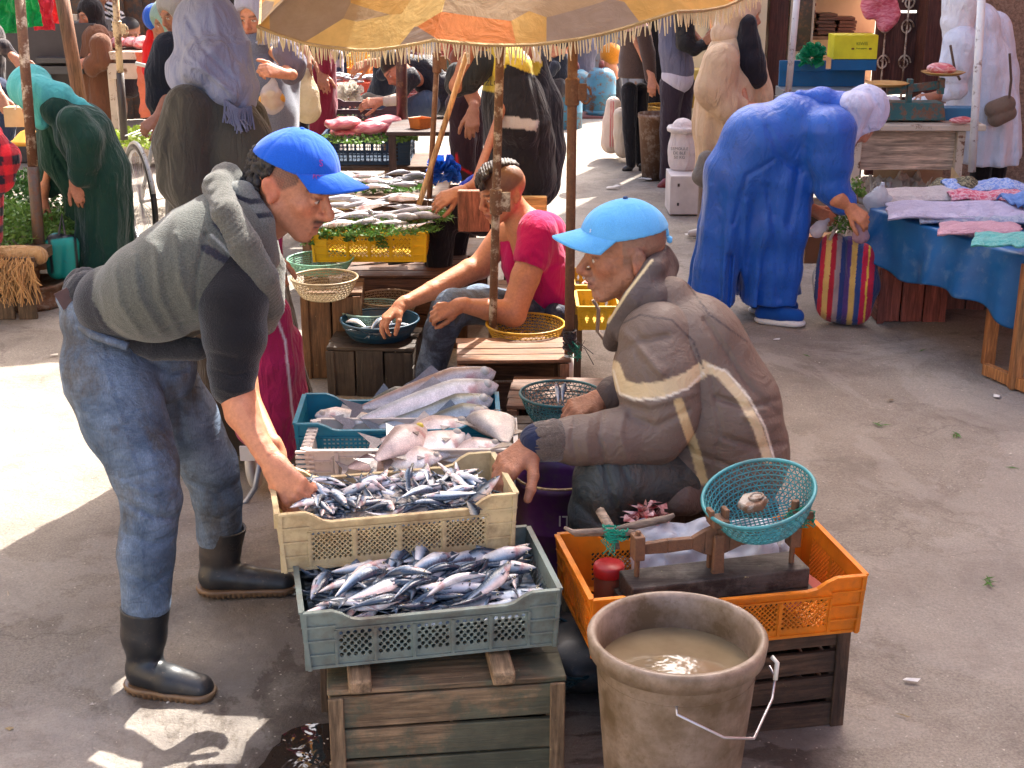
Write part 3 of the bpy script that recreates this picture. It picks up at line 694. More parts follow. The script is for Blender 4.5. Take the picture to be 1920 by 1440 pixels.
# wood crates
def plankcrate(name, label, c, d, rz=0., col=(104, 78, 58), gap=.012, open_=None, paint=None, nside=3, ntop=4, vert=False, group=None, bat=None, wet=.6, moss=.5, seed=0, topless=False):
    """slatted wooden fish box: c = centre of the base, d = dims"""
    r = random.Random(seed); root = thing(name, label, 'box', c, group, rz); L, D, Hh = d; th = .014
    W1 = M('wood', col, ax=0, paint=paint, wet=wet, moss=moss) if paint else M('wood', col, ax=0, wet=wet, moss=moss)
    Wz = M('wood', col, ax=2, wet=wet, moss=moss); Wy = M('wood', col, ax=1, wet=wet, moss=moss)
    j = lambda k=.004: r.uniform(-k, k)
    for sy in (-1, 1):
        if open_ == sy: continue
        mb = MB()
        if vert:
            n = max(2, int(L/.1)); 
            for i in range(n): w_ = L/n-gap*.6; mb.box((-L/2+L*(i+.5)/n, sy*(D/2-th/2)+j(.002), Hh/2+j()), (w_, th, Hh-.004+j()))
        else:
            for i in range(nside): hh = Hh/nside-gap*(.4+r.random()); mb.box((j(), sy*(D/2-th/2)+j(.002), Hh-Hh/nside*(i+.5)), (L-.002, th, hh), Matrix.Rotation(j(.012), 3, 'Y'))
        mb.build('front_slats' if sy < 0 else 'rear_slats', Wz if vert else W1, root, local=True, bev=.0025)
    for sx in (-1, 1):
        mb = MB()
        for i in range(nside): hh = Hh/nside-gap*(.4+r.random()); mb.box((sx*(L/2-th/2-.001), j(.003), Hh-Hh/nside*(i+.5)), (th, D-.032, hh), Matrix.Rotation(j(.012), 3, 'X'))
        mb.build('end_slats', Wy, root, local=True, bev=.0025)
    for sx in (-1, 1):
        for sy in (-1, 1):
            mb = MB(); mb.box((sx*(L/2-th-.014), sy*(D/2-th-.011), Hh/2-.002), (.026, .02, Hh-.008))
            mb.box((sx*(L/2-.018), sy*(D/2+.0045), Hh/2), (.034, .009, Hh+j(.006)), Matrix.Rotation(j(.02), 3, 'Y'))
            mb.build('corner_post', Wz, root, local=True, bev=.003)
    if not topless:
        mb = MB()
        for i in range(ntop): w_ = D/ntop-gap*(.3+.5*r.random()); mb.box((j(), -D/2+D*(i+.5)/ntop, Hh+th/2+j(.0015)), (L+.004, w_, th), Matrix.Rotation(j(.01), 3, 'X'))
        mb.build('top_boards', W1, root, local=True, bev=.0025)
    if bat:
        for x in bat: MB().box((x, -.0, Hh+th+.018), (.052, D+.05, .034), Matrix.Rotation(.03, 3, 'Z')).build('batten', M('wood', (150, 124, 96), ax=1, wet=.4, moss=.7), root, local=True, bev=.007)
    return root
bc = (P(603, 1290, .265)+P(1040, 1283, .265))/2; bc.z = 0.
plankcrate('wooden_crate', 'weathered green stained wooden crate carrying the grey crate at the front', (bc.x, bc.y+.17, 0), (.535, .34, .255), gyaw*.6, (136, 112, 86), paint=(84, 92, 76), nside=3, ntop=3, bat=(-.20, .12), moss=.9, seed=1, wet=.45)
plankcrate('wooden_crate', 'dark wet slatted wooden crate under the orange crate', (.53, 3.12, 0), (.52, .36, .29), oyaw, (92, 70, 54), nside=4, seed=2, wet=.75)
for i, (lb_, c_, d_, rz_, kw) in enumerate((
    ('dark wooden box under the dark blue basket beside the boy', P(700, 745, .0)+Vector((0, .16, 0)), (.36, .32, .20), R(-4), dict(vert=True, col=(74, 62, 52), wet=.8)),
    ('brown wooden box with open front left of the yellow basket', (-.02+.02, 5.05, 0), (.42, .30, .33), R(2), dict(open_=-1, col=(128, 92, 68), wet=.25, nside=2)),
    ('brown wooden box with a scaly top under the yellow basket', (.18, 4.72, 0), (.37, .34, .27), R(-5), dict(open_=-1, col=(112, 82, 66), wet=.5, nside=1)),
    ('old upright wooden box under the tan wire baskets', (-.78, 5.85, 0), (.26, .26, .37), R(3), dict(vert=True, col=(112, 80, 54), wet=.5)),
    ('dark brown wooden box under the yellow fish crate', (-.52, 6.35, 0), (.62, .42, .34), R(1), dict(col=(104, 72, 52), nside=2, wet=.5)),
    ('low dark wooden box between the baskets behind the bream crate', (.1, 4.22, 0), (.42, .32, .30), R(0), dict(col=(82, 66, 54), wet=.8)),
    ('wooden box hidden below the turquoise crate', (tc.x, tc.y, 0), (.5, .32, .38), R(0), dict(col=(90, 70, 54))),
    ('wooden box below the cream crate', (cc.x+.03, cc.y+.06, 0), (.44, .22, .42), R(3), dict(col=(80, 64, 50), wet=.8)),
    ('wooden seat box under the old man in the padded jacket', (.58, 3.66, 0), (.30, .26, .34), R(6), dict(col=(96, 74, 58))),
    ('wooden box seat under the boy in magenta', (.12, 5.9, 0), (.36, .34, .34), R(0), dict(col=(96, 74, 58))),
    )):
    plankcrate('wooden_box', lb_, c_, d_, rz_, seed=10+i, **kw)
# scale plates, styrofoam rim ribs
RW = PL((232, 224, 216), .2)
for i in range(9):
    MB().box((wc.x-.282, wc.y-.11+i*.027, wc.z+.125), (.03, .014, .008)).build('rib', RW, crE, bev=.002)
    MB().box((wc.x-.285, wc.y-.121, wc.z+.012+i*.0135), (.05, .010, .008)).build('rib', RW, crE, bev=.002)
for i in range(5): MB().box((wc.x-.2+i*.09, wc.y-.124, wc.z+.06), (.012, .006, .12)).build('rib', RW, crE, bev=.002)
# ------------------------------------------------------------ bucket and tins
def bucket():
    c = P(1270, 1184, .55); c = Vector((c.x, c.y, 0)); root = thing('bucket', 'large dirty grey bucket of brown water with a wire handle', 'bucket', c)
    m = M('plastic', (158, 140, 126), dirt=.62, dcol=(98, 80, 58), ds=7, spk=1.8, var=.35, tr=.12); r1, r0, Hh = .176, .118, .55
    MB().lathe([(0, .0), (r0, 0), (r0+.003, .01), (r1-.014, Hh-.045), (r1-.012, Hh-.04), (r1+.0, Hh-.04), (r1+.004, Hh-.006), (r1-.001, Hh), (r1-.010, Hh+.001), (r1-.016, Hh-.008), (r1-.02, Hh-.05), (r0-.003, .012), (0, .01)], n=72).build('body', m, root, smooth=True, local=True)
    t = NT('dirty_water'); t.set(base=t.ramp(t.noise(9, 4), [(.3, lin((104, 88, 66))), (.7, lin((124, 108, 84)))]), rough=.06, spec=.7, normal=t.bump(t.noise(14, 3), .08, .01))
    MB().lathe([(0, Hh-.075), (.160, Hh-.075)], n=64).build('water', t.m, root, local=True)
    mb = MB(); a0 = R(-62); pts = []
    e0 = Vector((r1*math.cos(R(-100)), r1*math.sin(R(-100)), Hh-.05)); e1 = Vector((r1*math.cos(R(-22)), r1*math.sin(R(-22)), Hh-.055))
    e0 = Vector((-.02, -r1-.004, Hh-.06)); e1 = Vector((r1+.005, -.03, Hh-.06))
    mb.tube([e0, e0+Vector((.0, -.012, -.01)), e0+Vector((.09, -.02, -.055)), e0+Vector((.15, -.0, -.07)), e1+Vector((.0, -.05, -.045)), e1+Vector((.012, -.01, -.02)), e1], .0028, 8)
    mb.build('handle', M('metal', (190, 190, 196), me=.8, ro=.3), root, local=True, smooth=True)
    mb = MB(); mb.tube([e1+Vector((.01, -.02, -.02)), e1+Vector((.014, -.01, .012)), e1+Vector((.004, .0, .02))], .005, 8); mb.build('handle_grip', M('plastic', (214, 208, 196)), root, local=True, smooth=True)
bucket()
def tin(label, c, r, h, c1, c2, text=None):
    root = thing('paint_tin', label, 'paint tin', c)
    MB().lathe([(r-.004, .01), (r-.002, .0), (r, .0), (r, h*.34), (r+.0015, h*.345)], n=48).build('lower_band', M('plastic', c2, dirt=.25), root, smooth=True, local=True)
    MB().lathe([(r+.0015, h*.345), (r, h*.36), (r, h*.66), (r+.002, h*.665), (r, h*.68), (r, h-.02), (r+.004, h-.018), (r+.004, h), (r-.002, h+.001), (r-.006, h-.03), (r-.008, .012), (0, .01)], n=48).build('body', M('plastic', c1, dirt=.35, dcol=(90, 78, 60)), root, smooth=True, local=True)
    MB().lathe([(r+.004, h-.0), (r+.005, h+.004), (r-.0, h+.006), (r-.003, h)], n=48).build('rim', M('metal', (176, 150, 90), rust=.3), root, smooth=True, local=True)
    return root
def text(parent, s, loc, rot, size, m, name='lettering', ext=.0006):
    cu = bpy.data.curves.new(name, 'FONT'); cu.body = s; cu.size = size; cu.extrude = ext; cu.align_x = 'CENTER'
    o = bpy.data.objects.new(name, cu); COL.objects.link(o); dg = bpy.context.evaluated_depsgraph_get()
    me = bpy.data.meshes.new_from_object(o.evaluated_get(dg)); bpy.data.objects.remove(o); me.materials.clear(); me.materials.append(m)
    q = bpy.data.objects.new(name, me); COL.objects.link(q); q.parent = parent; q.location = Vector(loc)-(wloc(parent) if parent else Vector()); q.rotation_euler = rot
    return q
tc1 = P(1030, 885, .42); tc1 = Vector((tc1.x+.02, tc1.y-.02, 0))
t1 = tin('tall purple paint tin with an open dirty rim by the knee of the old man', tc1, .115, .42, (84, 38, 92), (150, 140, 130))
text(t1, 'ITS', (tc1.x+.03, tc1.y-.117, .315), (R(90), 0, 0), .045, M('plastic', (190, 184, 176)))
MB().lathe([(0, .30), (.106, .30)], tc1, n=40).build('contents', M('plain', (96, 86, 70)), t1)
tc2 = P(1082, 1150, .0)
t2 = tin('squat purple paint tin lettered in white on the wet ground', (tc2.x, tc2.y+.05, 0), .07, .10, (70, 58, 66), (76, 40, 90))
text(t2, 'Peinture vi', (tc2.x-.004, tc2.y-.0225, .024), (R(90), 0, 0), .018, M('plastic', (214, 208, 214)))
text(t2, 'travaux', (tc2.x-.004, tc2.y-.0225, .008), (R(90), 0, 0), .013, M('plastic', (190, 180, 190)))
# ------------------------------------------------------------ baskets
def basket(name, label, c, r, h, m, r0=.62, tilt=(0, 0, 0), n=34, tk=.0016, rings=4, solid=False, cat='basket', oval=1.):
    root = thing(name, label, cat, c); root.rotation_euler = tilt; S = (lambda v: Vector((v[0], v[1]*oval, v[2])))
    prof = lambda t: (r*(r0+(1-r0)*t**.62), h*t**1.15)
    mb = MB()
    if solid:
        mb.lathe([(0, 0.004)]+[prof(t/10) for t in range(11)], n=56); o = mb.build('wall', m, root, smooth=True, local=True, solid=.003)
        mb = MB()
        for t in (.25, .5, .75): rr_, z = prof(t); mb.tube([(rr_*1.01*math.cos(a), rr_*1.01*math.sin(a), z) for a in np.linspace(0, 2*math.pi, 56)[:-1]], .0022, 5, close=True)
        mb.build('ribs', m, root, smooth=True, local=True)
    else:
        for k in range(n):
            for s_ in (-1, 1):
                pts = []
                for i in range(7):
                    t = i/6; rr_, z = prof(t); a = 2*math.pi*k/n+s_*(.5-abs((t*rings % 2)-1))*2*math.pi/n*.9+t*0; pts.append((rr_*math.cos(a), rr_*math.sin(a), z))
                pts = []
                for i in range(rings*2+1):
                    t = i/(rings*2); rr_, z = prof(t); a = 2*math.pi*(k+(.5 if i % 2 else 0)*s_)/n; pts.append((rr_*math.cos(a), rr_*math.sin(a), z))
                mb.tube(pts, tk, 4, cap=False)
        for i in range(rings*2): t = i/(rings*2); rr_, z = prof(t); mb.tube([(rr_*math.cos(a), rr_*math.sin(a), z) for a in np.linspace(0, 2*math.pi, 49)[:-1]], tk*1.15, 4, close=True)
        R0 = prof(0)[0]
        for i in range(-7, 8):
            x = R0*i/7.5; y = math.sqrt(max(0, R0*R0-x*x)); mb.tube([(x, -y, 0), (x, y, 0)], tk, 4); mb.tube([(-y, x, .001), (y, x, .001)], tk, 4)
        mb.build('weave', m, root, local=True)
    mb = MB(); mb.tube([(r*math.cos(a), r*math.sin(a), h) for a in np.linspace(0, 2*math.pi, 65)[:-1]], .0048, 8, close=True); mb.build('rim', m, root, smooth=True, local=True)
    return root
BL = lambda c: M('plastic', c, dirt=.3, tr=.15)
yb = P(985, 618, .345); basket('basket', 'yellow woven plastic basket of fish scraps on the brown box', (yb.x, yb.y, .285), .155, .085, BL((206, 160, 40)), r0=.66, n=44)
gb = P(1052, 735, .42); basket('basket', 'blue green woven basket by the working hands of the old man', (gb.x, gb.y, .315), .135, .10, BL((60, 118, 124)), r0=.55, n=40)
db = P(712, 600, .285); basket('basket', 'dark blue oval basket of small fish under the hand of the boy', (db.x, db.y, .205), .165, .085, BL((30, 70, 92)), r0=.6, solid=True)
pb = P(700, 592, .30); basket('basket', 'pale green mesh basket behind the dark blue one', (pb.x-.02, pb.y+.16, .22), .15, .07, BL((150, 186, 176)), n=38)
wb = P(712, 574, .36); basket('basket', 'cream rimmed brown basket behind the pale green mesh one', (wb.x+.0, wb.y+.36, .22), .14, .08, BL((176, 150, 118)), n=38)
tb = P(608, 520, .46); basket('basket', 'tan wire mesh basket stacked in front of the green one', (tb.x, tb.y, .375), .14, .085, BL((168, 150, 118)), r0=.6, n=42)
tb2 = P(598, 494, .46); basket('basket', 'pale green mesh basket with wide rim by the paper cup', (tb2.x, tb2.y+.05, .41), .145, .06, BL((120, 176, 150)), n=42)
rb1 = P(835, 345, .45); basket('basket', 'red brown plastic basket in front of the blue plastic bag', (rb1.x, rb1.y, .36), .16, .10, BL((140, 70, 56)), n=44)
rb2 = P(780, 170, .5); basket('basket', 'red brown basket below the bent man in the shiny jacket', (rb2.x, rb2.y, .36), .17, .13, BL((136, 60, 56)), n=40)
gr1 = P(930, 1425, .38); basket('basket', 'green plastic bowl rim at the bottom edge before the front crate', (gr1.x, gr1.y-.055, .28), .06, .05, BL((100, 170, 130)), solid=True, n=12)
gr2 = P(1045, 1225, .12); basket('basket', 'dark teal basket lying tilted on the wet ground beside the front crate', (gr2.x-.06, gr2.y+.04, .04), .12, .11, BL((26, 66, 78)), r0=.6, tilt=(R(8), R(30), 0), n=40)
# black rubber bag on the floor
s_ = SDF(.04); g0 = P(1090, 1290, .03); s_.el(g0+Vector((.0, .12, .03)), (.16, .15, .08)); s_.el(g0+Vector((.05, .25, .02)), (.15, .16, .07))
V, Fc = s_.mesh(.008, disp=lambda p: wr(p, 26, .006, 3)); tag(mk('rubbish_bag', V, Fc, M('rubber', (40, 44, 48)), smooth=True, loc=g0), 'black wet rubbish bag on the ground beside the big bucket', 'bag')
# ------------------------------------------------------------ balance scale in the orange crate
IRON = M('metal', (64, 54, 48), rust=.55, ro=.7, rs=26)
def oloc(x, y, z): return Vector(oc)+Matrix.Rotation(oyaw, 3, 'Z')@Vector((x, y, z))
sroot = thing('balance_scale', 'rusty iron beam balance with a dark wooden base in the orange crate', 'scale', oloc(-.02, -.03, 0))
ro = Matrix.Rotation(oyaw+R(3), 3, 'Z')
mb = MB(); mb.box(oloc(.0, -.06, .115), (.44, .10, .05), ro); mb.build('base', M('wood', (58, 50, 46), wet=.5, moss=1., paint=(96, 90, 84)), sroot, bev=.004)
mb = MB(); mb.box(oloc(-.0, -.06, .075), (.46, .13, .03), ro); mb.build('foot', M('wood', (70, 56, 46), wet=.7), sroot, bev=.003)
mb = MB(); bz = .215
prof_ = [(-.20, .012), (-.12, .016), (-.06, .014), (-.03, .03), (0, .04), (.03, .03), (.06, .018), (.12, .014), (.20, .016)]
for (x0, h0), (x1, h1) in zip(prof_[:-1], prof_[1:]):
    V = [oloc(x, -.06+y, bz+z+.03*x) for x, hh in ((x0, h0), (x1, h1)) for y in (-.008, .008) for z in (-hh, hh)]
    mb.add(V, [(0, 1, 5, 4), (2, 6, 7, 3), (1, 3, 7, 5), (0, 4, 6, 2), (0, 2, 3, 1), (4, 5, 7, 6)])
mb.build('beam', IRON, sroot, bev=.002)
mb = MB(); mb.box(oloc(0, -.078, .185), (.03, .014, .10), ro, taper=.8); mb.box(oloc(0, -.045, .185), (.03, .014, .10), ro); mb.box(oloc(0, -.065, .265), (.04, .05, .018), ro); mb.box(oloc(-.018, -.06, .28), (.012, .03, .03), ro); mb.box(oloc(.018, -.06, .28), (.012, .03, .03), ro)
mb.build('pillar', IRON, sroot, bev=.003)
for x in (-.19, .19):
    mb = MB(); mb.box(oloc(x, -.06, bz), (.026, .036, .06), ro); mb.tube([oloc(x, -.06, bz+.04), oloc(x, -.06, .12)], .007, 8)
    if x > 0: mb.box(oloc(.205, -.06, bz+.05), (.05, .04, .02), ro); mb.tube([oloc(.19, -.06, bz+.04), oloc(.19, -.06, bz+.085)], .01, 8)
    mb.build('knife_block', IRON, sroot, bev=.003)
# crossed sticks with twine on the left arm
mb = MB(); L0 = J(1058, 998, 2.93); L1 = J(1150, 995, 2.95); L2 = J(1262, 968, 2.98)
mb.tube([L0+Vector((0, 0, .012)), L0+Vector((.02, 0, 0)), L1, (L1+L2)/2, L2+Vector((-.015, 0, -.006)), L2+Vector((.003, 0, .004))], [.004, .007, .009, .01, .009, .005], 8)
mb.tube([J(1125, 958, 3.05), J(1150, 1000, 2.98), J(1155, 1030, 2.96)], [.012, .012, .01], 8); mb.tube([L1+Vector((-.09, .01, -.012)), L1+Vector((.05, -.01, .0))], .008, 6)
mb.build('pan_cross', M('wood', (140, 122, 108), moss=.3), sroot, smooth=True)
mb = MB(); rr = random.Random(4)
for k in range(34):
    c0 = L1+Vector((rr.uniform(-.012, .02), -.006, rr.uniform(-.02, .012))); mb.tube([c0+Vector((.016*math.cos(a), .012*math.sin(a), rr.uniform(-.005, .005))) for a in np.linspace(rr.random()*6, rr.random()*6+4, 7)], .0016, 4)
for k in range(8): mb.tube([L1, L1+Vector((rr.uniform(-.03, .01), -.012, -.02)), L1+Vector((rr.uniform(-.03, .01), -.012, rr.uniform(-.06, -.02)))], .0015, 4)
c1 = oloc(.2, -.07, bz+.04)
for k in range(16): mb.tube([c1+Vector((rr.uniform(-.02, .02), rr.uniform(-.02, .02), 0))+Vector((.018*math.cos(a), .014*math.sin(a), rr.uniform(-.02, .03))) for a in np.linspace(rr.random()*6, rr.random()*6+4, 7)], .0014, 4)
mb.build('twine', M('cloth', (20, 140, 116)), sroot)
tb3 = J(1432, 925, 3.02); tray = basket('basket', 'turquoise woven weighing basket tilted on the right arm of the rusty balance', J(1432, 978, 3.0), .131, .085, BL((70, 150, 158)), r0=.6, tilt=(R(12), R(-14), 0), n=44, tk=.0018)
wq = J(1412, 950, 3.0); wroot = thing('iron_weight', 'flat hexagonal iron weight with a ring inside the turquoise weighing basket', 'weight', wq+Vector((0, 0, .004)))
MB().lathe([(0, 0), (.036, 0), (.038, .004), (.034, .016), (.030, .018), (0, .018)], n=6, M=Matrix.Rotation(R(10), 3, 'X')@Matrix.Rotation(R(-14), 3, 'Y')).build('body', M('metal', (170, 160, 148), rust=.35, ro=.6), wroot, local=True, bev=.002)
mb = MB(); mb.tube([(.016*math.cos(a)+.006, .016*math.sin(a), .022+.004*math.cos(a)) for a in np.linspace(0, 2*math.pi, 25)[:-1]], .003, 6, close=True); mb.build('ring', M('metal', (150, 140, 130), rust=.4), wroot, smooth=True, local=True)
# jar, papers in the orange crate
jc = oloc(-.235, .02, .012); jr = thing('glass_jar', 'glass jar of brown spice with a red lid in the corner of the orange crate', 'jar', jc)
MB().lathe([(0, 0), (.033, 0), (.035, .01), (.035, .09), (.03, .1)], n=24).build('glass', M('plastic', (110, 60, 44)), jr, smooth=True, local=True)
MB().lathe([(.036, .098), (.037, .1), (.037, .122), (.034, .126), (0, .126)], n=24).build('lid', M('plastic', (160, 30, 34)), jr, smooth=True, local=True)
def sheet(name, label, cat, c, wd, dp, m, rx=0, ry=0, rz=0, amp=.02, f=7, seed=0, n=36, drape=None, parent=None, solid=.0015):
    """crumpled sheet, bag or paper"""
    r = np.random.RandomState(seed); Mx = Matrix.Rotation(rz, 3, 'Z')@Matrix.Rotation(ry, 3, 'Y')@Matrix.Rotation(rx, 3, 'X'); c = Vector(c)
    def fn(u, v):
        x, y = (u-.5)*wd, (v-.5)*dp; q = Vector((x*f, y*f, seed*3.7)); z = amp*(mnoise.noise(q)+.5*abs(mnoise.noise(q*2.3))+.3*mnoise.noise(q*4.1))
        if drape: z += drape(x, y)
        ed = .012*mnoise.noise(Vector((x*20, y*20, seed)))
        return c+Mx@Vector((x+ed, y+ed, z))
    mb = MB(); mb.grid(fn, n, n); o = mb.build(name, m, parent, smooth=True, loc=None if parent else c, solid=solid)
    if label: tag(o, label, cat)
    return o
FILM = M('film', (226, 232, 240), al=.62); FILM2 = M('film', (232, 226, 214), al=.75)
sheet('plastic_sheet', 'crumpled white plastic sheet behind the balance in the orange crate', 'plastic bag', oloc(.03, .10, .09), .36, .2, M('plastic', (226, 228, 236), tr=.3, dirt=0.), rx=R(40), amp=.05, f=9, seed=3)
sheet('plastic_sheet', 'clear plastic sheet at the right end of the orange crate', 'plastic bag', oloc(.17, .08, .08), .16, .2, FILM, rx=R(25), ry=R(-30), amp=.04, f=10, seed=5)
MB().box(oloc(.185, -.06, .085), (.12, .12, .008), Matrix.Rotation(oyaw+.5, 3, 'Z')@Matrix.Rotation(-.25, 3, 'Y')@Matrix.Rotation(.35, 3, 'X')).build('red_board', M('plain', (158, 74, 60)), sroot, bev=.002)
sheet('bread_paper', 'torn cardboard flap lying in front of the balance base', 'cardboard', oloc(-.02, -.15, .08), .10, .05, M('plain', (168, 142, 110)), rx=R(20), amp=.01, seed=8, n=10)
# ------------------------------------------------------------ fish
def fish_mat(name, rough=.22, metal=.25, sc_=60):
    t = NT(name); base = t.n('ShaderNodeVertexColor', layer_name='Col').outputs[0]
    n1 = t.noise(25, 5, .65); c = t.mix(1., base, t.ramp(n1, [(.3, .78), (.7, 1.3)]), 'MULTIPLY')
    bl = t.ramp(t.noise(16, 5, .7), [(.66, 0.), (.72, .5)]); c = t.mix(bl, c, lin((176, 96, 84)))
    vor = t.n('ShaderNodeTexVoronoi', {'Vector': t.oc, 'Scale': sc_*5.}).outputs[0]
    if sc_ < 50: c = t.mix(.55, c, t.ramp(vor, [(.0, 1.25), (.5, .6)]), 'MULTIPLY')
    t.set(base=c, rough=t.ramp(t.noise(60, 3), [(.3, rough*.8), (.7, rough*1.6)]), metal=metal, spec=.7, normal=t.bump(vor, .35, .0012, t.bump(n1, .3, .004))); return t.m
FM1 = fish_mat('fish_skin', .22, .05); FM2 = fish_mat('fish_scales', .3, .0, 45)
EYE = M('plastic', (28, 26, 28), dirt=0.); EYEY = M('plastic', (206, 176, 66), dirt=0.)
def fishmesh(L, Hh, Wd, bend=0., arch=0., cols=((26, 40, 60), (120, 140, 162), (224, 224, 224)), seed=0, tail=.2, deep=.38, fins=True, nx=18, na=12, belly=.5, snout=1.):
    """fish along +x, back to +z; one closed surface with fins; returns V, F, C"""
    r = random.Random(seed); V = []; Fc = []; C = []
    def prof(t):                                  # half height along the body, t=0 snout
        a = (t/deep)**(.62*snout) if t < deep else 1-.86*((t-deep)/(1-deep))**1.35
        return max(.02, min(1, a))
    def ctr(t): x = L*(.5-t*(1-tail*.6)); return x, bend*math.sin(t*math.pi)*L, arch*math.sin(t*math.pi)*L
    for i in range(nx+1):
        t = i/nx; h = prof(t)*Hh/2; w_ = h*Wd/Hh*(1 if t < .7 else 1-.6*(t-.7)/.3); x, y, z = ctr(t)
        for k in range(na):
            A = 2*math.pi*k/na; s_ = math.sin(A); c_ = math.cos(A)
            V.append((x, y+w_*c_, z+h*(s_ if s_ > 0 else s_*(1+.15*belly))))
            m_ = (s_+1)/2
            dk = .72 if L < .2 else .82
            if m_ > dk: col = cols[0]
            elif m_ > .52: f = ((m_-.52)/(dk-.52))**(1 if L < .2 else 2); col = tuple(cols[1][q]*(1-f)+cols[0][q]*f for q in range(3))
            else: f = min(1, (.52-m_)/.3); col = tuple(cols[1][q]*(1-f)+cols[2][q]*f for q in range(3))
            if t < .2:
                g = .5 if t > .14 else .25; hd = (168, 140, 130) if s_ < .4 else (90, 84, 84); col = tuple(col[q]*(1-g)+hd[q]*g for q in range(3))
            if .17 < t < .25 and m_ < .6: col = tuple(col[q]*.55+(150, 70, 66)[q]*.45 for q in range(3))
            C.append(lin(tuple(max(0, min(255, q)) for q in col)))
    for i in range(nx):
        for k in range(na): Fc.append((i*na+k, (i+1)*na+k, (i+1)*na+(k+1) % na, i*na+(k+1) % na))
    Fc.append(tuple(range(na))); Fc.append(tuple(nx*na+k for k in range(na))[::-1])
    def fin(pts, col):
        n = len(V); th = .0008
        for s_ in (-1, 1):
            for p_ in pts: V.append((p_[0], p_[1]+s_*th, p_[2])); C.append(lin(col))
        m_ = len(pts); Fc.append(tuple(n+k for k in range(m_))[::-1]); Fc.append(tuple(n+m_+k for k in range(m_)))
        for k in range(m_): Fc.append((n+k, n+(k+1) % m_, n+m_+(k+1) % m_, n+m_+k))
    x, y, z = ctr(1.); hh = Hh*.55; dy = -bend*L*.25
    fc = tuple(cols[1][q]*.6 for q in range(3))
    fin([(x+.01*L, y, z+Hh*.06), (x-tail*L*.9, y+dy, z+hh*.75), (x-tail*L*.5, y+dy*.5, z), (x-tail*L*.9, y+dy, z-hh*.75), (x+.01*L, y, z-Hh*.06)], fc)
    if fins:
        a = ctr(.38); b = ctr(.62); fin([(a[0], a[1], a[2]+Hh*.45), (a[0]-.04*L, a[1], a[2]+Hh*.72), (b[0], b[1], b[2]+Hh*.35)], fc)
        a = ctr(.62); b = ctr(.8); fin([(a[0], a[1], a[2]-Hh*.36), (a[0]-.06*L, a[1], a[2]-Hh*.6), (b[0], b[1], b[2]-Hh*.2)], fc)
        for s_ in (-1, 1):
            a = ctr(.24); fin([(a[0], a[1]+s_*Wd*.42, a[2]-Hh*.12), (a[0]-.10*L, a[1]+s_*Wd*.56, a[2]-Hh*.05), (a[0]-.09*L, a[1]+s_*Wd*.54, a[2]-Hh*.22)], fc)
    # eyes as small domes, both sides
    te = .09; ex, ey, ez = ctr(te); er = Hh*.10*prof(te)/.5
    return np.array(V), Fc, np.array(C), (ex, ey, ez+Hh*.08, prof(te)*Wd/2, er)
def addeye(V, Fc, C, e, dark=(24, 24, 26), ring=(190, 180, 150)):
    V = V.tolist(); C = C.tolist(); Fc = list(Fc)
    for s_ in (-1, 1):
        for rr_, dy, col in ((e[4]*1.25, 0., ring), (e[4]*.72, .0012, dark)):
            n = len(V); cy = e[1]+s_*(e[3]*.97+dy)
            for k in range(8): A = k*math.pi/4; V.append((e[0]+rr_*math.cos(A), cy, e[2]+rr_*math.sin(A))); C.append(lin(col))
            V.append((e[0], cy+s_*rr_*.45, e[2])); C.append(lin(col))
            for k in range(8): Fc.append((n+k, n+(k+1) % 8, n+8) if s_ < 0 else (n+(k+1) % 8, n+k, n+8))
    return np.array(V), Fc, np.array(C)
def mkfish(name, m, parent=None, **kw):
    V, Fc, C, e = fishmesh(**kw); V, Fc, C = addeye(V, Fc, C, e, ring=kw.get('ring', (190, 180, 150)) if 'ring' in kw else (190, 180, 150))
    me = bpy.data.meshes.new(name); me.from_pydata(V.tolist(), [], Fc); me.materials.append(m)
    me.polygons.foreach_set('use_smooth', np.ones(len(me.polygons), dtype=bool))
    ca = me.color_attributes.new('Col', 'FLOAT_COLOR', 'POINT'); c4 = np.ones((len(V), 4), np.float32); c4[:, :3] = C; ca.data.foreach_set('color', c4.ravel()); me.update()
    return me
SV = [mkfish('sardine', FM1, L=L, Hh=.034, Wd=.019, bend=b, arch=a, cols=c, seed=i) for i, (L, b, a, c) in enumerate((
    (.175, .0, .03, ((34, 50, 70), (150, 170, 190), (240, 238, 236))), (.165, .09, -.02, ((44, 60, 80), (130, 154, 178), (228, 226, 226))),
    (.18, -.08, .03, ((28, 42, 62), (104, 128, 154), (218, 218, 222))), (.155, .05, .06, ((34, 50, 70), (140, 156, 170), (230, 222, 216))),
    (.17, -.05, -.05, ((40, 56, 72), (150, 164, 180), (236, 216, 210))), (.15, .14, .0, ((32, 48, 68), (114, 138, 164), (228, 222, 218)))))]
def lay(me, c, yaw, pitch=0., roll=R(90), scl=1., name='sardine', label=None, group=None, cat='fish'):
    o = bpy.data.objects.new(name, me); COL.objects.link(o); o.location = c
    o.rotation_euler = (Matrix.Rotation(yaw, 3, 'Z')@Matrix.Rotation(-pitch, 3, 'Y')@Matrix.Rotation(roll, 3, 'X')).to_euler(); o.scale = (scl,)*3
    return tag(o, label, cat, group)
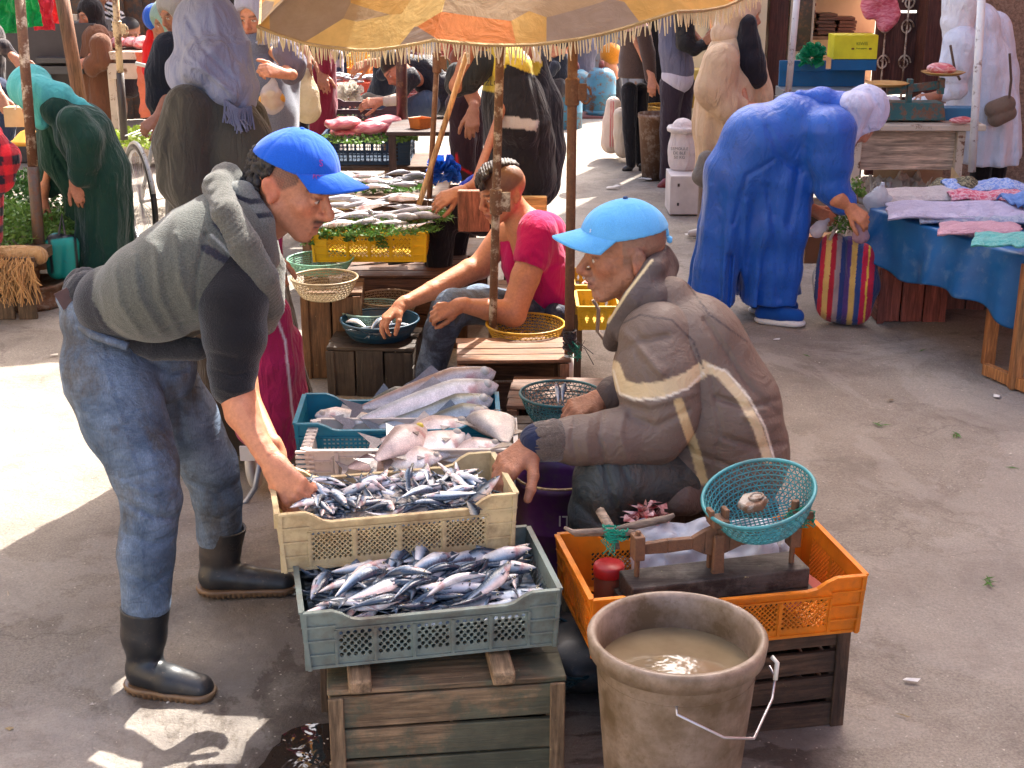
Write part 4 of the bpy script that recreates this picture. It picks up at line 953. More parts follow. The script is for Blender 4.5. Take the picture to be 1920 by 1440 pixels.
def heap(root, L, D, n, zb, zt, label, group, meshes, seed, yaw0, spread, sc0=(.85, 1.1), hump=None, pit=.14, name='sardine', skip=None, cat='fish'):
    r = random.Random(seed); Mx = inv(root); yw = root.rotation_euler.z
    for i in range(n):
        for _ in range(20):
            x, y = r.uniform(-.5, .5), r.uniform(-.5, .5)
            if not skip or not skip(x, y): break
        z = zb+(zt-zb)*(i/n)+(hump(x, y) if hump else 0)+r.uniform(-.003, .003)
        yaw = yaw0(x, y)+r.gauss(0, spread)
        if r.random() < .25: yaw += math.pi
        roll = R(90)+r.gauss(0, .45) if r.random() < .6 else R(-90)+r.gauss(0, .45)
        if r.random() < .22: roll += r.choice((-1, 1))*R(55)
        s_ = r.uniform(*sc0); ex = abs(math.cos(yaw))*.07*s_; ey = abs(math.sin(yaw))*.07*s_
        p_ = Mx@Vector((x*2*(L/2-ex*.8-.01), y*2*(D/2-ey*.8-.012), z))
        lay(r.choice(meshes), p_, yaw+yw, r.gauss(0, pit), roll, s_, name, label, group, cat)
def fill(root, L, D, z, m, parent=None, name='fish_mass'):
    """bed of fish below the top layers"""
    mb = MB(); Mx = inv(root)
    mb.grid(lambda u, v: Vector(((u-.5)*L, (v-.5)*D, z+.006*mnoise.noise(Vector((u*30, v*20, 1))))), 50, 36)
    return mb.build(name, m, root, smooth=True, local=True)
BED = fish_mat('fish_bed')
def bedmat():
    t = NT('packed_fish'); v = t.n('ShaderNodeTexVoronoi', {'Vector': t.map((18, 60, 30), rot=(0, 0, .5)), 'Scale': 1.}).outputs['Distance']
    t.set(base=t.ramp(v, [(.0, lin((170, 178, 188))), (.4, lin((84, 104, 124))), (.8, lin((24, 30, 38)))]), rough=.3, normal=t.bump(v, 1., .01)); return t.m
BED = bedmat()
fill(crA, GL-.035, GD-.035, .075, BED)
heap(crA, GL-.04, GD-.035, 132, .086, .126, 'blue backed sardine in the heap filling the grey green crate', 'sardines in the grey green crate', SV, 3,
     lambda x, y: R(22)+x*.4 if y < .2 else R(35)+x*.3, .42, hump=lambda x, y: .012*(1-4*x*x)+.012*(x > .3)*(y > .1)+.012*(x < -.3), sc0=(1.0, 1.3))
fill(crB, CL-.035, CD-.03, .085, BED)
heap(crB, CL-.045, CD-.04, 166, .096, .134, 'small bent sardine strewn over ice in the cream crate', 'sardines in the cream crate', SV, 11,
     lambda x, y: R(0)+x*2.2+y*1.5, .8, sc0=(.65, .92), pit=.25, skip=lambda x, y: (abs(x+.03)/.19)**2+(abs(y+.12)/.26)**2 < 1 or (abs(x-.12)/.12)**2+(abs(y-.2)/.09)**2 < 1)
# crushed ice
t = NT('crushed_ice'); ic = t.noise(40, 6, .7); t.set(base=t.ramp(ic, [(.3, lin((172, 160, 152))), (.6, lin((214, 204, 196))), (.8, lin((238, 234, 230)))]), rough=.25, spec=.6, normal=t.bump(t.noise(160, 5, .7), 1., .006)); t.translucent(.2, lin((220, 214, 208)))
def icef(u, v):
    x, y = (u-.5)*(CL-.06), (v-.5)*(CD-.05); q = Vector((x*34, y*34, 2)); k = max(0, 1-((u-.48)/.42)**2-((v-.42)/.46)**2)
    return Vector((x, y, .088+.026*k**.5+.007*abs(mnoise.noise(q*2.6))+.009*mnoise.noise(q)))
mb = MB(); mb.grid(icef, 150, 90); o = mb.build('crushed_ice', t.m, None, local=True); o.location = crB.location; o.rotation_euler = crB.rotation_euler
tag(o, 'crushed ice heaped among the sardines in the cream crate', 'ice', kind='stuff')
# loose sardines
Q = inv(crB)
lay(SV[3], Q@Vector((.17, -CD/2-.008, .118)), R(70), R(-55), R(60), .8, label='sardine hanging head down over the front rim of the cream crate', cat='fish')
# ---- big fish
LC = ((104, 104, 104), (168, 168, 172), (222, 216, 214))
def bigfish(name, label, c0, c1, L=None, Hh=.075, Wd=.05, cols=LC, roll=R(70), bend=.03, arch=0., tail=.17, deep=.32, seed=0, group=None, mat=None, ring=(196, 190, 180), snout=1., cat='fish', z=None):
    """head at c0, tail at c1 (world)"""
    c0 = Vector(c0); c1 = Vector(c1); d = c0-c1; Lx = L or d.length
    root = thing(name, label, cat, (c0+c1)/2, group)
    X = d.normalized(); Y = Vector((0, 0, 1)).cross(X).normalized(); Z = X.cross(Y); Mr = Matrix((X, Y, Z)).transposed()@Matrix.Rotation(roll, 3, 'X')
    V, Fc, C, e = fishmesh(Lx, Hh, Wd, bend, arch, cols, seed, tail, deep, snout=snout, nx=30, na=18)
    nb = [i for i in Fc]; W3 = np.array(Mr)
    k = 31*18
    body = [f for f in Fc if max(f) < k]; fins = [f for f in Fc if min(f) >= k]
    nt_ = 10                                    # tail fin has 2x5 vertices
    tl = [f for f in fins if max(f) < k+nt_]; ot = [f for f in fins if min(f) >= k+nt_]
    fns = [('fin', [f for f in ot if k+nt_+6*q <= min(f) < k+nt_+6*q+6], False) for q in range(4)]
    for nm, fs, sm in [('body', body, True), ('tail_fin', tl, False)]+fns:
        us = sorted({i for f in fs for i in f}); mp = {a: b for b, a in enumerate(us)}
        if not us: continue
        mk(nm, (W3@V[us].T).T, [tuple(mp[i] for i in f) for f in fs], mat or FM2, root, smooth=sm, local=True, col=C[us])
    for s_ in (-1, 1):
        for rr_, dy, mm, nm in ((e[4]*1.3, .0, M('plastic', ring, dirt=0.), 'eye'), (e[4]*.7, .0016, EYE, 'pupil')):
            mb = MB(); cy = e[1]+s_*(e[3]*.97+dy); mb.lathe([(rr_, 0), (rr_*.7, rr_*.35), (0, rr_*.5)], (0, 0, 0), 12, M=Matrix.Rotation(-s_*math.pi/2, 3, 'X'))
            v = [(Mr@(Vector(q)+Vector((e[0], cy, e[2])))) for q in mb.v]; mk(nm, v, mb.f, mm, root, smooth=True, local=True)
    return root
zt = .56
BF = [  # long grey fish in the turquoise crate: head px, tail px
 ((930, 697), (655, 770), .60, .085, ((120, 96, 90), (150, 150, 158), (214, 208, 206)), 'topmost long striped fish with bloody head sticking out over the turquoise crate'),
 ((935, 722), (640, 798), .585, .08, ((150, 150, 152), (206, 196, 196), (228, 216, 212)), 'long pale fish with pink cheek and open mouth, second over the turquoise crate'),
 ((925, 748), (690, 805), .575, .075, ((84, 86, 78), (140, 150, 160), (206, 206, 204)), 'long dark backed fish third from the top of the turquoise crate'),
 ((922, 772), (745, 812), .555, .07, ((78, 80, 72), (132, 144, 156), (200, 200, 198)), 'dark backed fish lowest of the fan in the turquoise crate'),
 ((790, 738), (640, 782), .545, .075, ((82, 82, 70), (136, 142, 148), (196, 196, 196)), 'shorter olive backed fish lying at the left behind the long ones'),
 ((590, 780), (740, 786), .535, .06, ((190, 170, 160), (222, 206, 200), (232, 222, 216)), 'pale fish with gaping head at the left end of the turquoise crate'),
 ((845, 790), (690, 800), .53, .06, ((150, 150, 156), (200, 196, 200), (226, 220, 218)), 'pale bellied fish half hidden under the long ones in the turquoise crate')]
for i, (a, b, z, hh, cols, lb_) in enumerate(BF):
    bigfish('long_fish', lb_, P(*a, z), P(*b, z-.05), Hh=hh*1.22, Wd=hh*.85, cols=tuple(tuple(min(245, int(v*1.2)) for v in c_) for c_ in cols), roll=R(-36 if i != 5 else 50), bend=.035*(-1)**i, seed=i, tail=.14, deep=.3, snout=.8)
BR = ((150, 132, 128), (196, 178, 172), (226, 212, 204)); BRD = ((118, 100, 98), (160, 142, 140), (190, 170, 162))
BM = [((882, 790), (690, 832), .545, .085, BR, 60, 'long pale bream across the back of the white crate'),
 ((798, 800), (690, 872), .575, .075, BRD, 62, 'brown bream with yellow eye lying topmost in the white crate'),
 ((872, 812), (715, 868), .56, .085, BR, 70, 'plump pale bream under the yellow eyed one in the white crate'),
 ((900, 772), (955, 838), .575, .115, ((120, 112, 108), (190, 172, 160), (214, 196, 184)), 80, 'round bream standing on its side at the right end of the white crate'),
 ((940, 832), (800, 862), .545, .07, BR, 60, 'bream with dark head along the front rim of the white crate'),
 ((830, 858), (690, 872), .54, .065, BR, 60, 'bream lying along the front of the white crate behind the cream one'),
 ((745, 850), (640, 880), .535, .06, BRD, 60, 'thin brown fish at the left of the white crate bream'),
 ((955, 850), (850, 872), .53, .06, BR, 75, 'bream tucked in the front right corner of the white crate')]
for i, (a, b, z, hh, cols, rl, lb_) in enumerate(BM):
    bigfish('sea_bream', lb_, P(*a, z), P(*b, z-.03), Hh=hh*1.3, Wd=hh*.55, cols=tuple(tuple(min(245, int(v*1.2)) for v in c_) for c_ in cols), roll=R(-rl), bend=.03*(-1)**i, seed=20+i, tail=.2, deep=.36, ring=(206, 180, 70) if i == 1 else (180, 170, 160))
# fish in the dark basket and scraps
for i, (x, y, z, yw_, lb_) in enumerate(((690, 615, .285, 20, 'small silver fish lying left in the dark blue basket'), (708, 612, .29, 60, 'small fish held by the tail in the dark blue basket'), (722, 608, .29, 75, 'small brown fish upright in the dark blue basket'), (742, 612, .283, 10, 'small dark fish right in the dark blue basket'), (700, 622, .28, -10, 'small fish across the front of the dark blue basket'), (670, 610, .282, 140, 'small fish head at the left rim of the dark blue basket'))):
    lay(SV[i % 6], P(x, y, z), R(yw_), R(20 if i in (1, 2) else 0), R(80), .95, 'small_fish', lb_)
for i, (x, y, z, yw_) in enumerate(((1045, 738, .40, 95), (1058, 736, .40, 80))):
    lay(SV[i], P(x, y, z-.02), R(yw_), R(35), R(80), .6, 'small_fish', ['thin fish tail end in the blue green basket', 'bright silver fish in the blue green basket beside the hand'][i])
def scraps(name, label, c, rx, ry, m, n=60, seed=0, h=.02, parent=None):
    r = random.Random(seed); mb = MB()
    for i in range(n):
        a = r.random()*6.28; q = r.random()**.5; p_ = Vector(c)+Vector((rx*q*math.cos(a), ry*q*math.sin(a), r.random()*h*(1-q*q)))
        s_ = r.uniform(.006, .016); mb.add([p_+Vector((r.gauss(0, s_), r.gauss(0, s_), r.gauss(0, s_*.5))) for _ in range(4)], [(0, 1, 2), (0, 2, 3), (1, 3, 2), (0, 3, 1)])
    return tag(mb.build(name, m, parent, loc=None if parent else Vector(c)), label, 'fish scraps', kind='stuff')
scraps('fish_scraps', 'fish scraps and scales in the bottom of the yellow basket', (yb.x, yb.y, .30), .09, .08, M('meat', (150, 110, 96)), 90, 3)
scraps('fish_guts', 'dark red fish guts at the back of the orange crate by the knee', J(1215, 972, 3.18), .05, .03, M('meat', (140, 40, 44)), 60, 5, .05)
# ------------------------------------------------------------ figures
def frame(fwd, up=(0, 0, 1)):
    f = Vector(fwd).normalized(); u = Vector(up); l = u.cross(f).normalized(); u = f.cross(l)
    return Matrix((f, l, u)).transposed()           # columns: forward, left, up
def head_prims(S, c, Rm, s=1., hi=True, female=False, mouth=0., noseL=1., neck=None, k=.02, thin=0.):
    L = lambda x, y, z: np.array(c)+np.array(Rm@Vector((x, y, z)))*s
    A = np.array(Rm); E_ = lambda x, y, z, r, kk=k, op=1: S.el(L(x, y, z), np.array(r)*s, rot=A.T, k=kk*s, op=op)
    C_ = lambda a, b, ra, rb, kk=k, op=1: S.rc(L(*a), L(*b), ra*s, rb*s, kk*s, op)
    E_(-.014, 0, .036, (.098, .075, .086)); E_(.026, 0, -.028, (.060, .058-thin, .082), .03)
    for y in (-1, 1):
        C_((-.005, y*.050, -.050), (.058, y*.016, -.098), .022, .019, .02)
        E_(.052, y*.040, -.020, (.024, .020, .02), .02)
    E_(.068, 0, -.100, (.019, .022, .018), .015)
    if female: pass
    if neck is not None:
        C_((-.02, 0, -.045), (-.035, 0, -.10), .054, .052, .02)
        S.rc(L(-.035, 0, -.10), neck[0], .052*s, neck[1], .03)
    else: C_((-.02, 0, -.045), (-.045, 0, -.16), .054, .056, .02)
    C_((.076, -.030, .020), (.076, .030, .020), .011, .011, .012)
    for y in (-1, 1):
        E_(.096, y*.031, .002, (.018, .017, .0115), .010, -1)
        E_(.070, y*.031, -.001, (.0155, .0155, .0135), .002)
        if hi:
            C_((.082, y*.018, .0055), (.078, y*.044, .003), .0042, .0038, .003)
            C_((.081, y*.020, -.0095), (.077, y*.042, -.0085), .003, .003, .004)
    nx_ = .102+.010*(noseL-1); C_((.082, 0, .012), (nx_, 0, -.026), .0085, .0115, .014)
    E_(nx_+.002, 0, -.032, (.0125, .0115, .0105), .006)
    for y in (-1, 1): E_(.094, y*.0125, -.038, (.010, .008, .008), .006)
    C_((nx_-.006, 0, -.040), (.080, 0, -.052), .0095, .012, .006)
    E_(.074, 0, -.066, (.020, .026, .022), .015)
    g = .004+mouth
    C_((.086, -.021, -.0615), (.0945, 0, -.058), .0045, .006, .006); C_((.0945, 0, -.058), (.086, .021, -.0615), .006, .0045, .006)
    C_((.084, -.018, -.0705-g), (.0905, 0, -.0725-g), .0045, .0065, .006); C_((.0905, 0, -.0725-g), (.084, .018, -.0705-g), .0065, .0045, .006)
    C_((.1, -.022, -.0655-g*.5), (.1, .022, -.0655-g*.5), .0016+g*.4, .0016+g*.4, .003, -1)
    for y in (-1, 1):
        E_(-.026, y*.0795, -.008, (.019, .0085, .031), .005)
        if hi: E_(-.022, y*.0885, -.006, (.011, .006, .020), .004, -1); E_(-.018, y*.081, -.034, (.008, .007, .010), .006)
def head_paint(V, c, Rm, s, skin, hair=None, lips=None, beard=0., stache=0., brow=1., stub=None, hairfn=None, bcol=(40, 34, 32)):
    """V world -> colours (linear)"""
    q = (V-np.array(c))@np.array(Rm)/s; x, y, z = q[:, 0], q[:, 1], q[:, 2]; ay = np.abs(y)
    C = np.tile(np.array(lin(skin)), (len(V), 1)); inh = (x*x+y*y+z*z < .17**2)
    def mixc(m, col, a=1.): 
        m = np.clip(m, 0, 1)[:, None]*a; C[:] = C*(1-m)+np.array(lin(col))*m
    sm = lambda e0, e1, v: np.clip((v-e0)/(e1-e0), 0, 1)
    red = tuple(int(v) for v in (min(255, skin[0]*1.05), skin[1]*.82, skin[2]*.76))
    mixc(np.exp(-((x-.06)**2+(ay-.042)**2+(z+.03)**2)/.02**2)*inh, red, .5); mixc(np.exp(-((x-.105)**2+y**2+(z+.034)**2)/.014**2)*inh, red, .5)
    mixc((ay > .070)*inh*(np.abs(x+.026) < .025)*(np.abs(z+.006) < .034), red, .45)
    lip = inh*(x > .07)*np.exp(-((z+.066)/.0095)**4)*sm(.025, .018, ay); mixc(lip, lips or (150, 88, 80), .75)
    mixc(inh*(x > .07)*np.exp(-((z+.0665)/.002)**2)*sm(.024, .02, ay), (60, 26, 24), .9)
    b = inh*(x > .05)*np.exp(-((z-.0195-.10*np.maximum(0, .03-ay)*0-(.002-.0025*((ay-.03)/.02)**2))/.0042)**2)*sm(.008, .014, ay)*sm(.054, .046, ay); mixc(b, bcol, .85*brow)
    ey = inh*(x > .068)*(((ay-.031)/.0125)**2+((z+.002)/.0052)**2 < 1); mixc(ey, (214, 206, 198), 1.)
    ir = inh*(x > .068)*(((ay-.031)/.0052)**2+((z+.002)/.0052)**2 < 1); mixc(ir, (36, 24, 20), 1.)
    ld = inh*(x > .066)*np.exp(-((z-.0048)/.0018)**2)*sm(.016, .02, ay)*sm(.048, .043, ay); mixc(ld, (44, 30, 26), .7)
    mixc(inh*(x > .07)*np.exp(-((z+.014)/.006)**2-((ay-.03)/.016)**2), (90, 60, 50), .3)
    if stache: mixc(inh*(x > .07)*np.exp(-((z+.050+ay*.12)/.0062)**2)*sm(.032, .022, ay), bcol, stache)
    if beard: mixc(inh*sm(-.035, -.06, z)*sm(-.03, .01, x)*(1-np.exp(-((z+.066)/.009)**4-(ay/.024)**4)), bcol, beard)
    if stub is not None: mixc(inh*sm(.005, .02, z+.35*np.minimum(x, .06)*0-x*.9)*1., stub[0], stub[1])
    if hairfn is not None: mixc(hairfn(x, y, z)*inh, hair)
    return C
def hand_prims(S, W, d, n, side=1, s=1., curl=(.5, .55, .6, .7), thumb=(.6, .2), spread=.06, k=.008, fr=1.):
    """W wrist, d towards the fingers, n out of the back of the hand; side=+1: thumb on the left of d seen from the back"""
    d = Vector(d).normalized(); n = Vector(n); y = n.cross(d).normalized()*side; n = (d.cross(y)*side).normalized(); W = Vector(W)
    T = lambda a, b, c: W+(d*a+y*b+n*c)*s
    S.rc(T(-.02, 0, 0), T(.012, .006, 0), .0235*s, .022*s, .012*s); S.rc(T(-.02, -.0, 0), T(.012, -.008, 0), .0235*s, .021*s, .012*s)
    ys = (.028, .009, -.010, -.027); ln = (.074, .083, .077, .060); kx = (.090, .094, .089, .080)
    for i in range(4):
        S.rc(T(.012, ys[i]*.45, 0), T(kx[i], ys[i], .001), .0175*s, .0115*s, .010*s)
        c = curl[i]; p_ = T(kx[i], ys[i], .001); a = c*.8; dd = (d*math.cos(a)-n*math.sin(a)); yaw = (ys[i]/.028)*spread*(1-min(1, c)*.8); dd = (dd+y*yaw).normalized()
        r0 = .0098*fr*(1 if i < 3 else .88)
        for j, f in enumerate((.44, .31, .25)):
            q = p_+dd*ln[i]*f*s; S.rc(p_, q, (r0-.0009*j)*s, (r0-.0009*(j+1))*s, .004*s if j else .007*s); p_ = q
            a += c*(1.1 if j == 0 else .8); dd = (d*math.cos(a)-n*math.sin(a)+y*yaw*.5).normalized()
    S.rc(T(.014, .016, -.006), T(.048, .034, -.012), .018*s, .014*s, .012*s)
    p_ = T(.040, .034, -.010); a, b = thumb; dd = (d*math.cos(a)+y*math.sin(a)*.9-n*b).normalized()
    for j, L_ in enumerate((.036, .032, .024)):
        q = p_+dd*L_*s; S.rc(p_, q, (.0125-.0012*j)*fr*s, (.0115-.0014*j)*fr*s, .006*s); p_ = q; dd = (dd*1.+d*.25-n*.18-y*.12).normalized()
def part(name, m, parent, chains=(), k=.03, h=.008, more=(), k2=.06, col=None, disp=None, crz=None, paint=None, clip=None, S=None, cuts=(), hz=None, solid=0):
    S = S or SDF(k)
    for ch in chains: S.pc(ch, k)
    for ch in more: S.pc(ch, k2)
    for ch in cuts: S.pc(ch, .01, op=-1)
    cl = clip
    if hz is not None: cl = lambda X, Y, Z: (hz-Z)+0*X+0*Y
    V, Fc = S.mesh(h, disp=disp, clip=cl)
    if crz: V = creases(V, crz)
    C = np.tile(np.array(lin(col or (255, 255, 255))), (len(V), 1))
    if paint:
        x, y = pix(V)
        C = paint(V, x, y, C)
    return mk(name, V, Fc, m, parent, smooth=True, col=C)
def polyset(C, x, y, poly, col, cond=None, a=1.):
    m = inpoly(x, y, poly)
    if cond is not None: m &= cond
    C[m] = C[m]*(1-a)+np.array(lin(col))*a
def lineset(C, x, y, pts, wd, col, cond=None, a=1.):
    m = np.clip((wd-nearline(x, y, pts))/2.+.5, 0, 1)*a
    if cond is not None: m = m*cond
    C[:] = C*(1-m[:, None])+np.array(lin(col))*m[:, None]
def bodypart(name, parent, c, Rm, s, skin, neck, hands=(), arms=(), core=(), h=.0035, hi=True, m=None, extra=None, **pk):
    """one skin mesh: head, neck, trunk core, arms and hands"""
    S = SDF(.02); hk = {a: pk.pop(a) for a in ('mouth', 'noseL', 'female', 'thin') if a in pk}
    if c is not None: head_prims(S, c, Rm, s, hi=hi, neck=neck, **hk)
    for ch in core: S.pc(ch, .05)
    for ch in arms: S.pc(ch, .012)
    for kw in hands: hand_prims(S, **kw)
    nk = Vector(neck[0]) if neck is not None else (Vector(c)+(Rm@Vector((-.045, 0, -.16)))*s if c is not None else None)
    if nk is not None and not core:
        ends = [J(*ch[0][:3]) for ch in arms]+[kw['W'] for kw in hands[len(arms):]]
        for e_ in ends: S.chain([(nk, .03), (nk.lerp(e_, .5), .02), (e_, .02)])
    V, Fc = S.mesh(h)
    if extra: V = extra(V)
    C = head_paint(V, c if c is not None else Vector((0, 0, -9)), Rm or Matrix.Identity(3), s, skin, **pk)
    return mk(name, V, Fc, m or M('skin'), parent, smooth=True, col=C)
def cap(parent, c, Rm, s, m, btn, tilt=0., brimL=.085, name='cap'):
    """baseball cap: crown, brim, button and seams"""
    Rt = Rm@Matrix.Rotation(tilt, 3, 'Y'); L = lambda x, y, z: Vector(c)+(Rt@Vector((x, y, z)))*s; A = np.array(Rt)
    S = SDF(.02); S.el(L(-.012, 0, .040), np.array((.110, .089, .098))*s, rot=A.T); S.el(L(.035, 0, .045), np.array((.066, .07, .072))*s, rot=A.T, k=.03)
    o_ = np.array(L(0, 0, .050)); u = A[:, 2]; f_ = A[:, 0]
    def clip(X, Y, Z):
        d = (X-o_[0])*u[0]+(Y-o_[1])*u[1]+(Z-o_[2])*u[2]; e = (X-o_[0])*f_[0]+(Y-o_[1])*f_[1]+(Z-o_[2])*f_[2]; return -(d+.10*np.minimum(e, .02)+.0*e)
    def seam(p_):
        q = (p_-np.array(c))@A/s; a = np.arctan2(q[:, 1], q[:, 0]+.012); return .0016*np.exp(-(np.abs(((a+math.pi/6) % (math.pi/3))-math.pi/6)/.03)**2)+.0015*np.sin(q[:, 0]*55+q[:, 1]*40)*.6
    V, Fc = S.mesh(.0036*s, disp=seam, clip=clip); cr_ = mk(name, V, Fc, m, parent, smooth=True)
    mb = MB()
    def bf(a_, t_):
        a = (a_-.5)*R(150); r0 = .078; x = -.0+.098*math.cos(a)*1.0; y = .080*math.sin(a)/math.sin(R(75)); ext = brimL*max(0, math.cos(a*.93))**.55
        xx = x+t_*ext; yy = y*(1+.02*t_); return L(xx, yy, .066-.034*(abs(yy)/.08)**2.2*(.45+.55*t_)-.012*t_)
    mb.grid(bf, 40, 10); mk('brim', mb.v, mb.f, m, cr_, smooth=True).modifiers.new('s', 'SOLIDIFY').thickness = .004*s
    mb = MB(); mb.lathe([(.0, .008), (.005, .007), (.007, .002), (.0, 0)], n=10); mk('button', [L(-.012, 0, .137)+(Rt@Vector(q))*s for q in mb.v], mb.f, btn, cr_, smooth=True)
    return cr_, L, Rt
def blobs(name, m, parent, pts, h=.004, disp=None, k=.006, col=None):
    S = SDF(k)
    for p_, r in pts: S.el(p_, (r, r, r), k=k)
    V, Fc = S.mesh(h, disp=disp); return mk(name, V, Fc, m, parent, smooth=True, col=None if col is None else np.tile(np.array(lin(col)), (len(V), 1)))
def boot(parent, shaft, foot, name='boot', m=None, sole=None):
    foot = [(x, y, P(x, y, .052-.012*i_).y, r*(1-.06*i_)) for i_, (x, y, Y, r) in enumerate(foot)]
    """rubber boot from traced points: shaft chain and foot chain, flat sole on the ground"""
    S = SDF(.03); S.pc(shaft, .03); S.pc(foot, .03)
    top = J(*shaft[0][:3]); r0 = shaft[0][3]*mpp(*shaft[0][:3]); nrm = (J(*shaft[0][:3])-J(*shaft[1][:3])).normalized()
    S.rc(top+nrm*.10, top-nrm*.035, r0*.86, r0*.84, .004, -1)
    cl = lambda X, Y, Z: np.maximum(.022-Z, ((X-top.x)*nrm.x+(Y-top.y)*nrm.y+(Z-top.z)*nrm.z))+0*X+0*Y
    V, Fc = S.mesh(.0045, clip=cl); o = mk(name, V, Fc, m or M('rubber', (40, 42, 44)), parent, smooth=True)
    S2 = SDF(.02)
    for x, y, Y, r in foot: q = J(x, y, Y); rr_ = r*mpp(x, y, Y)*1.1; S2.el(Vector((q.x, q.y, .018)), (rr_, rr_, .02), k=.04)
    a, b = J(*foot[0][:3]), J(*foot[-1][:3])
    for t_ in np.linspace(0, 1, 9):
        q = a.lerp(b, t_); ra = foot[0][3]*mpp(*foot[0][:3]); rb_ = foot[-1][3]*mpp(*foot[-1][:3]); rr_ = (ra*(1-t_)+rb_*t_)*1.06-(.006 if .3 < t_ < .5 else 0); S2.el(Vector((q.x, q.y, .016)), (rr_, rr_, .018), k=.02)
    cl2 = lambda X, Y, Z: np.maximum(np.maximum(.001-Z, Z-.026), -9)+0*X+0*Y
    dr = (b-a).normalized()
    V, Fc = S2.mesh(.004, clip=cl2, disp=lambda p_: .0035*(np.sin((p_@np.array(dr))*420) > .4)*(p_[:, 2] < .014)); mk('sole', V, Fc, sole or M('rubber', (112, 86, 62)), o, smooth=True)
    return o
SK1 = (196, 132, 100); SK2 = (166, 112, 84); SK3 = (188, 126, 92)
SKIN = M('skin', var=.12, vs=14); SKINW = M('skin', var=.2, vs=22, wrk=.9)
# ======================================================== man bending on the left
pm = thing('person', 'man in blue cap, grey vest and jeans bending to lift the cream crate', 'person', (-.82, 3.45, 0))
hc = J(549, 350, 3.46); hR = frame((.90, -.22, -.36), (.30, 0, 1)); S_ = 1.02
fa0 = J(436, 735, 3.2); hw = J(512, 868, 3.10)
def mexp(V):
    return creases(V, [([(596, 372), (612, 366)], 3, -.002, 0, 3.45), ([(606, 400), (590, 420), (588, 436)], 3, -.0025, 0, 3.45), ([(570, 372), (560, 380)], 3, -.0015, 0, 3.45), ([(455, 760), (500, 850)], 5, .003, 0, 3.4), ([(448, 800), (490, 870)], 4, .002, 0, 3.4)])
bodypart('body', pm, hc, hR, S_, SK1, (J(462, 425, 3.46), .065), m=SKIN, extra=mexp, mouth=.006, noseL=1.9, stache=.9, beard=.18, bcol=(34, 28, 28), brow=1., hair=(40, 34, 34), hairfn=lambda x, y, z: np.clip((z+.008-.9*np.abs(x+.002))/.010, 0, 1)*(x < .028)*.85*(.75+.25*np.sin(x*900)*np.sin(z*700)),
    hands=[dict(W=hw, d=J(548, 915, 3.06)-hw, n=(-.25, -.75, .35), side=-1, s=1.08, curl=(.75, .85, .9, .9), thumb=(.35, .25), fr=1.1),
           dict(W=J(515, 846, 3.32), d=(.3, .1, -.9), n=(-.9, 0, -.2), side=1, s=1.05, curl=(.7, .8, .8, .8))],
    arms=[[(432, 690, 3.23, 36), (455, 775, 3.17, 33), (490, 838, 3.12, 22), (512, 868, 3.10, 17)], [(446, 660, 3.56, 32), (462, 750, 3.46, 26), (515, 846, 3.32, 17)]],
    core=[[(462, 425, 3.46, 45), (420, 470, 3.46, 60), (260, 560, 3.46, 60)], [(425, 500, 3.33, 40), (436, 620, 3.26, 40), (434, 700, 3.22, 36)], [(440, 500, 3.58, 40), (446, 660, 3.56, 32)]], h=.0034)
KN = M('knit', var=.12, vs=10)
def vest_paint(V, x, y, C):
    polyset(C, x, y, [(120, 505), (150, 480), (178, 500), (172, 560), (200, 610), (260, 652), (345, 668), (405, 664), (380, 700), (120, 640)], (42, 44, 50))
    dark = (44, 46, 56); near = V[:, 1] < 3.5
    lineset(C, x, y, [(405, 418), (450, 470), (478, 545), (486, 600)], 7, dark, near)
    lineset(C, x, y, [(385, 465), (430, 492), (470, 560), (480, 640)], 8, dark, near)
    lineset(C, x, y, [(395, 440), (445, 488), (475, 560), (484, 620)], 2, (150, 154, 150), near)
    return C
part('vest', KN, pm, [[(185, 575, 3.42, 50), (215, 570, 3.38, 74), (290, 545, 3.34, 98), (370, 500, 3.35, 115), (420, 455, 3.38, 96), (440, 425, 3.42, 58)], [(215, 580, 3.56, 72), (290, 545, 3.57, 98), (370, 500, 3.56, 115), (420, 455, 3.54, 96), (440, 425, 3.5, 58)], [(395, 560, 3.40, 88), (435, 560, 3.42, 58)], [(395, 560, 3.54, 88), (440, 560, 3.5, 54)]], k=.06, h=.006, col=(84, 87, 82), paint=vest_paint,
    disp=lambda p_: wr(p_, 13, .0022, 5, (.9, 0, .5)),
    crz=[([(250, 480), (262, 560), (300, 620)], 7, .008, 0, 3.5), ([(290, 460), (300, 560), (345, 640)], 8, .010, 0, 3.5), ([(330, 440), (340, 530), (372, 600)], 7, .008, 0, 3.5), ([(215, 500), (225, 570), (262, 625)], 7, .007, 0, 3.5), ([(372, 560), (350, 600), (250, 640)], 3, -.005, 0, 3.5), ([(385, 440), (368, 520), (366, 600)], 4, -.008, 0, 3.5), ([(150, 500), (180, 500), (200, 600), (280, 655)], 5, .004, 0, 3.6)])
def rib(f, d): d = np.array(d); return lambda p_: -.0035*np.abs(np.sin((p_@d)*f))
part('hem_band', M('knit', (46, 47, 52), var=.1), pm, [[(160, 545, 3.40, 34), (205, 618, 3.38, 30), (290, 650, 3.36, 24), (370, 655, 3.36, 20)], [(160, 540, 3.56, 38), (215, 600, 3.58, 60)], [(170, 560, 3.48, 52), (215, 610, 3.46, 64)]], k=.04, h=.0055, disp=rib(260, (.75, .0, -.65)))
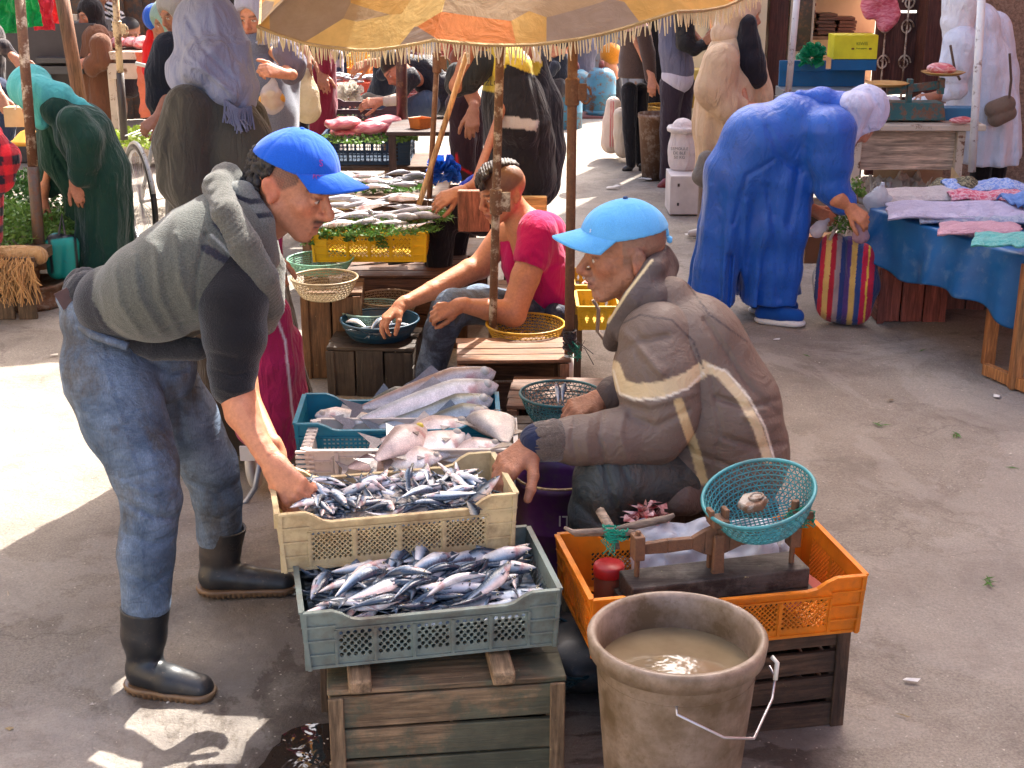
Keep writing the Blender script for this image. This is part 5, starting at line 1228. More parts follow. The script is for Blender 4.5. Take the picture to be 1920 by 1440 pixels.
part('collar', M('knit', (90, 90, 84), var=.1), pm, [[(425, 335, 3.47, 26), (408, 352, 3.40, 26), (425, 402, 3.30, 27), (458, 460, 3.27, 29), (490, 522, 3.27, 30), (505, 575, 3.33, 26), (500, 610, 3.45, 16)], [(425, 335, 3.47, 26), (430, 350, 3.56, 26), (470, 410, 3.60, 27), (505, 500, 3.58, 28), (508, 575, 3.5, 24)]], k=.03, h=.0045, disp=rib(300, (.5, .3, -.8)))
part('inner_collar', M('knit', var=.1), pm, [[(452, 372, 3.40, 34), (478, 420, 3.38, 36), (492, 480, 3.40, 32)], [(452, 372, 3.52, 34), (478, 420, 3.52, 36), (495, 480, 3.48, 32)]], k=.04, h=.0045, col=(112, 115, 110),
     paint=lambda V, x, y, C: (lineset(C, x, y, [(430, 365), (470, 378), (500, 376)], 5, (40, 42, 52)), lineset(C, x, y, [(440, 395), (480, 405), (510, 402)], 5, (40, 42, 52)), lineset(C, x, y, [(450, 425), (490, 432)], 5, (40, 42, 52)), C)[-1])
part('sleeve', M('knit', (27, 28, 33), var=.15), pm, [[(430, 505, 3.31, 62), (436, 560, 3.27, 66), (440, 630, 3.24, 60), (436, 690, 3.22, 46), (436, 722, 3.20, 42)]], k=.03, h=.005, disp=lambda p_: wr(p_, 22, .003, 9, (.2, 0, 1)), crz=[([(385, 690), (440, 705), (480, 695)], 4, -.006, 0, 3.4), ([(388, 660), (440, 672)], 4, -.004, 0, 3.4), ([(395, 722), (440, 738), (472, 728)], 5, .006, 0, 3.4)])
part('sleeve', M('knit', (27, 28, 33), var=.15), pm, [[(440, 505, 3.56, 55), (446, 600, 3.58, 44), (450, 690, 3.54, 34)]], k=.03, h=.007)
DEN = M('denim', (84, 100, 122))
part('jeans', DEN, pm, [[(172, 600, 3.40, 58), (198, 690, 3.38, 84), (236, 790, 3.33, 78), (272, 880, 3.27, 64), (284, 935, 3.24, 56), (274, 1040, 3.20, 52), (274, 1128, 3.185, 46)], [(175, 590, 3.55, 60), (260, 680, 3.58, 84), (340, 780, 3.66, 66), (392, 870, 3.71, 52), (408, 930, 3.72, 46), (412, 1000, 3.735, 42)], [(180, 600, 3.48, 62), (250, 650, 3.48, 84), (300, 690, 3.50, 70)]], k=.05, h=.006, disp=lambda p_: wr(p_, 20, .004, 2, (.25, 0, 1.))+wr(p_, 38, .0018, 7, (.4, 0, .8)),
    crz=[([(222, 935), (290, 968), (345, 972)], 6, -.012, 0, 3.5), ([(225, 905), (285, 925), (340, 915)], 6, .008, 0, 3.5), ([(232, 1000), (290, 1020), (326, 1004)], 6, -.007, 0, 3.5), ([(240, 1075), (290, 1095), (318, 1070)], 6, -.008, 0, 3.5), ([(360, 905), (410, 925), (450, 900)], 5, -.010, 3.4, 4), ([(365, 960), (410, 975), (448, 950)], 5, -.007, 3.4, 4), ([(188, 615), (200, 700), (232, 800), (262, 900), (268, 1100)], 2.5, .003, 0, 3.5), ([(255, 660), (320, 700), (350, 690)], 6, -.014, 0, 3.7), ([(330, 740), (345, 820)], 7, -.012, 0, 3.7)],
    paint=lambda V, x, y, C: (lineset(C, x, y, [(190, 610), (203, 700), (236, 800), (266, 900), (262, 1000), (262, 1120)], 1.2, (150, 116, 84), V[:, 1] < 3.45, .7), lineset(C, x, y, [(110, 640), (150, 650), (156, 700), (126, 694), (112, 640)], 1.2, (150, 116, 84), V[:, 1] < 3.45, .7), lineset(C, x, y, [(385, 800), (405, 900), (402, 990)], 2.5, (104, 74, 58), None, .8), lineset(C, x, y, [(225, 640), (330, 690)], 1.2, (150, 116, 84), V[:, 1] < 3.45, .6), C)[-1])
mb = MB(); bp = [J(x, y, Y) for x, y, Y in ((112, 560, 3.44), (128, 592, 3.36), (175, 628, 3.30), (240, 650, 3.28))]
mb.tube(bp, .012, 6); mk('waistband', mb.v, mb.f, M('denim', (84, 98, 118)), pm, smooth=True)
q = J(122, 560, 3.36); mb = MB(); mb.box(q, (.035, .006, .045), Matrix.Rotation(R(-25), 3, 'Y')@Matrix.Rotation(R(20), 3, 'Z')); mk('leather_patch', mb.v, mb.f, M('plain', (84, 62, 60)), pm)
mb = MB()
for a, b in (((108, 640), (150, 650)), ((108, 640), (124, 690)), ((150, 650), (158, 690)), ((124, 692), (158, 692))): pass
bt = M('rubber', (36, 38, 42))
boot(pm, [(272, 1138, 3.185, 47), (270, 1190, 3.18, 42), (272, 1240, 3.18, 33)], [(268, 1258, 3.18, 32), (318, 1276, 3.13, 32), (374, 1290, 3.075, 31)], m=bt)
boot(pm, [(418, 985, 3.735, 45), (412, 1040, 3.735, 38), (408, 1075, 3.735, 30)], [(402, 1080, 3.735, 30), (460, 1086, 3.71, 29), (530, 1093, 3.68, 27)], m=bt)
CB = M('cloth', (24, 88, 196), var=.1, fold=.3)
cr_, L_, Rt_ = cap(pm, hc, hR, S_*1.02, CB, CB, tilt=R(-5), brimL=.084)
def stitch(parent, s, L, Rt, pos, size, m, yaw, pitch=0.):
    o = text(None, s, (0, 0, 0), (0, 0, 0), size, m, name='lettering'); me = o.data; bpy.data.objects.remove(o)
    q = bpy.data.objects.new('lettering', me); COL.objects.link(q); q.parent = parent
    B = Rt@Matrix.Rotation(yaw, 3, 'Z')@Matrix.Rotation(pitch, 3, 'Y')@Matrix(((0, 0, 1), (1, 0, 0), (0, 1, 0)))
    q.location = L(*pos)-wloc(parent); q.rotation_euler = B.to_euler()
stitch(cr_, 'POINT', L_, Rt_, (.082, -.060, .052), .016, M('cloth', (160, 64, 150)), R(-38), R(-18)); stitch(cr_, 'S', L_, Rt_, (.074, -.056, .082), .024, M('cloth', (150, 60, 170)), R(-38), R(-30))
rr = random.Random(6); pts = []
Lh = lambda x, y, z: hc+(hR@Vector((x, y, z)))*S_
for i in range(260):
    a = rr.uniform(1.85, 4.43); z = rr.uniform(-.055, .062); rad = 1+.05*rr.random()
    pts.append((Lh(-.014+.100*math.cos(a)*rad+.0, .080*math.sin(a)*rad, z), rr.uniform(.006, .011)))
pts = [q for q in pts if True]
blobs('hair', M('hair', (30, 26, 28)), pm, [(p_, r) for p_, r in pts if (p_-Lh(-.026, -.080, -.008)).length > .032], h=.0035, disp=lambda p_: .004*np.sin(p_[:, 0]*300)*np.sin(p_[:, 2]*280+p_[:, 0]*120)*np.sin(p_[:, 1]*310))
# ======================================================== old man seated on the right
po = thing('person', 'old man in light blue cap and brown padded jacket seated among the fish crates', 'person', (.62, 3.6, 0))
oh = J(1168, 474, 3.62); oR = frame((-.985, -.10, -.10), (-.08, 0, 1)); oS = 1.05
def oexp(V):
    L = [([(1118, 515), (1112, 535), (1128, 556)], 3, -.003, 0, 3.62), ([(1150, 500), (1148, 540)], 4, -.002, 0, 3.6), ([(1170, 530), (1165, 570)], 3, -.002, 0, 3.6), ([(1130, 480), (1150, 486), (1165, 478)], 2.5, -.0018, 0, 3.6), ([(1134, 488), (1152, 496)], 2.5, -.0015, 0, 3.6), ([(1205, 505), (1220, 540)], 3, -.002, 0, 3.6), ([(1215, 500), (1235, 530)], 3, -.002, 0, 3.6)]
    return creases(V, L)
hw1 = J(1003, 828, 3.24); hw2 = J(1128, 748, 3.80)
bodypart('body', po, oh, oR, oS, SK2, (J(1235, 560, 3.62), .065), m=SKINW, extra=oexp, noseL=1.8, stache=.45, beard=.22, bcol=(120, 104, 98), brow=.5, lips=(140, 84, 76), hair=(120, 104, 94), hairfn=lambda x, y, z: np.clip((z+.03+.3*np.minimum(x+.0, 0))/.02, 0, 1)*(x < .012)*.55,
    hands=[dict(W=hw1, d=J(955, 870, 3.2)-hw1, n=(-.35, -.55, .75), side=1, s=1.08, curl=(.45, .5, .6, .65), thumb=(.9, .1), fr=1.15, spread=.1), dict(W=hw2, d=J(1068, 772, 3.74)-hw2, n=(-.2, -.5, .85), side=1, s=1.08, curl=(.9, .95, 1., 1.), thumb=(.4, .4), fr=1.15)],
    arms=[[(1250, 800, 3.4, 32), (1060, 825, 3.27, 26), (1003, 828, 3.24, 18)], [(1215, 735, 3.8, 30), (1128, 748, 3.80, 17)]],
    core=[[(1235, 560, 3.62, 45), (1290, 700, 3.62, 70)], [(1230, 640, 3.45, 40), (1250, 800, 3.4, 40)], [(1230, 640, 3.76, 38), (1225, 735, 3.8, 34)]], h=.0034)
NY = M('nylon', var=.12, vs=8, fold=.6)
def jacket_paint(V, x, y, C):
    cr_ = (206, 186, 150)
    lineset(C, x, y, [(1150, 690), (1162, 722), (1190, 733), (1240, 730), (1290, 712), (1318, 692)], 14, cr_, V[:, 1] < 3.62)
    lineset(C, x, y, [(1320, 686), (1350, 700), (1390, 745), (1420, 800), (1440, 862)], 9, cr_, V[:, 1] < 3.75)
    lineset(C, x, y, [(1273, 755), (1288, 800), (1305, 850), (1318, 900)], 9, (196, 172, 128), V[:, 1] < 3.7)
    lineset(C, x, y, [(1150, 694), (1162, 738), (1190, 749), (1240, 747), (1290, 728), (1318, 700)], 2, (226, 216, 198), V[:, 1] < 3.62)
    lineset(C, x, y, [(1326, 684), (1362, 696), (1404, 745), (1434, 800), (1452, 862)], 2, (226, 216, 198), V[:, 1] < 3.75)
    for pl_ in ([(1160, 610), (1200, 590), (1260, 600), (1300, 640), (1318, 690)], [(1245, 470), (1330, 590), (1400, 640)]): lineset(C, x, y, pl_, 1.5, (62, 54, 54))
    return C
JC = (108, 93, 84)
part('jacket', NY, po, [[(1255, 565, 3.52, 48), (1290, 660, 3.50, 112), (1345, 770, 3.48, 118), (1372, 850, 3.48, 108), (1372, 905, 3.5, 84)], [(1248, 565, 3.72, 48), (1280, 660, 3.74, 110), (1340, 770, 3.76, 118), (1372, 850, 3.76, 108), (1372, 905, 3.74, 84)], [(1220, 580, 3.6, 50), (1215, 690, 3.6, 64), (1250, 800, 3.6, 80)], [(1270, 860, 3.44, 60), (1268, 925, 3.38, 42), (1290, 932, 3.4, 36)]], k=.06, h=.006, col=JC, paint=jacket_paint, disp=lambda p_: wr(p_, 13, .0022, 12, (.5, 0, .9)),
    crz=[([(1322, 600), (1400, 720), (1472, 790)], 6, -.010, 0, 3.7), ([(1345, 745), (1400, 765), (1475, 745)], 6, -.014, 0, 3.8), ([(1360, 820), (1420, 840), (1480, 830)], 6, -.014, 0, 3.8), ([(1330, 690), (1350, 800), (1340, 880)], 4, -.006, 0, 3.7), ([(1400, 780), (1440, 800), (1470, 790)], 8, .010, 0, 3.8), ([(1240, 790), (1300, 850), (1390, 880)], 6, -.010, 0, 3.7), ([(1210, 860), (1208, 950)], 4, -.008, 0, 3.6), ([(1285, 470), (1330, 560), (1400, 650)], 14, .008, 0, 3.8)])
def sleevep(V, x, y, C): return jacket_paint(V, x, y, C)
part('sleeve', NY, po, [[(1235, 640, 3.44, 76), (1235, 700, 3.40, 82), (1240, 770, 3.37, 76), (1225, 808, 3.35, 62), (1150, 822, 3.31, 54), (1080, 826, 3.27, 46), (1030, 826, 3.25, 38)]], k=.04, h=.0055, col=JC, paint=sleevep, disp=lambda p_: wr(p_, 16, .0022, 4, (.9, 0, .2)),
    crz=[([(1150, 665), (1200, 640), (1250, 630)], 7, -.010, 0, 3.6), ([(1160, 745), (1220, 760), (1310, 735)], 6, .008, 0, 3.6), ([(1180, 780), (1230, 800), (1290, 770)], 6, -.009, 0, 3.6), ([(1130, 775), (1122, 820), (1135, 870)], 5, -.010, 0, 3.5), ([(1080, 780), (1072, 825), (1082, 865)], 5, -.009, 0, 3.5), ([(1105, 778), (1098, 822), (1108, 868)], 7, .007, 0, 3.5), ([(1170, 770), (1162, 815), (1180, 868)], 7, .008, 0, 3.5), ([(1150, 610), (1190, 640), (1240, 700)], 8, .010, 0, 3.6), ([(1050, 790), (1046, 825), (1052, 862)], 3, -.006, 0, 3.5)])
part('cuff', M('knit', (96, 86, 80)), po, [[(1034, 826, 3.25, 40), (1016, 828, 3.245, 37)]], k=.01, h=.004, disp=rib(500, (0, .7, .7)))
part('cuff', M('cloth', (34, 42, 70)), po, [[(1012, 828, 3.244, 38), (1009, 828, 3.243, 36)]], k=.01, h=.004)
part('sleeve', NY, po, [[(1225, 640, 3.76, 60), (1215, 720, 3.82, 56), (1190, 745, 3.83, 46), (1150, 742, 3.81, 36)]], k=.04, h=.007, col=(88, 76, 74), disp=lambda p_: wr(p_, 24, .005, 6, (.8, 0, .4)))
def cclip(X, Y, Z): return -1+0*X+0*Y+0*Z
part('collar', NY, po, [[(1240, 480, 3.63, 20), (1225, 505, 3.52, 21), (1190, 560, 3.48, 22), (1160, 610, 3.52, 22), (1150, 640, 3.6, 20)], [(1240, 480, 3.63, 20), (1235, 520, 3.74, 22), (1195, 575, 3.76, 22), (1155, 625, 3.68, 20)], [(1245, 500, 3.63, 26), (1225, 560, 3.50, 36), (1185, 620, 3.50, 34)], [(1245, 500, 3.65, 26), (1230, 560, 3.74, 34), (1180, 630, 3.7, 30)]], k=.03, h=.005, col=(84, 74, 72), paint=lambda V, x, y, C: (lineset(C, x, y, [(1222, 488), (1176, 548), (1140, 604)], 2.5, (208, 190, 150)), C)[-1], disp=lambda p_: wr(p_, 26, .002, 3))
part('trousers', M('nylon', (70, 76, 76), var=.3, dirt=.4, dcol=(96, 84, 70), fold=1.3), po, [[(1330, 905, 3.48, 60), (1210, 888, 3.38, 62), (1135, 900, 3.30, 58), (1118, 960, 3.32, 52), (1108, 1060, 3.38, 46), (1098, 1150, 3.42, 44)], [(1330, 905, 3.72, 60), (1230, 888, 3.78, 56), (1190, 900, 3.8, 52), (1185, 1000, 3.8, 46)]], k=.05, h=.006, disp=lambda p_: wr(p_, 22, .006, 8, (.5, 0, .9)), crz=[([(1130, 860), (1150, 940), (1165, 990)], 6, -.012, 0, 3.6), ([(1160, 860), (1190, 930), (1200, 960)], 6, -.012, 0, 3.6), ([(1080, 940), (1120, 980), (1160, 975)], 6, -.010, 0, 3.6)])
boot(po, [(1096, 1120, 3.42, 44), (1092, 1150, 3.42, 38)], [(1098, 1172, 3.44, 30), (1060, 1180, 3.42, 28), (1030, 1186, 3.40, 24)], m=bt)
CL_ = M('cloth', (92, 166, 222), var=.12, fold=.3)
cr2, L2_, Rt2 = cap(po, oh, oR, oS*1.0, CL_, M('cloth', (60, 80, 120)), tilt=R(-2), brimL=.080)
stitch(cr2, 's', L2_, Rt2, (.088, .044, .07), .02, M('cloth', (200, 214, 236)), R(30), R(-22))
mb = MB(); mb.tube([L2_(-.115, -.03, .028), L2_(-.122, 0, .026), L2_(-.115, .03, .028)], .008, 6); mb.tube([L2_(-.110+.0, .034*math.cos(a), .04+.03*math.sin(a)) for a in np.linspace(0, math.pi, 9)], .004, 6); mk('strap', mb.v, mb.f, CL_, cr2, smooth=True)
# ======================================================== boy in magenta
pb_ = thing('person', 'boy with shaved sides and magenta t-shirt sorting fish on a box', 'person', (.1, 5.6, 0))
bh = J(941, 360, 5.62); bR = frame((-.86, -.42, -.28), (-.2, -.1, 1)); bS = 1.0
w1 = J(752, 572, 5.50); w2 = J(862, 572, 5.32)
bodypart('body', pb_, bh, bR, bS, SK3, (J(985, 425, 5.64), .052), m=SKIN, bcol=(24, 18, 18), brow=1., lips=(172, 92, 90), stub=((92, 70, 62), .0), noseL=.95, thin=.004, hair=(78, 58, 50), hairfn=lambda x, y, z: np.clip((z-.008+.42*np.minimum(x+.0, .0)-.0-.6*np.maximum(x-.03, 0))/.012, 0, 1)*.75*(x < .08),
    hands=[dict(W=w1, d=J(705, 615, 5.42)-w1, n=(-.5, -.2, .8), side=1, s=.98, curl=(.6, .5, .5, .55), thumb=(.5, .5)), dict(W=w2, d=J(800, 592, 5.30)-w2, n=(-.1, -.8, .5), side=1, s=.98, curl=(.7, .75, .8, .9), thumb=(.3, .5))],
    arms=[[(945, 440, 5.80, 26), (900, 500, 5.75, 23), (880, 508, 5.72, 22), (810, 545, 5.60, 18), (752, 572, 5.50, 12)], [(1010, 450, 5.50, 30), (985, 520, 5.42, 27), (962, 588, 5.36, 25), (915, 580, 5.34, 21), (862, 572, 5.32, 13)]],
    core=[[(985, 425, 5.64, 36), (1010, 540, 5.66, 30)], [(1000, 430, 5.64, 30), (1010, 450, 5.52, 30)], [(985, 425, 5.66, 26), (945, 440, 5.8, 26)]], h=.0036)
part('tshirt', M('cloth', var=.1, fold=.8), pb_, [[(1008, 432, 5.54, 38), (1016, 490, 5.56, 44), (1030, 560, 5.60, 40)], [(980, 432, 5.74, 36), (985, 490, 5.74, 44), (1005, 560, 5.72, 44)], [(1008, 444, 5.50, 36), (998, 482, 5.45, 35)], [(1020, 440, 5.68, 44), (1032, 520, 5.68, 42)], [(962, 436, 5.78, 30), (945, 455, 5.80, 30)]], k=.05, h=.0055, col=(176, 16, 88), disp=lambda p_: wr(p_, 17, .004, 21, (.4, 0, .9)),
    cuts=[[(984, 520, 5.42, 34), (988, 545, 5.42, 36)], [(930, 340, 5.55, 50), (955, 380, 5.58, 30)]], crz=[([(1000, 480), (1030, 500), (1060, 490)], 6, -.01, 0, 5.8), ([(985, 490), (990, 560)], 6, -.008, 0, 5.8), ([(960, 440), (968, 520)], 6, -.008, 0, 5.8), ([(1020, 520), (1050, 560)], 6, .008, 0, 5.8)])
part('trousers', M('denim', (62, 66, 78), var=.2), pb_, [[(1010, 590, 5.6, 36), (920, 575, 5.45, 34), (850, 575, 5.38, 34), (828, 620, 5.38, 32), (805, 700, 5.38, 28)], [(1010, 590, 5.75, 36), (900, 565, 5.85, 32), (840, 575, 5.85, 30), (800, 680, 5.8, 28)], [(1030, 580, 5.6, 40), (1030, 590, 5.74, 40)]], k=.04, h=.007, disp=lambda p_: wr(p_, 22, .005, 31))
part('shoe', M('rubber', (48, 50, 62)), pb_, [[(800, 722, 5.36, 22), (770, 735, 5.30, 18)]], k=.02, h=.006, clip=lambda X, Y, Z: .002-Z+0*X+0*Y)
part('belt_pouch', M('nylon', (36, 40, 60)), pb_, [[(1040, 588, 5.48, 20), (1055, 592, 5.55, 20)]], k=.02, h=.006)
rr = random.Random(19); Lb = lambda x, y, z: bh+(bR@Vector((x, y, z)))*bS; pts = []
for i in range(420):
    x = rr.uniform(-.085, .086); y = rr.uniform(-.036, .036); z = .034+.086*math.sqrt(max(.02, 1-((x+.014)/.1)**2-(y/.09)**2)); t_ = max(0, x+.05)*.16; pts.append((Lb(x+t_*.3, y, z+t_*rr.random()), rr.uniform(.005, .0085)))
blobs('hair', M('hair', (46, 34, 32)), pb_, pts, h=.0034, k=.010, disp=lambda p_: .0016*np.sin(p_[:, 0]*500+p_[:, 2]*220))
# ------------------------------------------------------------ figures of the street
CLO = M('cloth', var=.14, vs=7, fold=1.3); WOOL = M('knit', var=.12); SK_S = M('skin', var=.1, vs=14)
BT = lambda V, x, y, C: C
def pj(pts, Y, dy=0): return [(x, y, Y+dy, r) for x, y, r in pts]
def scarf(parent, c, Rm, s, col, drape=(), h=.009, m=None, face=True, name='headscarf', fold=.003, k=.035, wide=1., paint=None, crz=None, open_=(.098, .068, .092), clip=None):
    L = lambda x, y, z: np.array(c)+np.array(Rm@Vector((x, y, z)))*s; A = np.array(Rm); S = SDF(k)
    S.el(L(-.018, 0, .032), np.array((.112, .094, .108))*s*wide, rot=A.T); S.rc(L(-.012, 0, -.02), L(-.03, 0, -.11), .090*s*wide, .086*s*wide); S.rc(L(.03, 0, -.085), L(-.0, 0, -.12), .06*s, .075*s)
    for ch in drape: S.pc(ch, k)
    if face: S.el(L(.116, 0, -.016), np.array(open_)*s, rot=A.T, k=.006, op=-1)
    V, Fc = S.mesh(h, disp=lambda p_: wr(p_, 20, fold, 3, (.4, .3, .8)), clip=clip)
    if crz: V = creases(V, crz)
    C = np.tile(np.array(lin(col)), (len(V), 1))
    if paint: x, y = pix(V); C = paint(V, x, y, C)
    return mk(name, V, Fc, m or CLO, parent, smooth=True, col=C)
def person(label, base, group=None): return thing('person', label, 'person', base, group)
def skin(parent, c=None, Rm=None, s=1., tone=SK3, hands=(), arms=(), core=(), h=.006, **k):
    return bodypart('body', parent, c, Rm or Matrix.Identity(3), s, tone, k.pop('neck', None), hands=hands, arms=arms, core=core, h=h, hi=h < .0055, m=SK_S, **k)
def hnd(x, y, Y, dx, dy, n=(0, -.8, .5), side=1, s=.95, **k):
    W_ = J(x, y, Y); return dict(W=W_, d=J(x+dx, y+dy, Y-.03)-W_, n=n, side=side, s=s, **k)
def fringe_px(parent, pts, L, m, n=40, r=.003, seed=0, name='fringe'):
    rr_ = random.Random(seed); mb = MB()
    for i in range(n):
        t = (i+rr_.random()*.5)/n*(len(pts)-1); k = min(int(t), len(pts)-2); f = t-k
        a = J(*pts[k]).lerp(J(*pts[k+1]), f); l = L*rr_.uniform(.7, 1.1); mb.tube([a, a+Vector((rr_.uniform(-.01, .01), 0, -l*.5)), a+Vector((rr_.uniform(-.02, .02), rr_.uniform(-.01, .01), -l))], r, 4)
    return mb.build(name, m, parent)
RTF = lambda x, y, z, ux=0: frame((x, y, z), (ux, 0, 1))
# --- woman in the grey blue headscarf, trolley at her side
p = person('woman seen from behind in a grey blue fringed headscarf and dark olive coat', (-.6, 4.8, 0))
hF = J(398, 72, 4.80); rF = frame((.62, .74, -.22)); skin(p, hF, rF, 1.03, SK2, h=.006, hands=[hnd(500, 470, 4.75, 10, 30)])
def coatclip(z): return lambda X, Y, Z: (z-Z)+0*X+0*Y
part('coat', CLO, p, [pj([(398, 205, 70), (400, 290, 92), (415, 450, 104), (440, 620, 112), (470, 760, 112), (478, 900, 112)], 4.82), pj([(420, 215, 60), (445, 270, 66), (450, 330, 70)], 4.72)], more=[pj([(352, 205, 46), (338, 270, 50), (345, 340, 48), (380, 400, 42), (430, 440, 36)], 4.62)], k=.06, h=.009, col=(72, 70, 64), disp=lambda p_: wr(p_, 11, .006, 2, (1, .3, .05))+folds(-.95, 4.8, 8, .012, .1, 1.3, 5)(p_), hz=.07, crz=[([(330, 190), (312, 300), (305, 420)], 8, -.01, 0, 6)], paint=lambda V, x, y, C: np.where((y > 420)[:, None], C*np.array(lin((200, 176, 160))), C))
part('sleeve', CLO, p, [pj([(462, 222, 40), (478, 290, 40), (480, 360, 34)], 4.86)], k=.05, h=.009, col=(66, 64, 58), disp=lambda p_: wr(p_, 14, .006, 5))
scarf(p, hF, rF, 1.12, (132, 138, 164), drape=[pj([(392, 95, 62), (372, 130, 54), (350, 138, 40)], 4.78), pj([(400, 130, 60), (425, 160, 45), (446, 188, 24)], 4.68), pj([(430, 100, 46), (452, 160, 34), (460, 190, 20)], 4.74)], h=.007, fold=.007, k=.05, crz=[([(330, 60), (360, 110), (420, 160)], 6, .010, 0, 6), ([(350, 30), (380, 90), (440, 150)], 5, -.010, 0, 6), ([(400, 10), (410, 70), (450, 130)], 6, .008, 0, 6), ([(330, 115), (380, 130), (440, 178)], 5, .01, 0, 6)], open_=(.07, .05, .07))
fringe_px(p, [(420, 186, 4.60), (448, 204, 4.60), (472, 198, 4.66)], .075, M('cloth', (112, 118, 146)), 46, .0028)
tr = thing('shopping_trolley', 'magenta wheeled shopping trolley with grey piping behind the bending man', 'trolley', (-.75, 4.35, 0))
part('bag', M('cloth', var=.12, fold=1.6), tr, [pj([(500, 590, 46), (508, 680, 52), (505, 780, 54), (512, 830, 48)], 4.42), pj([(530, 640, 36), (535, 740, 38), (538, 820, 30)], 4.46), pj([(482, 700, 40), (478, 800, 38)], 4.4)], k=.03, h=.008, col=(150, 30, 80), disp=lambda p_: wr(p_, 16, .008, 4, (.9, 0, .4)), paint=lambda V, x, y, C: (lineset(C, x, y, [(519, 595), (535, 640), (547, 760), (552, 800)], 2, (200, 196, 204)), lineset(C, x, y, [(476, 560), (466, 620), (468, 700)], 2.5, (200, 196, 204)), C)[-1])
part('flap', M('cloth', (134, 34, 78), fold=1.), tr, [pj([(478, 590, 24), (500, 575, 30), (512, 590, 20)], 4.38)], k=.03, h=.008)
mb = MB(); mb.tube([J(466, 640, 4.30), J(490, 605, 4.30), J(515, 590, 4.32)], .012, 6); mb.build('piping', M('plastic', (176, 176, 184)), tr, smooth=True)
mb = MB(); mb.tube([J(524, 500, 4.45), J(527, 560, 4.45), J(532, 600, 4.45)], .010, 8); mb.tube([J(548, 775, 4.45), J(552, 825, 4.45)], .008, 8); mb.tube([J(488, 865, 4.36), J(478, 915, 4.36), J(462, 940, 4.36), J(450, 945, 4.36)], .0095, 8); mb.build('frame', M('metal', (150, 156, 170), me=.7), tr, smooth=True)
mb = MB(); mb.tube([J(521, 420, 4.45), J(520, 460, 4.45), J(523, 505, 4.45)], .017, 8); mb.build('handle', M('plastic', (140, 30, 80)), tr, smooth=True)
MB().lathe([(0, -.015), (.06, -.015), (.07, -.008), (.07, .008), (.06, .015), (0, .015)], J(476, 880, 4.48), 24, M=Matrix.Rotation(R(80), 3, 'Y')).build('wheel', M('rubber', (190, 184, 176)), tr, smooth=True)
MB().box(J(464, 850, 4.30), (.05, .01, .05)).build('tag', M('plain', (196, 190, 188)), tr)
# --- woman in blue djellaba
BLU = M('silk', var=.1); BC = (10, 84, 180)
p = person('woman in bright blue djellaba and white headscarf bending over a striped bag', (1.3, 6.7, 0)); hB = J(1612, 222, 6.66); rB = frame((.55, -.15, -.85), (.85, 0, .5))
skin(p, hB, rB, .98, SK3, h=.006, hands=[hnd(1592, 388, 6.42, 22, 18, side=-1, curl=(.6, .7, .8, .8)), hnd(1520, 392, 6.72, 28, 14, curl=(.5, .6, .7, .8), side=1)], arms=[pj([(1575, 375, 20), (1592, 388, 12)], 6.42), pj([(1490, 385, 18), (1520, 392, 12)], 6.72)])
part('djellaba', BLU, p, [pj([(1562, 235, 50), (1490, 238, 62), (1425, 268, 72), (1385, 330, 66), (1362, 430, 52), (1345, 500, 46), (1335, 545, 44)], 6.60), pj([(1562, 235, 50), (1490, 238, 62), (1430, 275, 70), (1410, 340, 74), (1425, 430, 66), (1432, 520, 56), (1438, 565, 58)], 6.78), pj([(1500, 280, 60), (1460, 330, 66), (1450, 420, 66), (1448, 500, 52), (1440, 570, 44)], 6.62)], more=[pj([(1556, 250, 50), (1556, 300, 42), (1560, 350, 32), (1580, 376, 24)], 6.46)], k=.07, h=.009, col=BC, disp=lambda p_: wr(p_, 9, .005, 6, (1, .3, .1))+wr(p_, 24, .0014, 3)+folds(1.12, 6.68, 9, .02, .1, .85, 1)(p_), hz=.10,
    crz=[([(1450, 300), (1400, 330), (1375, 420)], 4, -.012, 0, 9), ([(1500, 310), (1490, 360), (1480, 420)], 8, -.022, 0, 9), ([(1440, 240), (1460, 290), (1500, 320)], 6, -.012, 0, 9), ([(1370, 480), (1366, 540), (1364, 580)], 5, -.05, 0, 9), ([(1330, 350), (1318, 450), (1312, 540)], 7, .014, 0, 9), ([(1400, 380), (1395, 480), (1390, 570)], 7, .016, 0, 9), ([(1440, 350), (1455, 450), (1460, 560)], 7, -.014, 0, 9)])
part('sleeve', BLU, p, [pj([(1500, 300, 46), (1488, 345, 34), (1500, 380, 24)], 6.74)], k=.05, h=.009, col=(8, 62, 150), disp=lambda p_: wr(p_, 16, .010, 9))
part('hood', BLU, p, [pj([(1500, 182, 14), (1540, 188, 26), (1578, 205, 34), (1585, 240, 28)], 6.6), pj([(1540, 185, 22), (1575, 215, 36)], 6.75)], k=.04, h=.008, col=(20, 86, 190), disp=lambda p_: wr(p_, 18, .006, 4))
scarf(p, hB, rB, 1.10, (196, 198, 222), drape=[pj([(1600, 205, 36), (1590, 245, 26), (1586, 285, 14)], 6.56)], h=.007, fold=.005, open_=(.062, .06, .075), crz=[([(1590, 190), (1610, 225), (1600, 260)], 3, -.008, 0, 9), ([(1610, 170), (1630, 210), (1625, 245)], 3, -.008, 0, 9), ([(1630, 170), (1650, 205), (1650, 235)], 3, -.008, 0, 9)])
fringe_px(p, [(1574, 270, 6.54), (1590, 285, 6.52), (1600, 270, 6.54)], .10, M('cloth', (190, 192, 214)), 40, .003, 2)
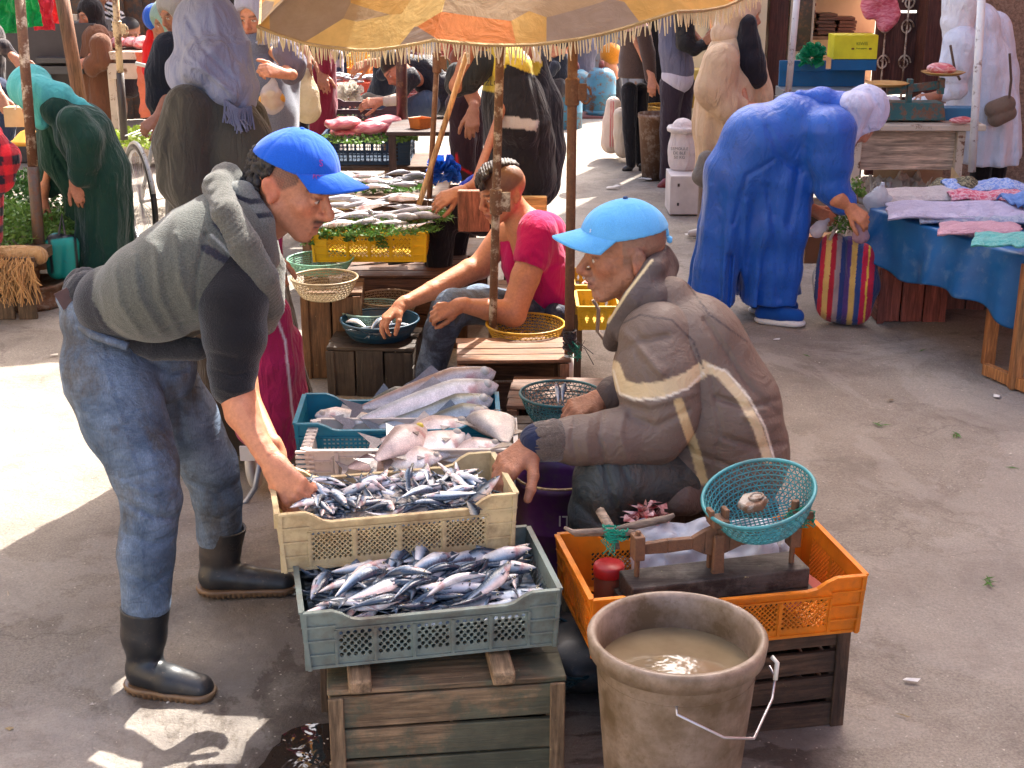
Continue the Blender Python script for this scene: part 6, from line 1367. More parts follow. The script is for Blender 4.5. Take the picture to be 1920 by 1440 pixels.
for a in ([(1432, 588, 6.60, 17), (1465, 590, 6.56, 17), (1494, 593, 6.54, 14)], [(1420, 578, 6.78, 15), (1460, 574, 6.76, 15), (1485, 574, 6.76, 12)]):
    sh_ = part('shoe', M('cloth', (14, 72, 150), fold=.3), p, [a], k=.02, h=.006, clip=lambda X, Y, Z: .03-Z+0*X+0*Y)
    S2 = SDF(.02); q0, q1 = J(*a[0][:3]), J(*a[-1][:3])
    for t_ in np.linspace(0, 1, 7): q = q0.lerp(q1, t_); S2.el(Vector((q.x, q.y, .016)), (.046, .046, .02))
    V, Fc = S2.mesh(.005, clip=lambda X, Y, Z: np.maximum(.001-Z, Z-.032)+0*X+0*Y); mk('sole', V, Fc, M('plastic', (214, 214, 212)), sh_, smooth=True)
# --- woman in beige with black face veil
p = person('tall woman in a beige hooded djellaba and black face veil looking right', (1.35, 8.6, 0)); hE = J(1392, 28, 8.55); rE = frame((.95, -.25, -.10))
skin(p, hE, rE, 1., SK1, h=.007, hands=[hnd(1400, 198, 8.3, 14, 6)])
part('djellaba', CLO, p, [pj([(1365, 105, 42), (1362, 160, 56), (1360, 240, 60), (1352, 320, 48), (1345, 350, 46)], 8.5), pj([(1392, 96, 30), (1398, 125, 42), (1402, 175, 48), (1395, 240, 50)], 8.6), pj([(1370, 110, 40), (1370, 240, 56), (1360, 340, 50)], 8.75)], more=[pj([(1352, 118, 36), (1340, 165, 38), (1362, 195, 32), (1392, 200, 20)], 8.32)], k=.06, h=.011, col=(206, 176, 142), disp=lambda p_: wr(p_, 9, .012, 3, (1, .3, .3))+folds(1.32, 8.55, 8, .018, .3, 1.1, 4)(p_), clip=lambda X, Y, Z: .38-Z+0*X+0*Y)
scarf(p, hE, rE, 1.06, (206, 178, 148), drape=[pj([(1372, 40, 40), (1362, 62, 30)], 8.5)], h=.008, fold=.006, wide=1.08, open_=(.07, .055, .05))
part('face_veil', M('cloth', var=.1), p, [pj([(1402, 44, 17), (1404, 80, 21), (1410, 118, 26), (1418, 144, 22)], 8.42), pj([(1396, 60, 16), (1396, 110, 22)], 8.45)], k=.03, h=.008, col=(34, 32, 38), disp=lambda p_: wr(p_, 14, .008, 7))
part('trousers', CLO, p, [pj([(1328, 340, 18), (1322, 420, 15)], 8.5)], k=.02, h=.01, col=(126, 106, 90)); part('shoe', M('rubber', (190, 180, 172)), p, [pj([(1312, 436, 9), (1296, 438, 7)], 8.5)], k=.02, h=.008)
tag(part('grey_bag', M('cloth', (118, 112, 104)), None, [pj([(1326, 300, 18), (1318, 330, 20), (1330, 345, 16)], 8.2)], k=.03, h=.01), 'flat grey bag hanging beside the beige djellaba', 'bag')
# --- green djellaba, turquoise scarf
p = person('woman in dark green djellaba and turquoise scarf bending over the herbs', (-2.25, 7.4, 0)); hG = J(62, 178, 7.3); rG = frame((-.75, -.1, -.75), (-.6, 0, .7))
skin(p, hG, rG, .95, SK1, h=.007, hands=[hnd(140, 336, 7.12, 6, 20, side=-1, curl=(.5, .5, .6, .7)), hnd(80, 372, 7.35, -6, 24, side=1)], arms=[pj([(146, 325, 10), (140, 336, 9)], 7.12), pj([(84, 350, 10), (80, 372, 9)], 7.35)])
part('djellaba', CLO, p, [pj([(108, 206, 32), (158, 250, 54), (192, 320, 50), (196, 400, 48), (192, 520, 54)], 7.2), pj([(112, 212, 36), (150, 250, 60), (170, 320, 54), (178, 400, 48), (178, 520, 50)], 7.45), pj([(110, 240, 34), (115, 300, 36), (150, 340, 40)], 7.35)], more=[pj([(92, 236, 24), (92, 300, 23), (90, 350, 19)], 7.4), pj([(138, 228, 32), (160, 262, 34), (156, 300, 30), (150, 325, 26)], 7.05)], k=.06, h=.010, col=(26, 60, 50), disp=lambda p_: wr(p_, 10, .007, 5, (1, .3, .1))+folds(-2.2, 7.32, 8, .016, .1, .9, 2)(p_), hz=.05, crz=[([(215, 330), (222, 420), (218, 480)], 5, .014, 0, 9), ([(185, 330), (180, 420), (170, 500)], 5, -.014, 0, 9), ([(85, 230), (105, 290), (130, 335)], 3, -.01, 0, 9)])
scarf(p, hG, rG, 1.08, (84, 178, 178), drape=[pj([(70, 175, 34), (112, 182, 28), (150, 196, 14), (172, 206, 8)], 7.22), pj([(80, 190, 26), (78, 230, 14)], 7.2)], h=.008, fold=.005, open_=(.06, .06, .07))
# --- brown djellaba, black scarf
p = person('woman in brown djellaba and black headscarf smiling on the left', (-3.6, 11.8, 0)); hK = J(169, 28, 11.5); rK = frame((-.7, -.68, -.2))
skin(p, hK, rK, .98, SK1, h=.008, hands=[hnd(158, 116, 11.2, -10, 3, side=1)], arms=[pj([(165, 116, 7), (158, 116, 6)], 11.2)], mouth=.004)
part('djellaba', CLO, p, [pj([(180, 72, 26), (182, 120, 34), (192, 200, 42), (195, 300, 44)], 11.4), pj([(195, 80, 24), (198, 160, 32), (200, 300, 36)], 11.6)], more=[pj([(190, 82, 20), (196, 112, 20), (172, 124, 16), (168, 122, 14)], 11.2)], k=.06, h=.014, col=(110, 74, 54), disp=lambda p_: wr(p_, 9, .010, 3, (1, .3, .1))+folds(-3.35, 11.5, 8, .022, .1, 1.2, 3)(p_), hz=.05)
scarf(p, hK, rK, 1.05, (30, 26, 28), drape=[pj([(174, 46, 13), (180, 66, 9)], 11.45)], h=.010, fold=.005)
# --- grey knitted coat with bags
p = person('woman in grey knitted coat and pale scarf holding a clear bag of fruit', (-1.4, 7.3, 0)); hI = J(476, 28, 7.3); rI = frame((-.25, -.93, -.28))
skin(p, hI, rI, .97, SK1, h=.006, hands=[hnd(530, 138, 6.95, -18, -4, side=-1, curl=(.9, .9, 1., 1.))], arms=[pj([(548, 140, 10), (530, 138, 9)], 6.98)])
part('coat', WOOL, p, [pj([(480, 92, 38), (488, 140, 50), (500, 210, 56), (510, 320, 56)], 7.3), pj([(520, 92, 32), (522, 140, 40), (520, 230, 40)], 7.4)], k=.06, h=.010, col=(110, 114, 128), hz=.3, disp=lambda p_: wr(p_, 9, .008, 3, (1, .3, .2)))
part('sleeve', CLO, p, [pj([(535, 96, 26), (552, 118, 24), (545, 140, 20)], 7.1)], k=.04, h=.009, col=(104, 100, 116), disp=lambda p_: wr(p_, 22, .009, 3))
scarf(p, hI, rI, 1.06, (158, 158, 174), drape=[pj([(478, 62, 22), (492, 66, 18), (505, 50, 16)], 7.2)], h=.008, fold=.005)
mb = MB(); [mb.lathe([(0, .004), (.008, .003), (.01, 0)], J(x, y, 7.3)-Vector((0, .19, 0)), 10, M=Matrix.Rotation(R(90), 3, 'X')) for x, y in ((472, 96), (474, 127), (478, 158))]; mb.build('buttons', M('plastic', (30, 30, 34)), p, smooth=True)
def hangbag(name, label, top, pts, m, inner=None, seed=0):
    root = thing(name, label, 'plastic bag', J(*top)); S = SDF(.03); S.pc([(top[0], top[1], top[2], 4)]+list(pts), .03)
    V, Fc = S.mesh(.008, disp=lambda p_: wr(p_, 30, .006, seed, (.9, .3, .1))); mk('film', V, Fc, m, root, smooth=True)
    if inner:
        for i, (x, y, r, c_) in enumerate(inner): MB().lathe([(r*math.cos(a), r*math.sin(a)) for a in np.linspace(-math.pi/2, math.pi/2, 9)], J(x, y, top[2]), 14).build('fruit', M('plastic', c_), root, smooth=True)
hangbag('carrier_bag', 'clear plastic bag of yellow fruit held by the grey coated woman', (512, 140, 6.92), [(512, 158, 6.92, 10), (508, 180, 6.92, 22), (510, 190, 6.92, 24)], M('film', (222, 214, 214), al=.45), [(498, 188, .035, (206, 150, 50)), (512, 194, .035, (214, 170, 60)), (522, 186, .035, (196, 140, 50)), (508, 180, .03, (220, 186, 90))], 1)
hangbag('carrier_bag', 'large cream plastic carrier bag held by the boy in the dark vest', (570, 110, 7.7), [(572, 135, 7.7, 14), (574, 175, 7.7, 24), (576, 205, 7.7, 27)], M('film', (216, 196, 158), al=.85), None, 2)
# --- boy, maroon coat
p = person('boy in dark zipped vest looking at the camera', (-1.55, 8.2, 0)); hJ = J(522, 20, 8.1); skin(p, hJ, frame((-.12, -.97, -.2)), .95, SK2, h=.006, hands=[hnd(572, 98, 7.75, 0, 12)], hair=(28, 24, 24), hairfn=lambda x, y, z: np.clip((z-.035+.6*np.minimum(x, .03)*-.0-.0*x-.5*np.maximum(-x, 0)*-1+.0)/.01, 0, 1), bcol=(26, 20, 20))
part('vest', CLO, p, [pj([(535, 66, 30), (540, 110, 34), (540, 180, 34)], 8.2), pj([(555, 66, 26), (556, 120, 30)], 8.25)], k=.05, h=.011, col=(40, 40, 54), disp=lambda p_: wr(p_, 14, .008, 2)); part('sleeve', CLO, p, [pj([(570, 62, 18), (582, 85, 16), (574, 98, 14)], 7.9)], k=.03, h=.010, col=(38, 44, 50), disp=lambda p_: wr(p_, 20, .008, 2))
part('trousers', CLO, p, [pj([(535, 190, 26), (540, 280, 20)], 8.2), pj([(556, 190, 24), (560, 280, 20)], 8.25)], k=.03, h=.013, col=(34, 32, 38))
rr = random.Random(3); blobs('hair', M('hair', (30, 26, 26)), p, [(hJ+Vector((rr.uniform(-.07, .07), rr.uniform(-.05, .08), rr.uniform(.075, .115))), .022) for _ in range(60)], h=.008)
p = person('person in a maroon hooded coat seen from behind beside the boy', (-1.35, 9.0, 0)); hL = J(588, 12, 8.9); skin(p, hL, frame((.3, .9, -.1)), .95, SK2, h=.008, hands=[hnd(602, 135, 8.8, 2, 10)])
part('coat', CLO, p, [pj([(592, 60, 24), (596, 120, 30), (598, 200, 33), (598, 260, 33)], 8.9)], k=.06, h=.013, col=(126, 38, 60), disp=lambda p_: wr(p_, 8, .012, 3, (1, .3, .1)), hz=.15); part('hood', CLO, p, [pj([(580, 20, 22), (584, 45, 20)], 8.9)], k=.05, h=.012, col=(134, 44, 66)); part('sleeve', CLO, p, [pj([(606, 60, 14), (610, 130, 12)], 8.8)], k=.03, h=.012, col=(132, 40, 62))
# --- man holding the parasol, black and yellow work jacket
p = person('man in black work jacket with yellow yoke perched under the parasol, arm raised', (.05, 6.9, 0)); hH = J(925, 62, 6.7); skin(p, hH, frame((-.75, -.35, -.65), (-.5, 0, .8)), 1., SK2, h=.006, beard=.6, bcol=(150, 146, 142), stache=.6, hands=[hnd(888, 82, 6.55, 8, -16, side=1), hnd(860, 360, 6.15, -18, 8)], arms=[pj([(856, 160, 16), (872, 120, 14), (888, 82, 10)], 6.55), pj([(890, 346, 10), (860, 360, 8)], 6.22)])
def yel(V, x, y, C):
    polyset(C, x, y, [(890, 165), (905, 95), (960, 70), (1005, 85), (1018, 120), (1008, 142), (950, 120), (925, 175)], (206, 186, 70)); polyset(C, x, y, [(975, 80), (1005, 85), (1016, 118), (985, 108)], (226, 222, 200)); polyset(C, x, y, [(925, 213), (1012, 226), (1006, 246), (925, 236)], (176, 176, 178)); return C
part('jacket', CLO, p, [pj([(945, 120, 46), (962, 190, 62), (975, 270, 66), (985, 330, 60)], 6.7), pj([(985, 120, 40), (1000, 200, 54), (1005, 280, 56), (1002, 340, 50)], 6.9), pj([(960, 130, 40), (975, 220, 60)], 6.6)], k=.06, h=.009, col=(36, 38, 46), paint=yel, disp=lambda p_: wr(p_, 10, .009, 4, (1, .2, .3)), crz=[([(1000, 150), (1012, 220), (1010, 290)], 4, -.015, 0, 9), ([(1020, 170), (1035, 240), (1045, 300)], 4, .012, 0, 9)])
part('sleeve', CLO, p, [pj([(905, 120, 26), (875, 150, 26), (856, 160, 22), (858, 140, 22)], 6.58)], k=.03, h=.009, col=(40, 44, 48), disp=lambda p_: wr(p_, 16, .008, 4))
part('trousers', CLO, p, [[(1000, 350, 6.75, 44), (905, 405, 6.4, 36), (845, 395, 6.35, 33), (822, 425, 6.35, 30), (822, 520, 6.35, 24)], [(1000, 350, 6.85, 44), (905, 400, 6.6, 34), (860, 380, 6.6, 30), (850, 480, 6.6, 24)]], k=.05, h=.010, col=(26, 27, 33), disp=lambda p_: wr(p_, 14, .009, 4))
part('cuff', CLO, p, [pj([(905, 335, 16), (888, 345, 16), (872, 352, 13)], 6.3)], k=.02, h=.008, col=(28, 54, 168))
plankcrate('wooden_box', 'wooden box seat under the man in the black and yellow jacket', (J(1010, 400, 6.7).x, 6.75, 0), (.34, .3, .36), 0, (104, 76, 60), seed=61)
stx = text(p, 'BOUZLO', J(908, 160, 6.44), (R(80), 0, R(-8)), .035, M('plain', (30, 30, 30)))
# --- red brown sweater, dark trousers
p = person('man in rust sweater and dark stained trousers standing by the wooden stick', (-.25, 7.9, 0)); skin(p, J(870, 70, 7.85), frame((-.4, -.8, -.3)), .95, SK2, h=.007, hands=[hnd(888, 205, 7.6, -2, 24, side=-1, s=1.05)], arms=[pj([(878, 165, 14), (890, 190, 13), (888, 205, 9)], 7.65)])
part('sweater', WOOL, p, [pj([(868, 110, 26), (868, 150, 28), (868, 178, 27)], 7.85)], k=.05, h=.011, col=(124, 70, 52), disp=lambda p_: wr(p_, 14, .008, 4)); part('trousers', CLO, p, [pj([(862, 195, 24), (866, 260, 24), (876, 325, 20)], 7.8), pj([(880, 195, 22), (888, 260, 20), (890, 320, 18)], 7.9)], k=.05, h=.011, col=(54, 36, 42), disp=lambda p_: wr(p_, 12, .009, 4), paint=lambda V, x, y, C: (lineset(C, x, y, [(856, 290), (858, 312), (884, 326)], 2, (200, 30, 40)), C)[-1])
# --- three in the street: brown coat, black dress, leather sleeves
p = person('woman in brown wool coat and pink patterned scarf standing in the street', (.97, 11., 0)); skin(p, J(1190, 12, 11.), frame((.5, .5, -.1)), .95, SK1, h=.009, hands=[hnd(1222, 146, 10.8, 0, 14)])
part('coat', WOOL, p, [pj([(1186, 55, 24), (1188, 110, 28), (1190, 165, 34), (1192, 176, 35)], 11.)], k=.06, h=.012, col=(86, 68, 60), disp=lambda p_: wr(p_, 8, .012, 3, (1, .3, .3)), clip=lambda X, Y, Z: .72-Z+0*X+0*Y); part('sleeve', WOOL, p, [pj([(1205, 58, 14), (1215, 100, 14), (1220, 146, 11)], 10.85)], k=.03, h=.012, col=(80, 62, 56)); part('trousers', CLO, p, [pj([(1180, 170, 16), (1180, 240, 13), (1183, 308, 9)], 11.), pj([(1202, 170, 15), (1200, 240, 12), (1201, 306, 9)], 11.1)], k=.02, h=.011, col=(28, 27, 32)); scarf(p, J(1190, 12, 11.), frame((.5, .5, -.1)), 1.05, (206, 164, 156), drape=[pj([(1196, 38, 14), (1212, 62, 9), (1222, 100, 7)], 10.85)], h=.011)
[part('shoe', M('rubber', (34, 32, 36)), p, [pj(q_, 11.)], k=.01, h=.01) for q_ in ([(1180, 314, 8), (1172, 318, 6)], [(1203, 314, 8), (1203, 318, 6)])]
p = person('person in long black dress behind the brown coated woman', (1.1, 11.7, 0)); skin(p, J(1222, 0, 11.7), frame((.5, -.5, 0)), .95, SK1, h=.01); part('dress', CLO, p, [pj([(1225, 40, 26), (1232, 110, 28), (1234, 190, 30)], 11.7)], k=.05, h=.015, col=(24, 22, 27))
p = person('man in grey vest with black leather sleeves and purple jeans', (1.15, 10.4, 0)); skin(p, J(1275, -25, 10.4), frame((.7, .5, 0)), 1., SK2, h=.009, hands=[hnd(1318, 82, 10.2, 10, -8)])
part('vest', CLO, p, [pj([(1262, 30, 30), (1266, 90, 30), (1270, 132, 30)], 10.4)], k=.05, h=.012, col=(104, 104, 124), disp=lambda p_: wr(p_, 9, .010, 3)); part('shirt', CLO, p, [pj([(1270, 142, 30), (1271, 146, 30)], 10.4)], k=.03, h=.012, col=(190, 186, 200))
part('sleeve', M('nylon', (28, 28, 32)), p, [pj([(1282, 30, 18), (1286, 80, 18), (1302, 92, 14), (1318, 84, 10)], 10.2)], k=.03, h=.010, disp=lambda p_: wr(p_, 20, .010, 3)); part('trousers', CLO, p, [pj([(1262, 158, 24), (1254, 240, 17), (1250, 330, 13)], 10.4), pj([(1282, 158, 22), (1274, 240, 18), (1268, 300, 14)], 10.5)], k=.03, h=.011, col=(56, 46, 56), disp=lambda p_: wr(p_, 16, .007, 3))
[part('shoe', M('rubber', (110, 30, 40)), p, [q_], k=.01, h=.01) for q_ in (pj([(1248, 343, 9), (1240, 350, 8)], 10.3), pj([(1268, 318, 8), (1264, 322, 6)], 10.5))]
# --- white coat butcher
p = person('butcher in long white coat with a brown shoulder bag at the right', (3., 8.9, 0)); skin(p, J(1800, -10, 8.8), frame((-.8, -.4, -.3)), 1., SK2, h=.008, hands=[hnd(1748, 182, 8.5, -20, 4)], arms=[pj([(1775, 176, 12), (1748, 182, 9)], 8.55)])
part('coat', CLO, p, [pj([(1828, 50, 46), (1832, 120, 60), (1842, 200, 60), (1850, 290, 56)], 8.8), pj([(1855, 60, 40), (1866, 140, 42), (1872, 290, 40)], 8.95)], more=[pj([(1800, 80, 34), (1790, 130, 32), (1790, 165, 24), (1772, 178, 17)], 8.55)], k=.06, h=.011, col=(214, 218, 230), disp=lambda p_: wr(p_, 10, .010, 3, (1, .3, .3))+wr(p_, 24, .004, 5)+folds(3.02, 8.85, 9, .018, .4, 1.3, 6)(p_), clip=lambda X, Y, Z: .42-Z+0*X+0*Y, crz=[([(1800, 130), (1830, 200), (1820, 290)], 5, -.014, 0, 10)])
scarf(p, J(1800, -12, 8.8), frame((-.8, -.4, -.3)), 1.2, (224, 224, 230), drape=[pj([(1802, 10, 38), (1796, 40, 32), (1785, 64, 18)], 8.6)], h=.010, fold=.006)
part('trousers', CLO, p, [pj([(1840, 300, 22), (1838, 345, 18)], 8.9), pj([(1870, 300, 20), (1866, 345, 16)], 9.)], k=.03, h=.013, col=(32, 30, 34))
sb = thing('shoulder_bag', 'brown canvas shoulder bag hanging on the white coat', 'bag', J(1875, 205, 8.5)); part('pouch', M('cloth', (122, 102, 86)), sb, [pj([(1862, 205, 16), (1888, 195, 16)], 8.52), pj([(1868, 222, 16), (1892, 212, 14)], 8.52)], k=.01, h=.008); mb = MB(); mb.tube([J(1782, 85, 8.42), J(1790, 130, 8.36), J(1800, 150, 8.36)], .008, 5); mb.build('strap', M('cloth', (90, 70, 58)), sb); mb = MB(); mb.tube([J(1893, 100, 8.5), J(1896, 150, 8.48), J(1892, 185, 8.46)], .008, 5); mb.build('strap', M('cloth', (90, 70, 58)), sb)
# --- left edge people
def plaid(c1, c2, f=46.): 
    def fn(V, x, y, C): a = (np.sin(V[:, 2]*f) > .1); b = (np.sin(V[:, 0]*f+V[:, 1]*f*.5) > .1); C[:] = np.array(lin(c1)); C[a | b] = (np.array(lin(c1))+np.array(lin(c2)))*.5; C[a & b] = np.array(lin(c2)); return C
    return fn
p = person('person in red and black plaid jacket cut off by the left edge', (-2.75, 6.7, 0)); skin(p, J(-45, 180, 6.7), frame((.3, .8, -.2)), 1., SK2, h=.009); part('jacket', CLO, p, [pj([(-30, 265, 40), (8, 295, 30), (0, 335, 26), (-25, 360, 22)], 6.5), pj([(-40, 260, 46), (-40, 440, 44)], 6.6)], k=.04, h=.009, paint=plaid((206, 34, 48), (34, 30, 44), 70.), disp=lambda p_: wr(p_, 12, .008, 3))
p = person('man in checkered grey shirt and jeans at the upper left edge', (-3.6, 9.2, 0)); skin(p, J(-30, 10, 9.2), frame((.7, -.5, -.3)), 1., SK2, h=.009, hands=[hnd(26, 108, 8.95, 10, 10), hnd(2, 180, 8.9, 4, 14)]); part('shirt', CLO, p, [pj([(-20, 80, 30), (6, 88, 15), (24, 106, 11)], 9.), pj([(-25, 70, 34), (-25, 150, 34)], 9.2)], k=.03, h=.010, paint=plaid((84, 76, 76), (40, 38, 46), 90.)); part('jeans', CLO, p, [pj([(-5, 170, 26), (10, 230, 20), (8, 290, 16)], 9.1)], k=.03, h=.012, col=(40, 52, 78))
p = person('person in navy jacket holding a dark bundle behind the grey scarf', (-2.1, 8.2, 0)); skin(p, J(328, 22, 8.2), frame((-.6, -.6, -.4)), .95, SK2, h=.008, hands=[hnd(292, 222, 7.9, -12, 10, curl=(.9, 1, 1, 1))]); part('jacket', CLO, p, [pj([(318, 95, 34), (305, 140, 32), (300, 190, 26), (296, 214, 14)], 8.05), pj([(330, 110, 36), (330, 240, 36)], 8.2)], k=.05, h=.011, col=(28, 32, 42), disp=lambda p_: wr(p_, 12, .010, 3)); scarf(p, J(328, 22, 8.2), frame((-.6, -.6, -.4)), 1.03, (150, 146, 142), h=.010)
p = person('person in a pale teal hood beyond the meat stall', (-2.9, 10.6, 0)); q = J(312, 42, 10.6); skin(p, q, frame((-.8, -.4, -.3)), .95, SK2, h=.009); scarf(p, q, frame((-.8, -.4, -.3)), 1.2, (132, 160, 152), h=.011); part('robe', CLO, p, [pj([(318, 80, 24), (318, 200, 28)], 10.7)], k=.04, h=.014, col=(120, 148, 142))
p = person('child in red jacket with white stripes and blue cap by the meat stall', (-3.1, 10.9, 0)); q = J(294, 40, 10.8); skin(p, q, frame((-.4, .8, -.3)), .85, SK2, h=.009); part('jacket', CLO, p, [pj([(288, 66, 14), (286, 90, 18), (286, 130, 20)], 10.8)], k=.03, h=.010, col=(214, 30, 30), paint=lambda V, x, y, C: (lineset(C, x, y, [(294, 52), (290, 76)], 1., (230, 220, 220)), C)[-1]); blobs('cap', M('cloth', (40, 90, 190)), p, [(q+Vector((0, 0, .03)), .105)], h=.010)
p = person('bearded man looking over the meat on the left stall', (-3.6, 12.6, 0)); skin(p, J(243, 60, 12.5), frame((.5, -.8, -.4)), 1.05, SK3, h=.009, beard=.6, bcol=(50, 42, 40), hair=(40, 34, 32), hairfn=lambda x, y, z: np.clip((z-.05)/.01, 0, 1)); part('shirt', CLO, p, [pj([(243, 100, 22), (243, 160, 24)], 12.7)], k=.04, h=.015, col=(60, 50, 52))
p = person('person in black and white striped sleeves behind the brown djellaba', (-3.8, 13.4, 0)); skin(p, J(200, -5, 13.4), frame((.6, -.6, -.3)), 1., SK2, h=.01); part('shirt', CLO, p, [pj([(205, 12, 9), (222, 30, 11), (232, 44, 9)], 13.2), pj([(205, 40, 20), (208, 120, 22)], 13.4)], k=.03, h=.010, paint=lambda V, x, y, C: np.where((np.sin(V[:, 2]*150+V[:, 0]*60) > 0)[:, None], np.array(lin((226, 224, 226))), np.array(lin((30, 28, 32)))))
p = person('person in long black robe by the white scale display', (-4.2, 13., 0)); skin(p, J(105, -10, 13.), frame((.4, -.8, -.1)), .95, SK2, h=.01); part('robe', CLO, p, [pj([(104, 30, 22), (100, 90, 26), (100, 150, 26)], 12.9)], k=.05, h=.016, col=(24, 22, 30))
# --- middle distance sellers
p = person('man bent forward in a shiny dark padded jacket', (-.5, 9.3, 0)); skin(p, J(742, 128, 9.1), frame((-.6, -.4, -.75), (-.5, 0, .6)), .95, SK1, h=.007, hands=[hnd(712, 190, 8.9, -14, 2)], arms=[pj([(745, 190, 9), (712, 190, 7)], 8.9)], hair=(30, 26, 26), hairfn=lambda x, y, z: np.clip((z-.01-.3*x)/.01, 0, 1))
part('jacket', M('nylon', (34, 34, 44), fold=1.6), p, [pj([(768, 128, 26), (798, 138, 34), (822, 165, 32), (830, 190, 28)], 9.2), pj([(768, 150, 20), (755, 175, 12)], 9.)], k=.05, h=.010, disp=lambda p_: wr(p_, 18, .016, 3)); part('sleeve', CLO, p, [pj([(748, 186, 12), (725, 190, 10)], 8.9)], k=.02, h=.01, col=(206, 196, 178)); part('trousers', CLO, p, [pj([(800, 195, 26), (740, 215, 18), (700, 200, 14)], 9.1)], k=.03, h=.012, col=(76, 92, 112))
p = person('moustached seller in dark jacket holding out a fish', (-1., 10., 0)); skin(p, J(722, 105, 9.9), frame((-.7, -.6, -.35)), .98, SK3, h=.007, hands=[hnd(690, 118, 9.6, -12, 5)], arms=[pj([(712, 116, 8), (690, 118, 7)], 9.6)], stache=.8); part('jacket', CLO, p, [pj([(722, 138, 22), (716, 165, 24), (712, 190, 26)], 9.9), pj([(730, 130, 14), (716, 140, 12)], 9.7)], k=.04, h=.011, col=(44, 52, 66), disp=lambda p_: wr(p_, 16, .012, 3)); part('trousers', CLO, p, [pj([(715, 200, 22), (690, 190, 16), (672, 215, 12)], 9.7)], k=.03, h=.012, col=(124, 120, 108)); blobs('cap', M('knit', (150, 138, 128)), p, [(J(718, 90, 9.9), .105)], h=.01)
p = person('man in dark jacket sitting by the gas bottles looking up', (.6, 13.4, 0)); skin(p, J(1050, 84, 13.3), frame((-.75, -.5, .1)), 1., SK1, h=.008, hair=(30, 26, 28), hairfn=lambda x, y, z: np.clip((z-.045)/.01, 0, 1), hands=[hnd(1030, 135, 13.1, -10, 2)]); part('jacket', CLO, p, [pj([(1052, 116, 18), (1050, 140, 22), (1046, 158, 22)], 13.3), pj([(1040, 125, 12), (1034, 136, 9)], 13.1)], k=.04, h=.012, col=(42, 46, 58), disp=lambda p_: wr(p_, 14, .010, 3)); part('trousers', CLO, p, [pj([(1046, 165, 20), (1020, 165, 14), (1012, 200, 11)], 13.2)], k=.03, h=.014, col=(58, 54, 58)); blobs('cap', CLO, p, [(J(1052, 74, 13.3), .105)], h=.01, col=(40, 40, 48))
p = person('old person in an orange woollen hat beside the blue gas bottle', (.95, 14.5, 0)); q = J(1142, 112, 14.4); skin(p, q, frame((-.9, -.35, -.1)), 1., SK1, h=.009); blobs('woollen_hat', M('knit', (196, 126, 36)), p, [(q+Vector((.02, 0, .055)), .115)], h=.009); part('coat', CLO, p, [pj([(1148, 142, 18), (1148, 190, 22)], 14.5)], k=.04, h=.014, col=(44, 42, 46))
p = person('grey hooded figure wrapped in a coat in front of the metal shutter', (.75, 15., 0)); skin(p, J(1090, 40, 15.), frame((-.6, -.7, 0)), 1., SK2, h=.01); part('coat', CLO, p, [pj([(1092, 50, 20), (1094, 100, 24), (1092, 150, 24)], 15.)], k=.05, h=.016, col=(98, 100, 116), disp=lambda p_: wr(p_, 12, .015, 3))
# far crowd filling the end of the alley
rr = random.Random(12); cc_ = [(38, 44, 66), (120, 104, 90), (150, 70, 60), (190, 180, 172), (60, 50, 56), (88, 96, 116), (150, 130, 100), (44, 40, 44), (110, 60, 70), (70, 84, 70)]
fl = ['navy jacket', 'tan robe', 'brick red coat', 'off white robe', 'dark plum coat', 'slate blue coat', 'sand coloured robe', 'black coat', 'rose brown coat', 'olive coat']
for i, (x, y, Y) in enumerate(((640, 48, 14.5), (668, 60, 15.5), (700, 66, 13.5), (655, 20, 18), (612, 40, 17), (690, 30, 19), (735, 60, 17), (1018, 60, 16), (778, 70, 15), (840, 78, 14))):
    p = person(f'distant shopper in {fl[i]} in the crowd beyond the fish stalls', (J(x, y, Y).x, Y, 0), 'shoppers in the distance'); q = J(x, y, Y); k_ = 1/mpp(x, y, Y); skin(p, q, frame((rr.uniform(-1, 1), rr.uniform(-1, .2), -.1)), .98, [SK1, SK2, SK3][i % 3], h=.012)
    part('coat', CLO, p, [[(x, y+.32*k_, Y, .17*k_), (x, y+.7*k_, Y, .22*k_), (x, y+1.4*k_, Y, .24*k_)]], k=.06, h=.02, col=cc_[i], disp=lambda p_: wr(p_, 9, .015, i), hz=.05)
    if i % 2: scarf(p, q, frame((rr.uniform(-1, 1), -.3, -.1)), 1.05, cc_[(i+3) % 10], h=.014)
    else: blobs('hair', M('hair', (34, 30, 30)), p, [(q+Vector((0, .02, .04)), .098)], h=.012)
# ------------------------------------------------------------ right side: tarp table, clothes, butcher
TARP = M('plastic', (24, 92, 150), dirt=.22, dcol=(120, 140, 160), spk=.4)
A0 = P(1638, 392, .56); A1 = P(2060, 520, .56)           # front edge of the table
ex = (A1-A0).normalized(); ey = Vector((-ex.y, ex.x, 0)); LT = (A1-A0).length
tt = thing('market_table', 'long market table draped with a worn blue plastic tarp', 'table', (A0.x, A0.y, 0))
def tarp(u, v):
    # v<.6 top (back to front), then hanging
    x = u*LT; n1 = mnoise.noise(Vector((x*3, v*3, 0)))
    drop = .20+.16*u+.05*math.sin(u*9)+.04*mnoise.noise(Vector((u*7, 1, 1)))
    if v < .55: t = v/.55; q = A0+ex*x+ey*(1.0*(1-t))+Vector((0, 0, .012*n1+.01*mnoise.noise(Vector((x*9, t*9, 3))))); return q
    t = (v-.55)/.45; f = .035*math.sin(x*11+1.5*math.sin(x*4))*t+.02*math.sin(x*27)*t
    return A0+ex*x-ey*(.02+f+.05*math.sin(t*2)*.5)+Vector((0, 0, -drop*t+.01*n1))
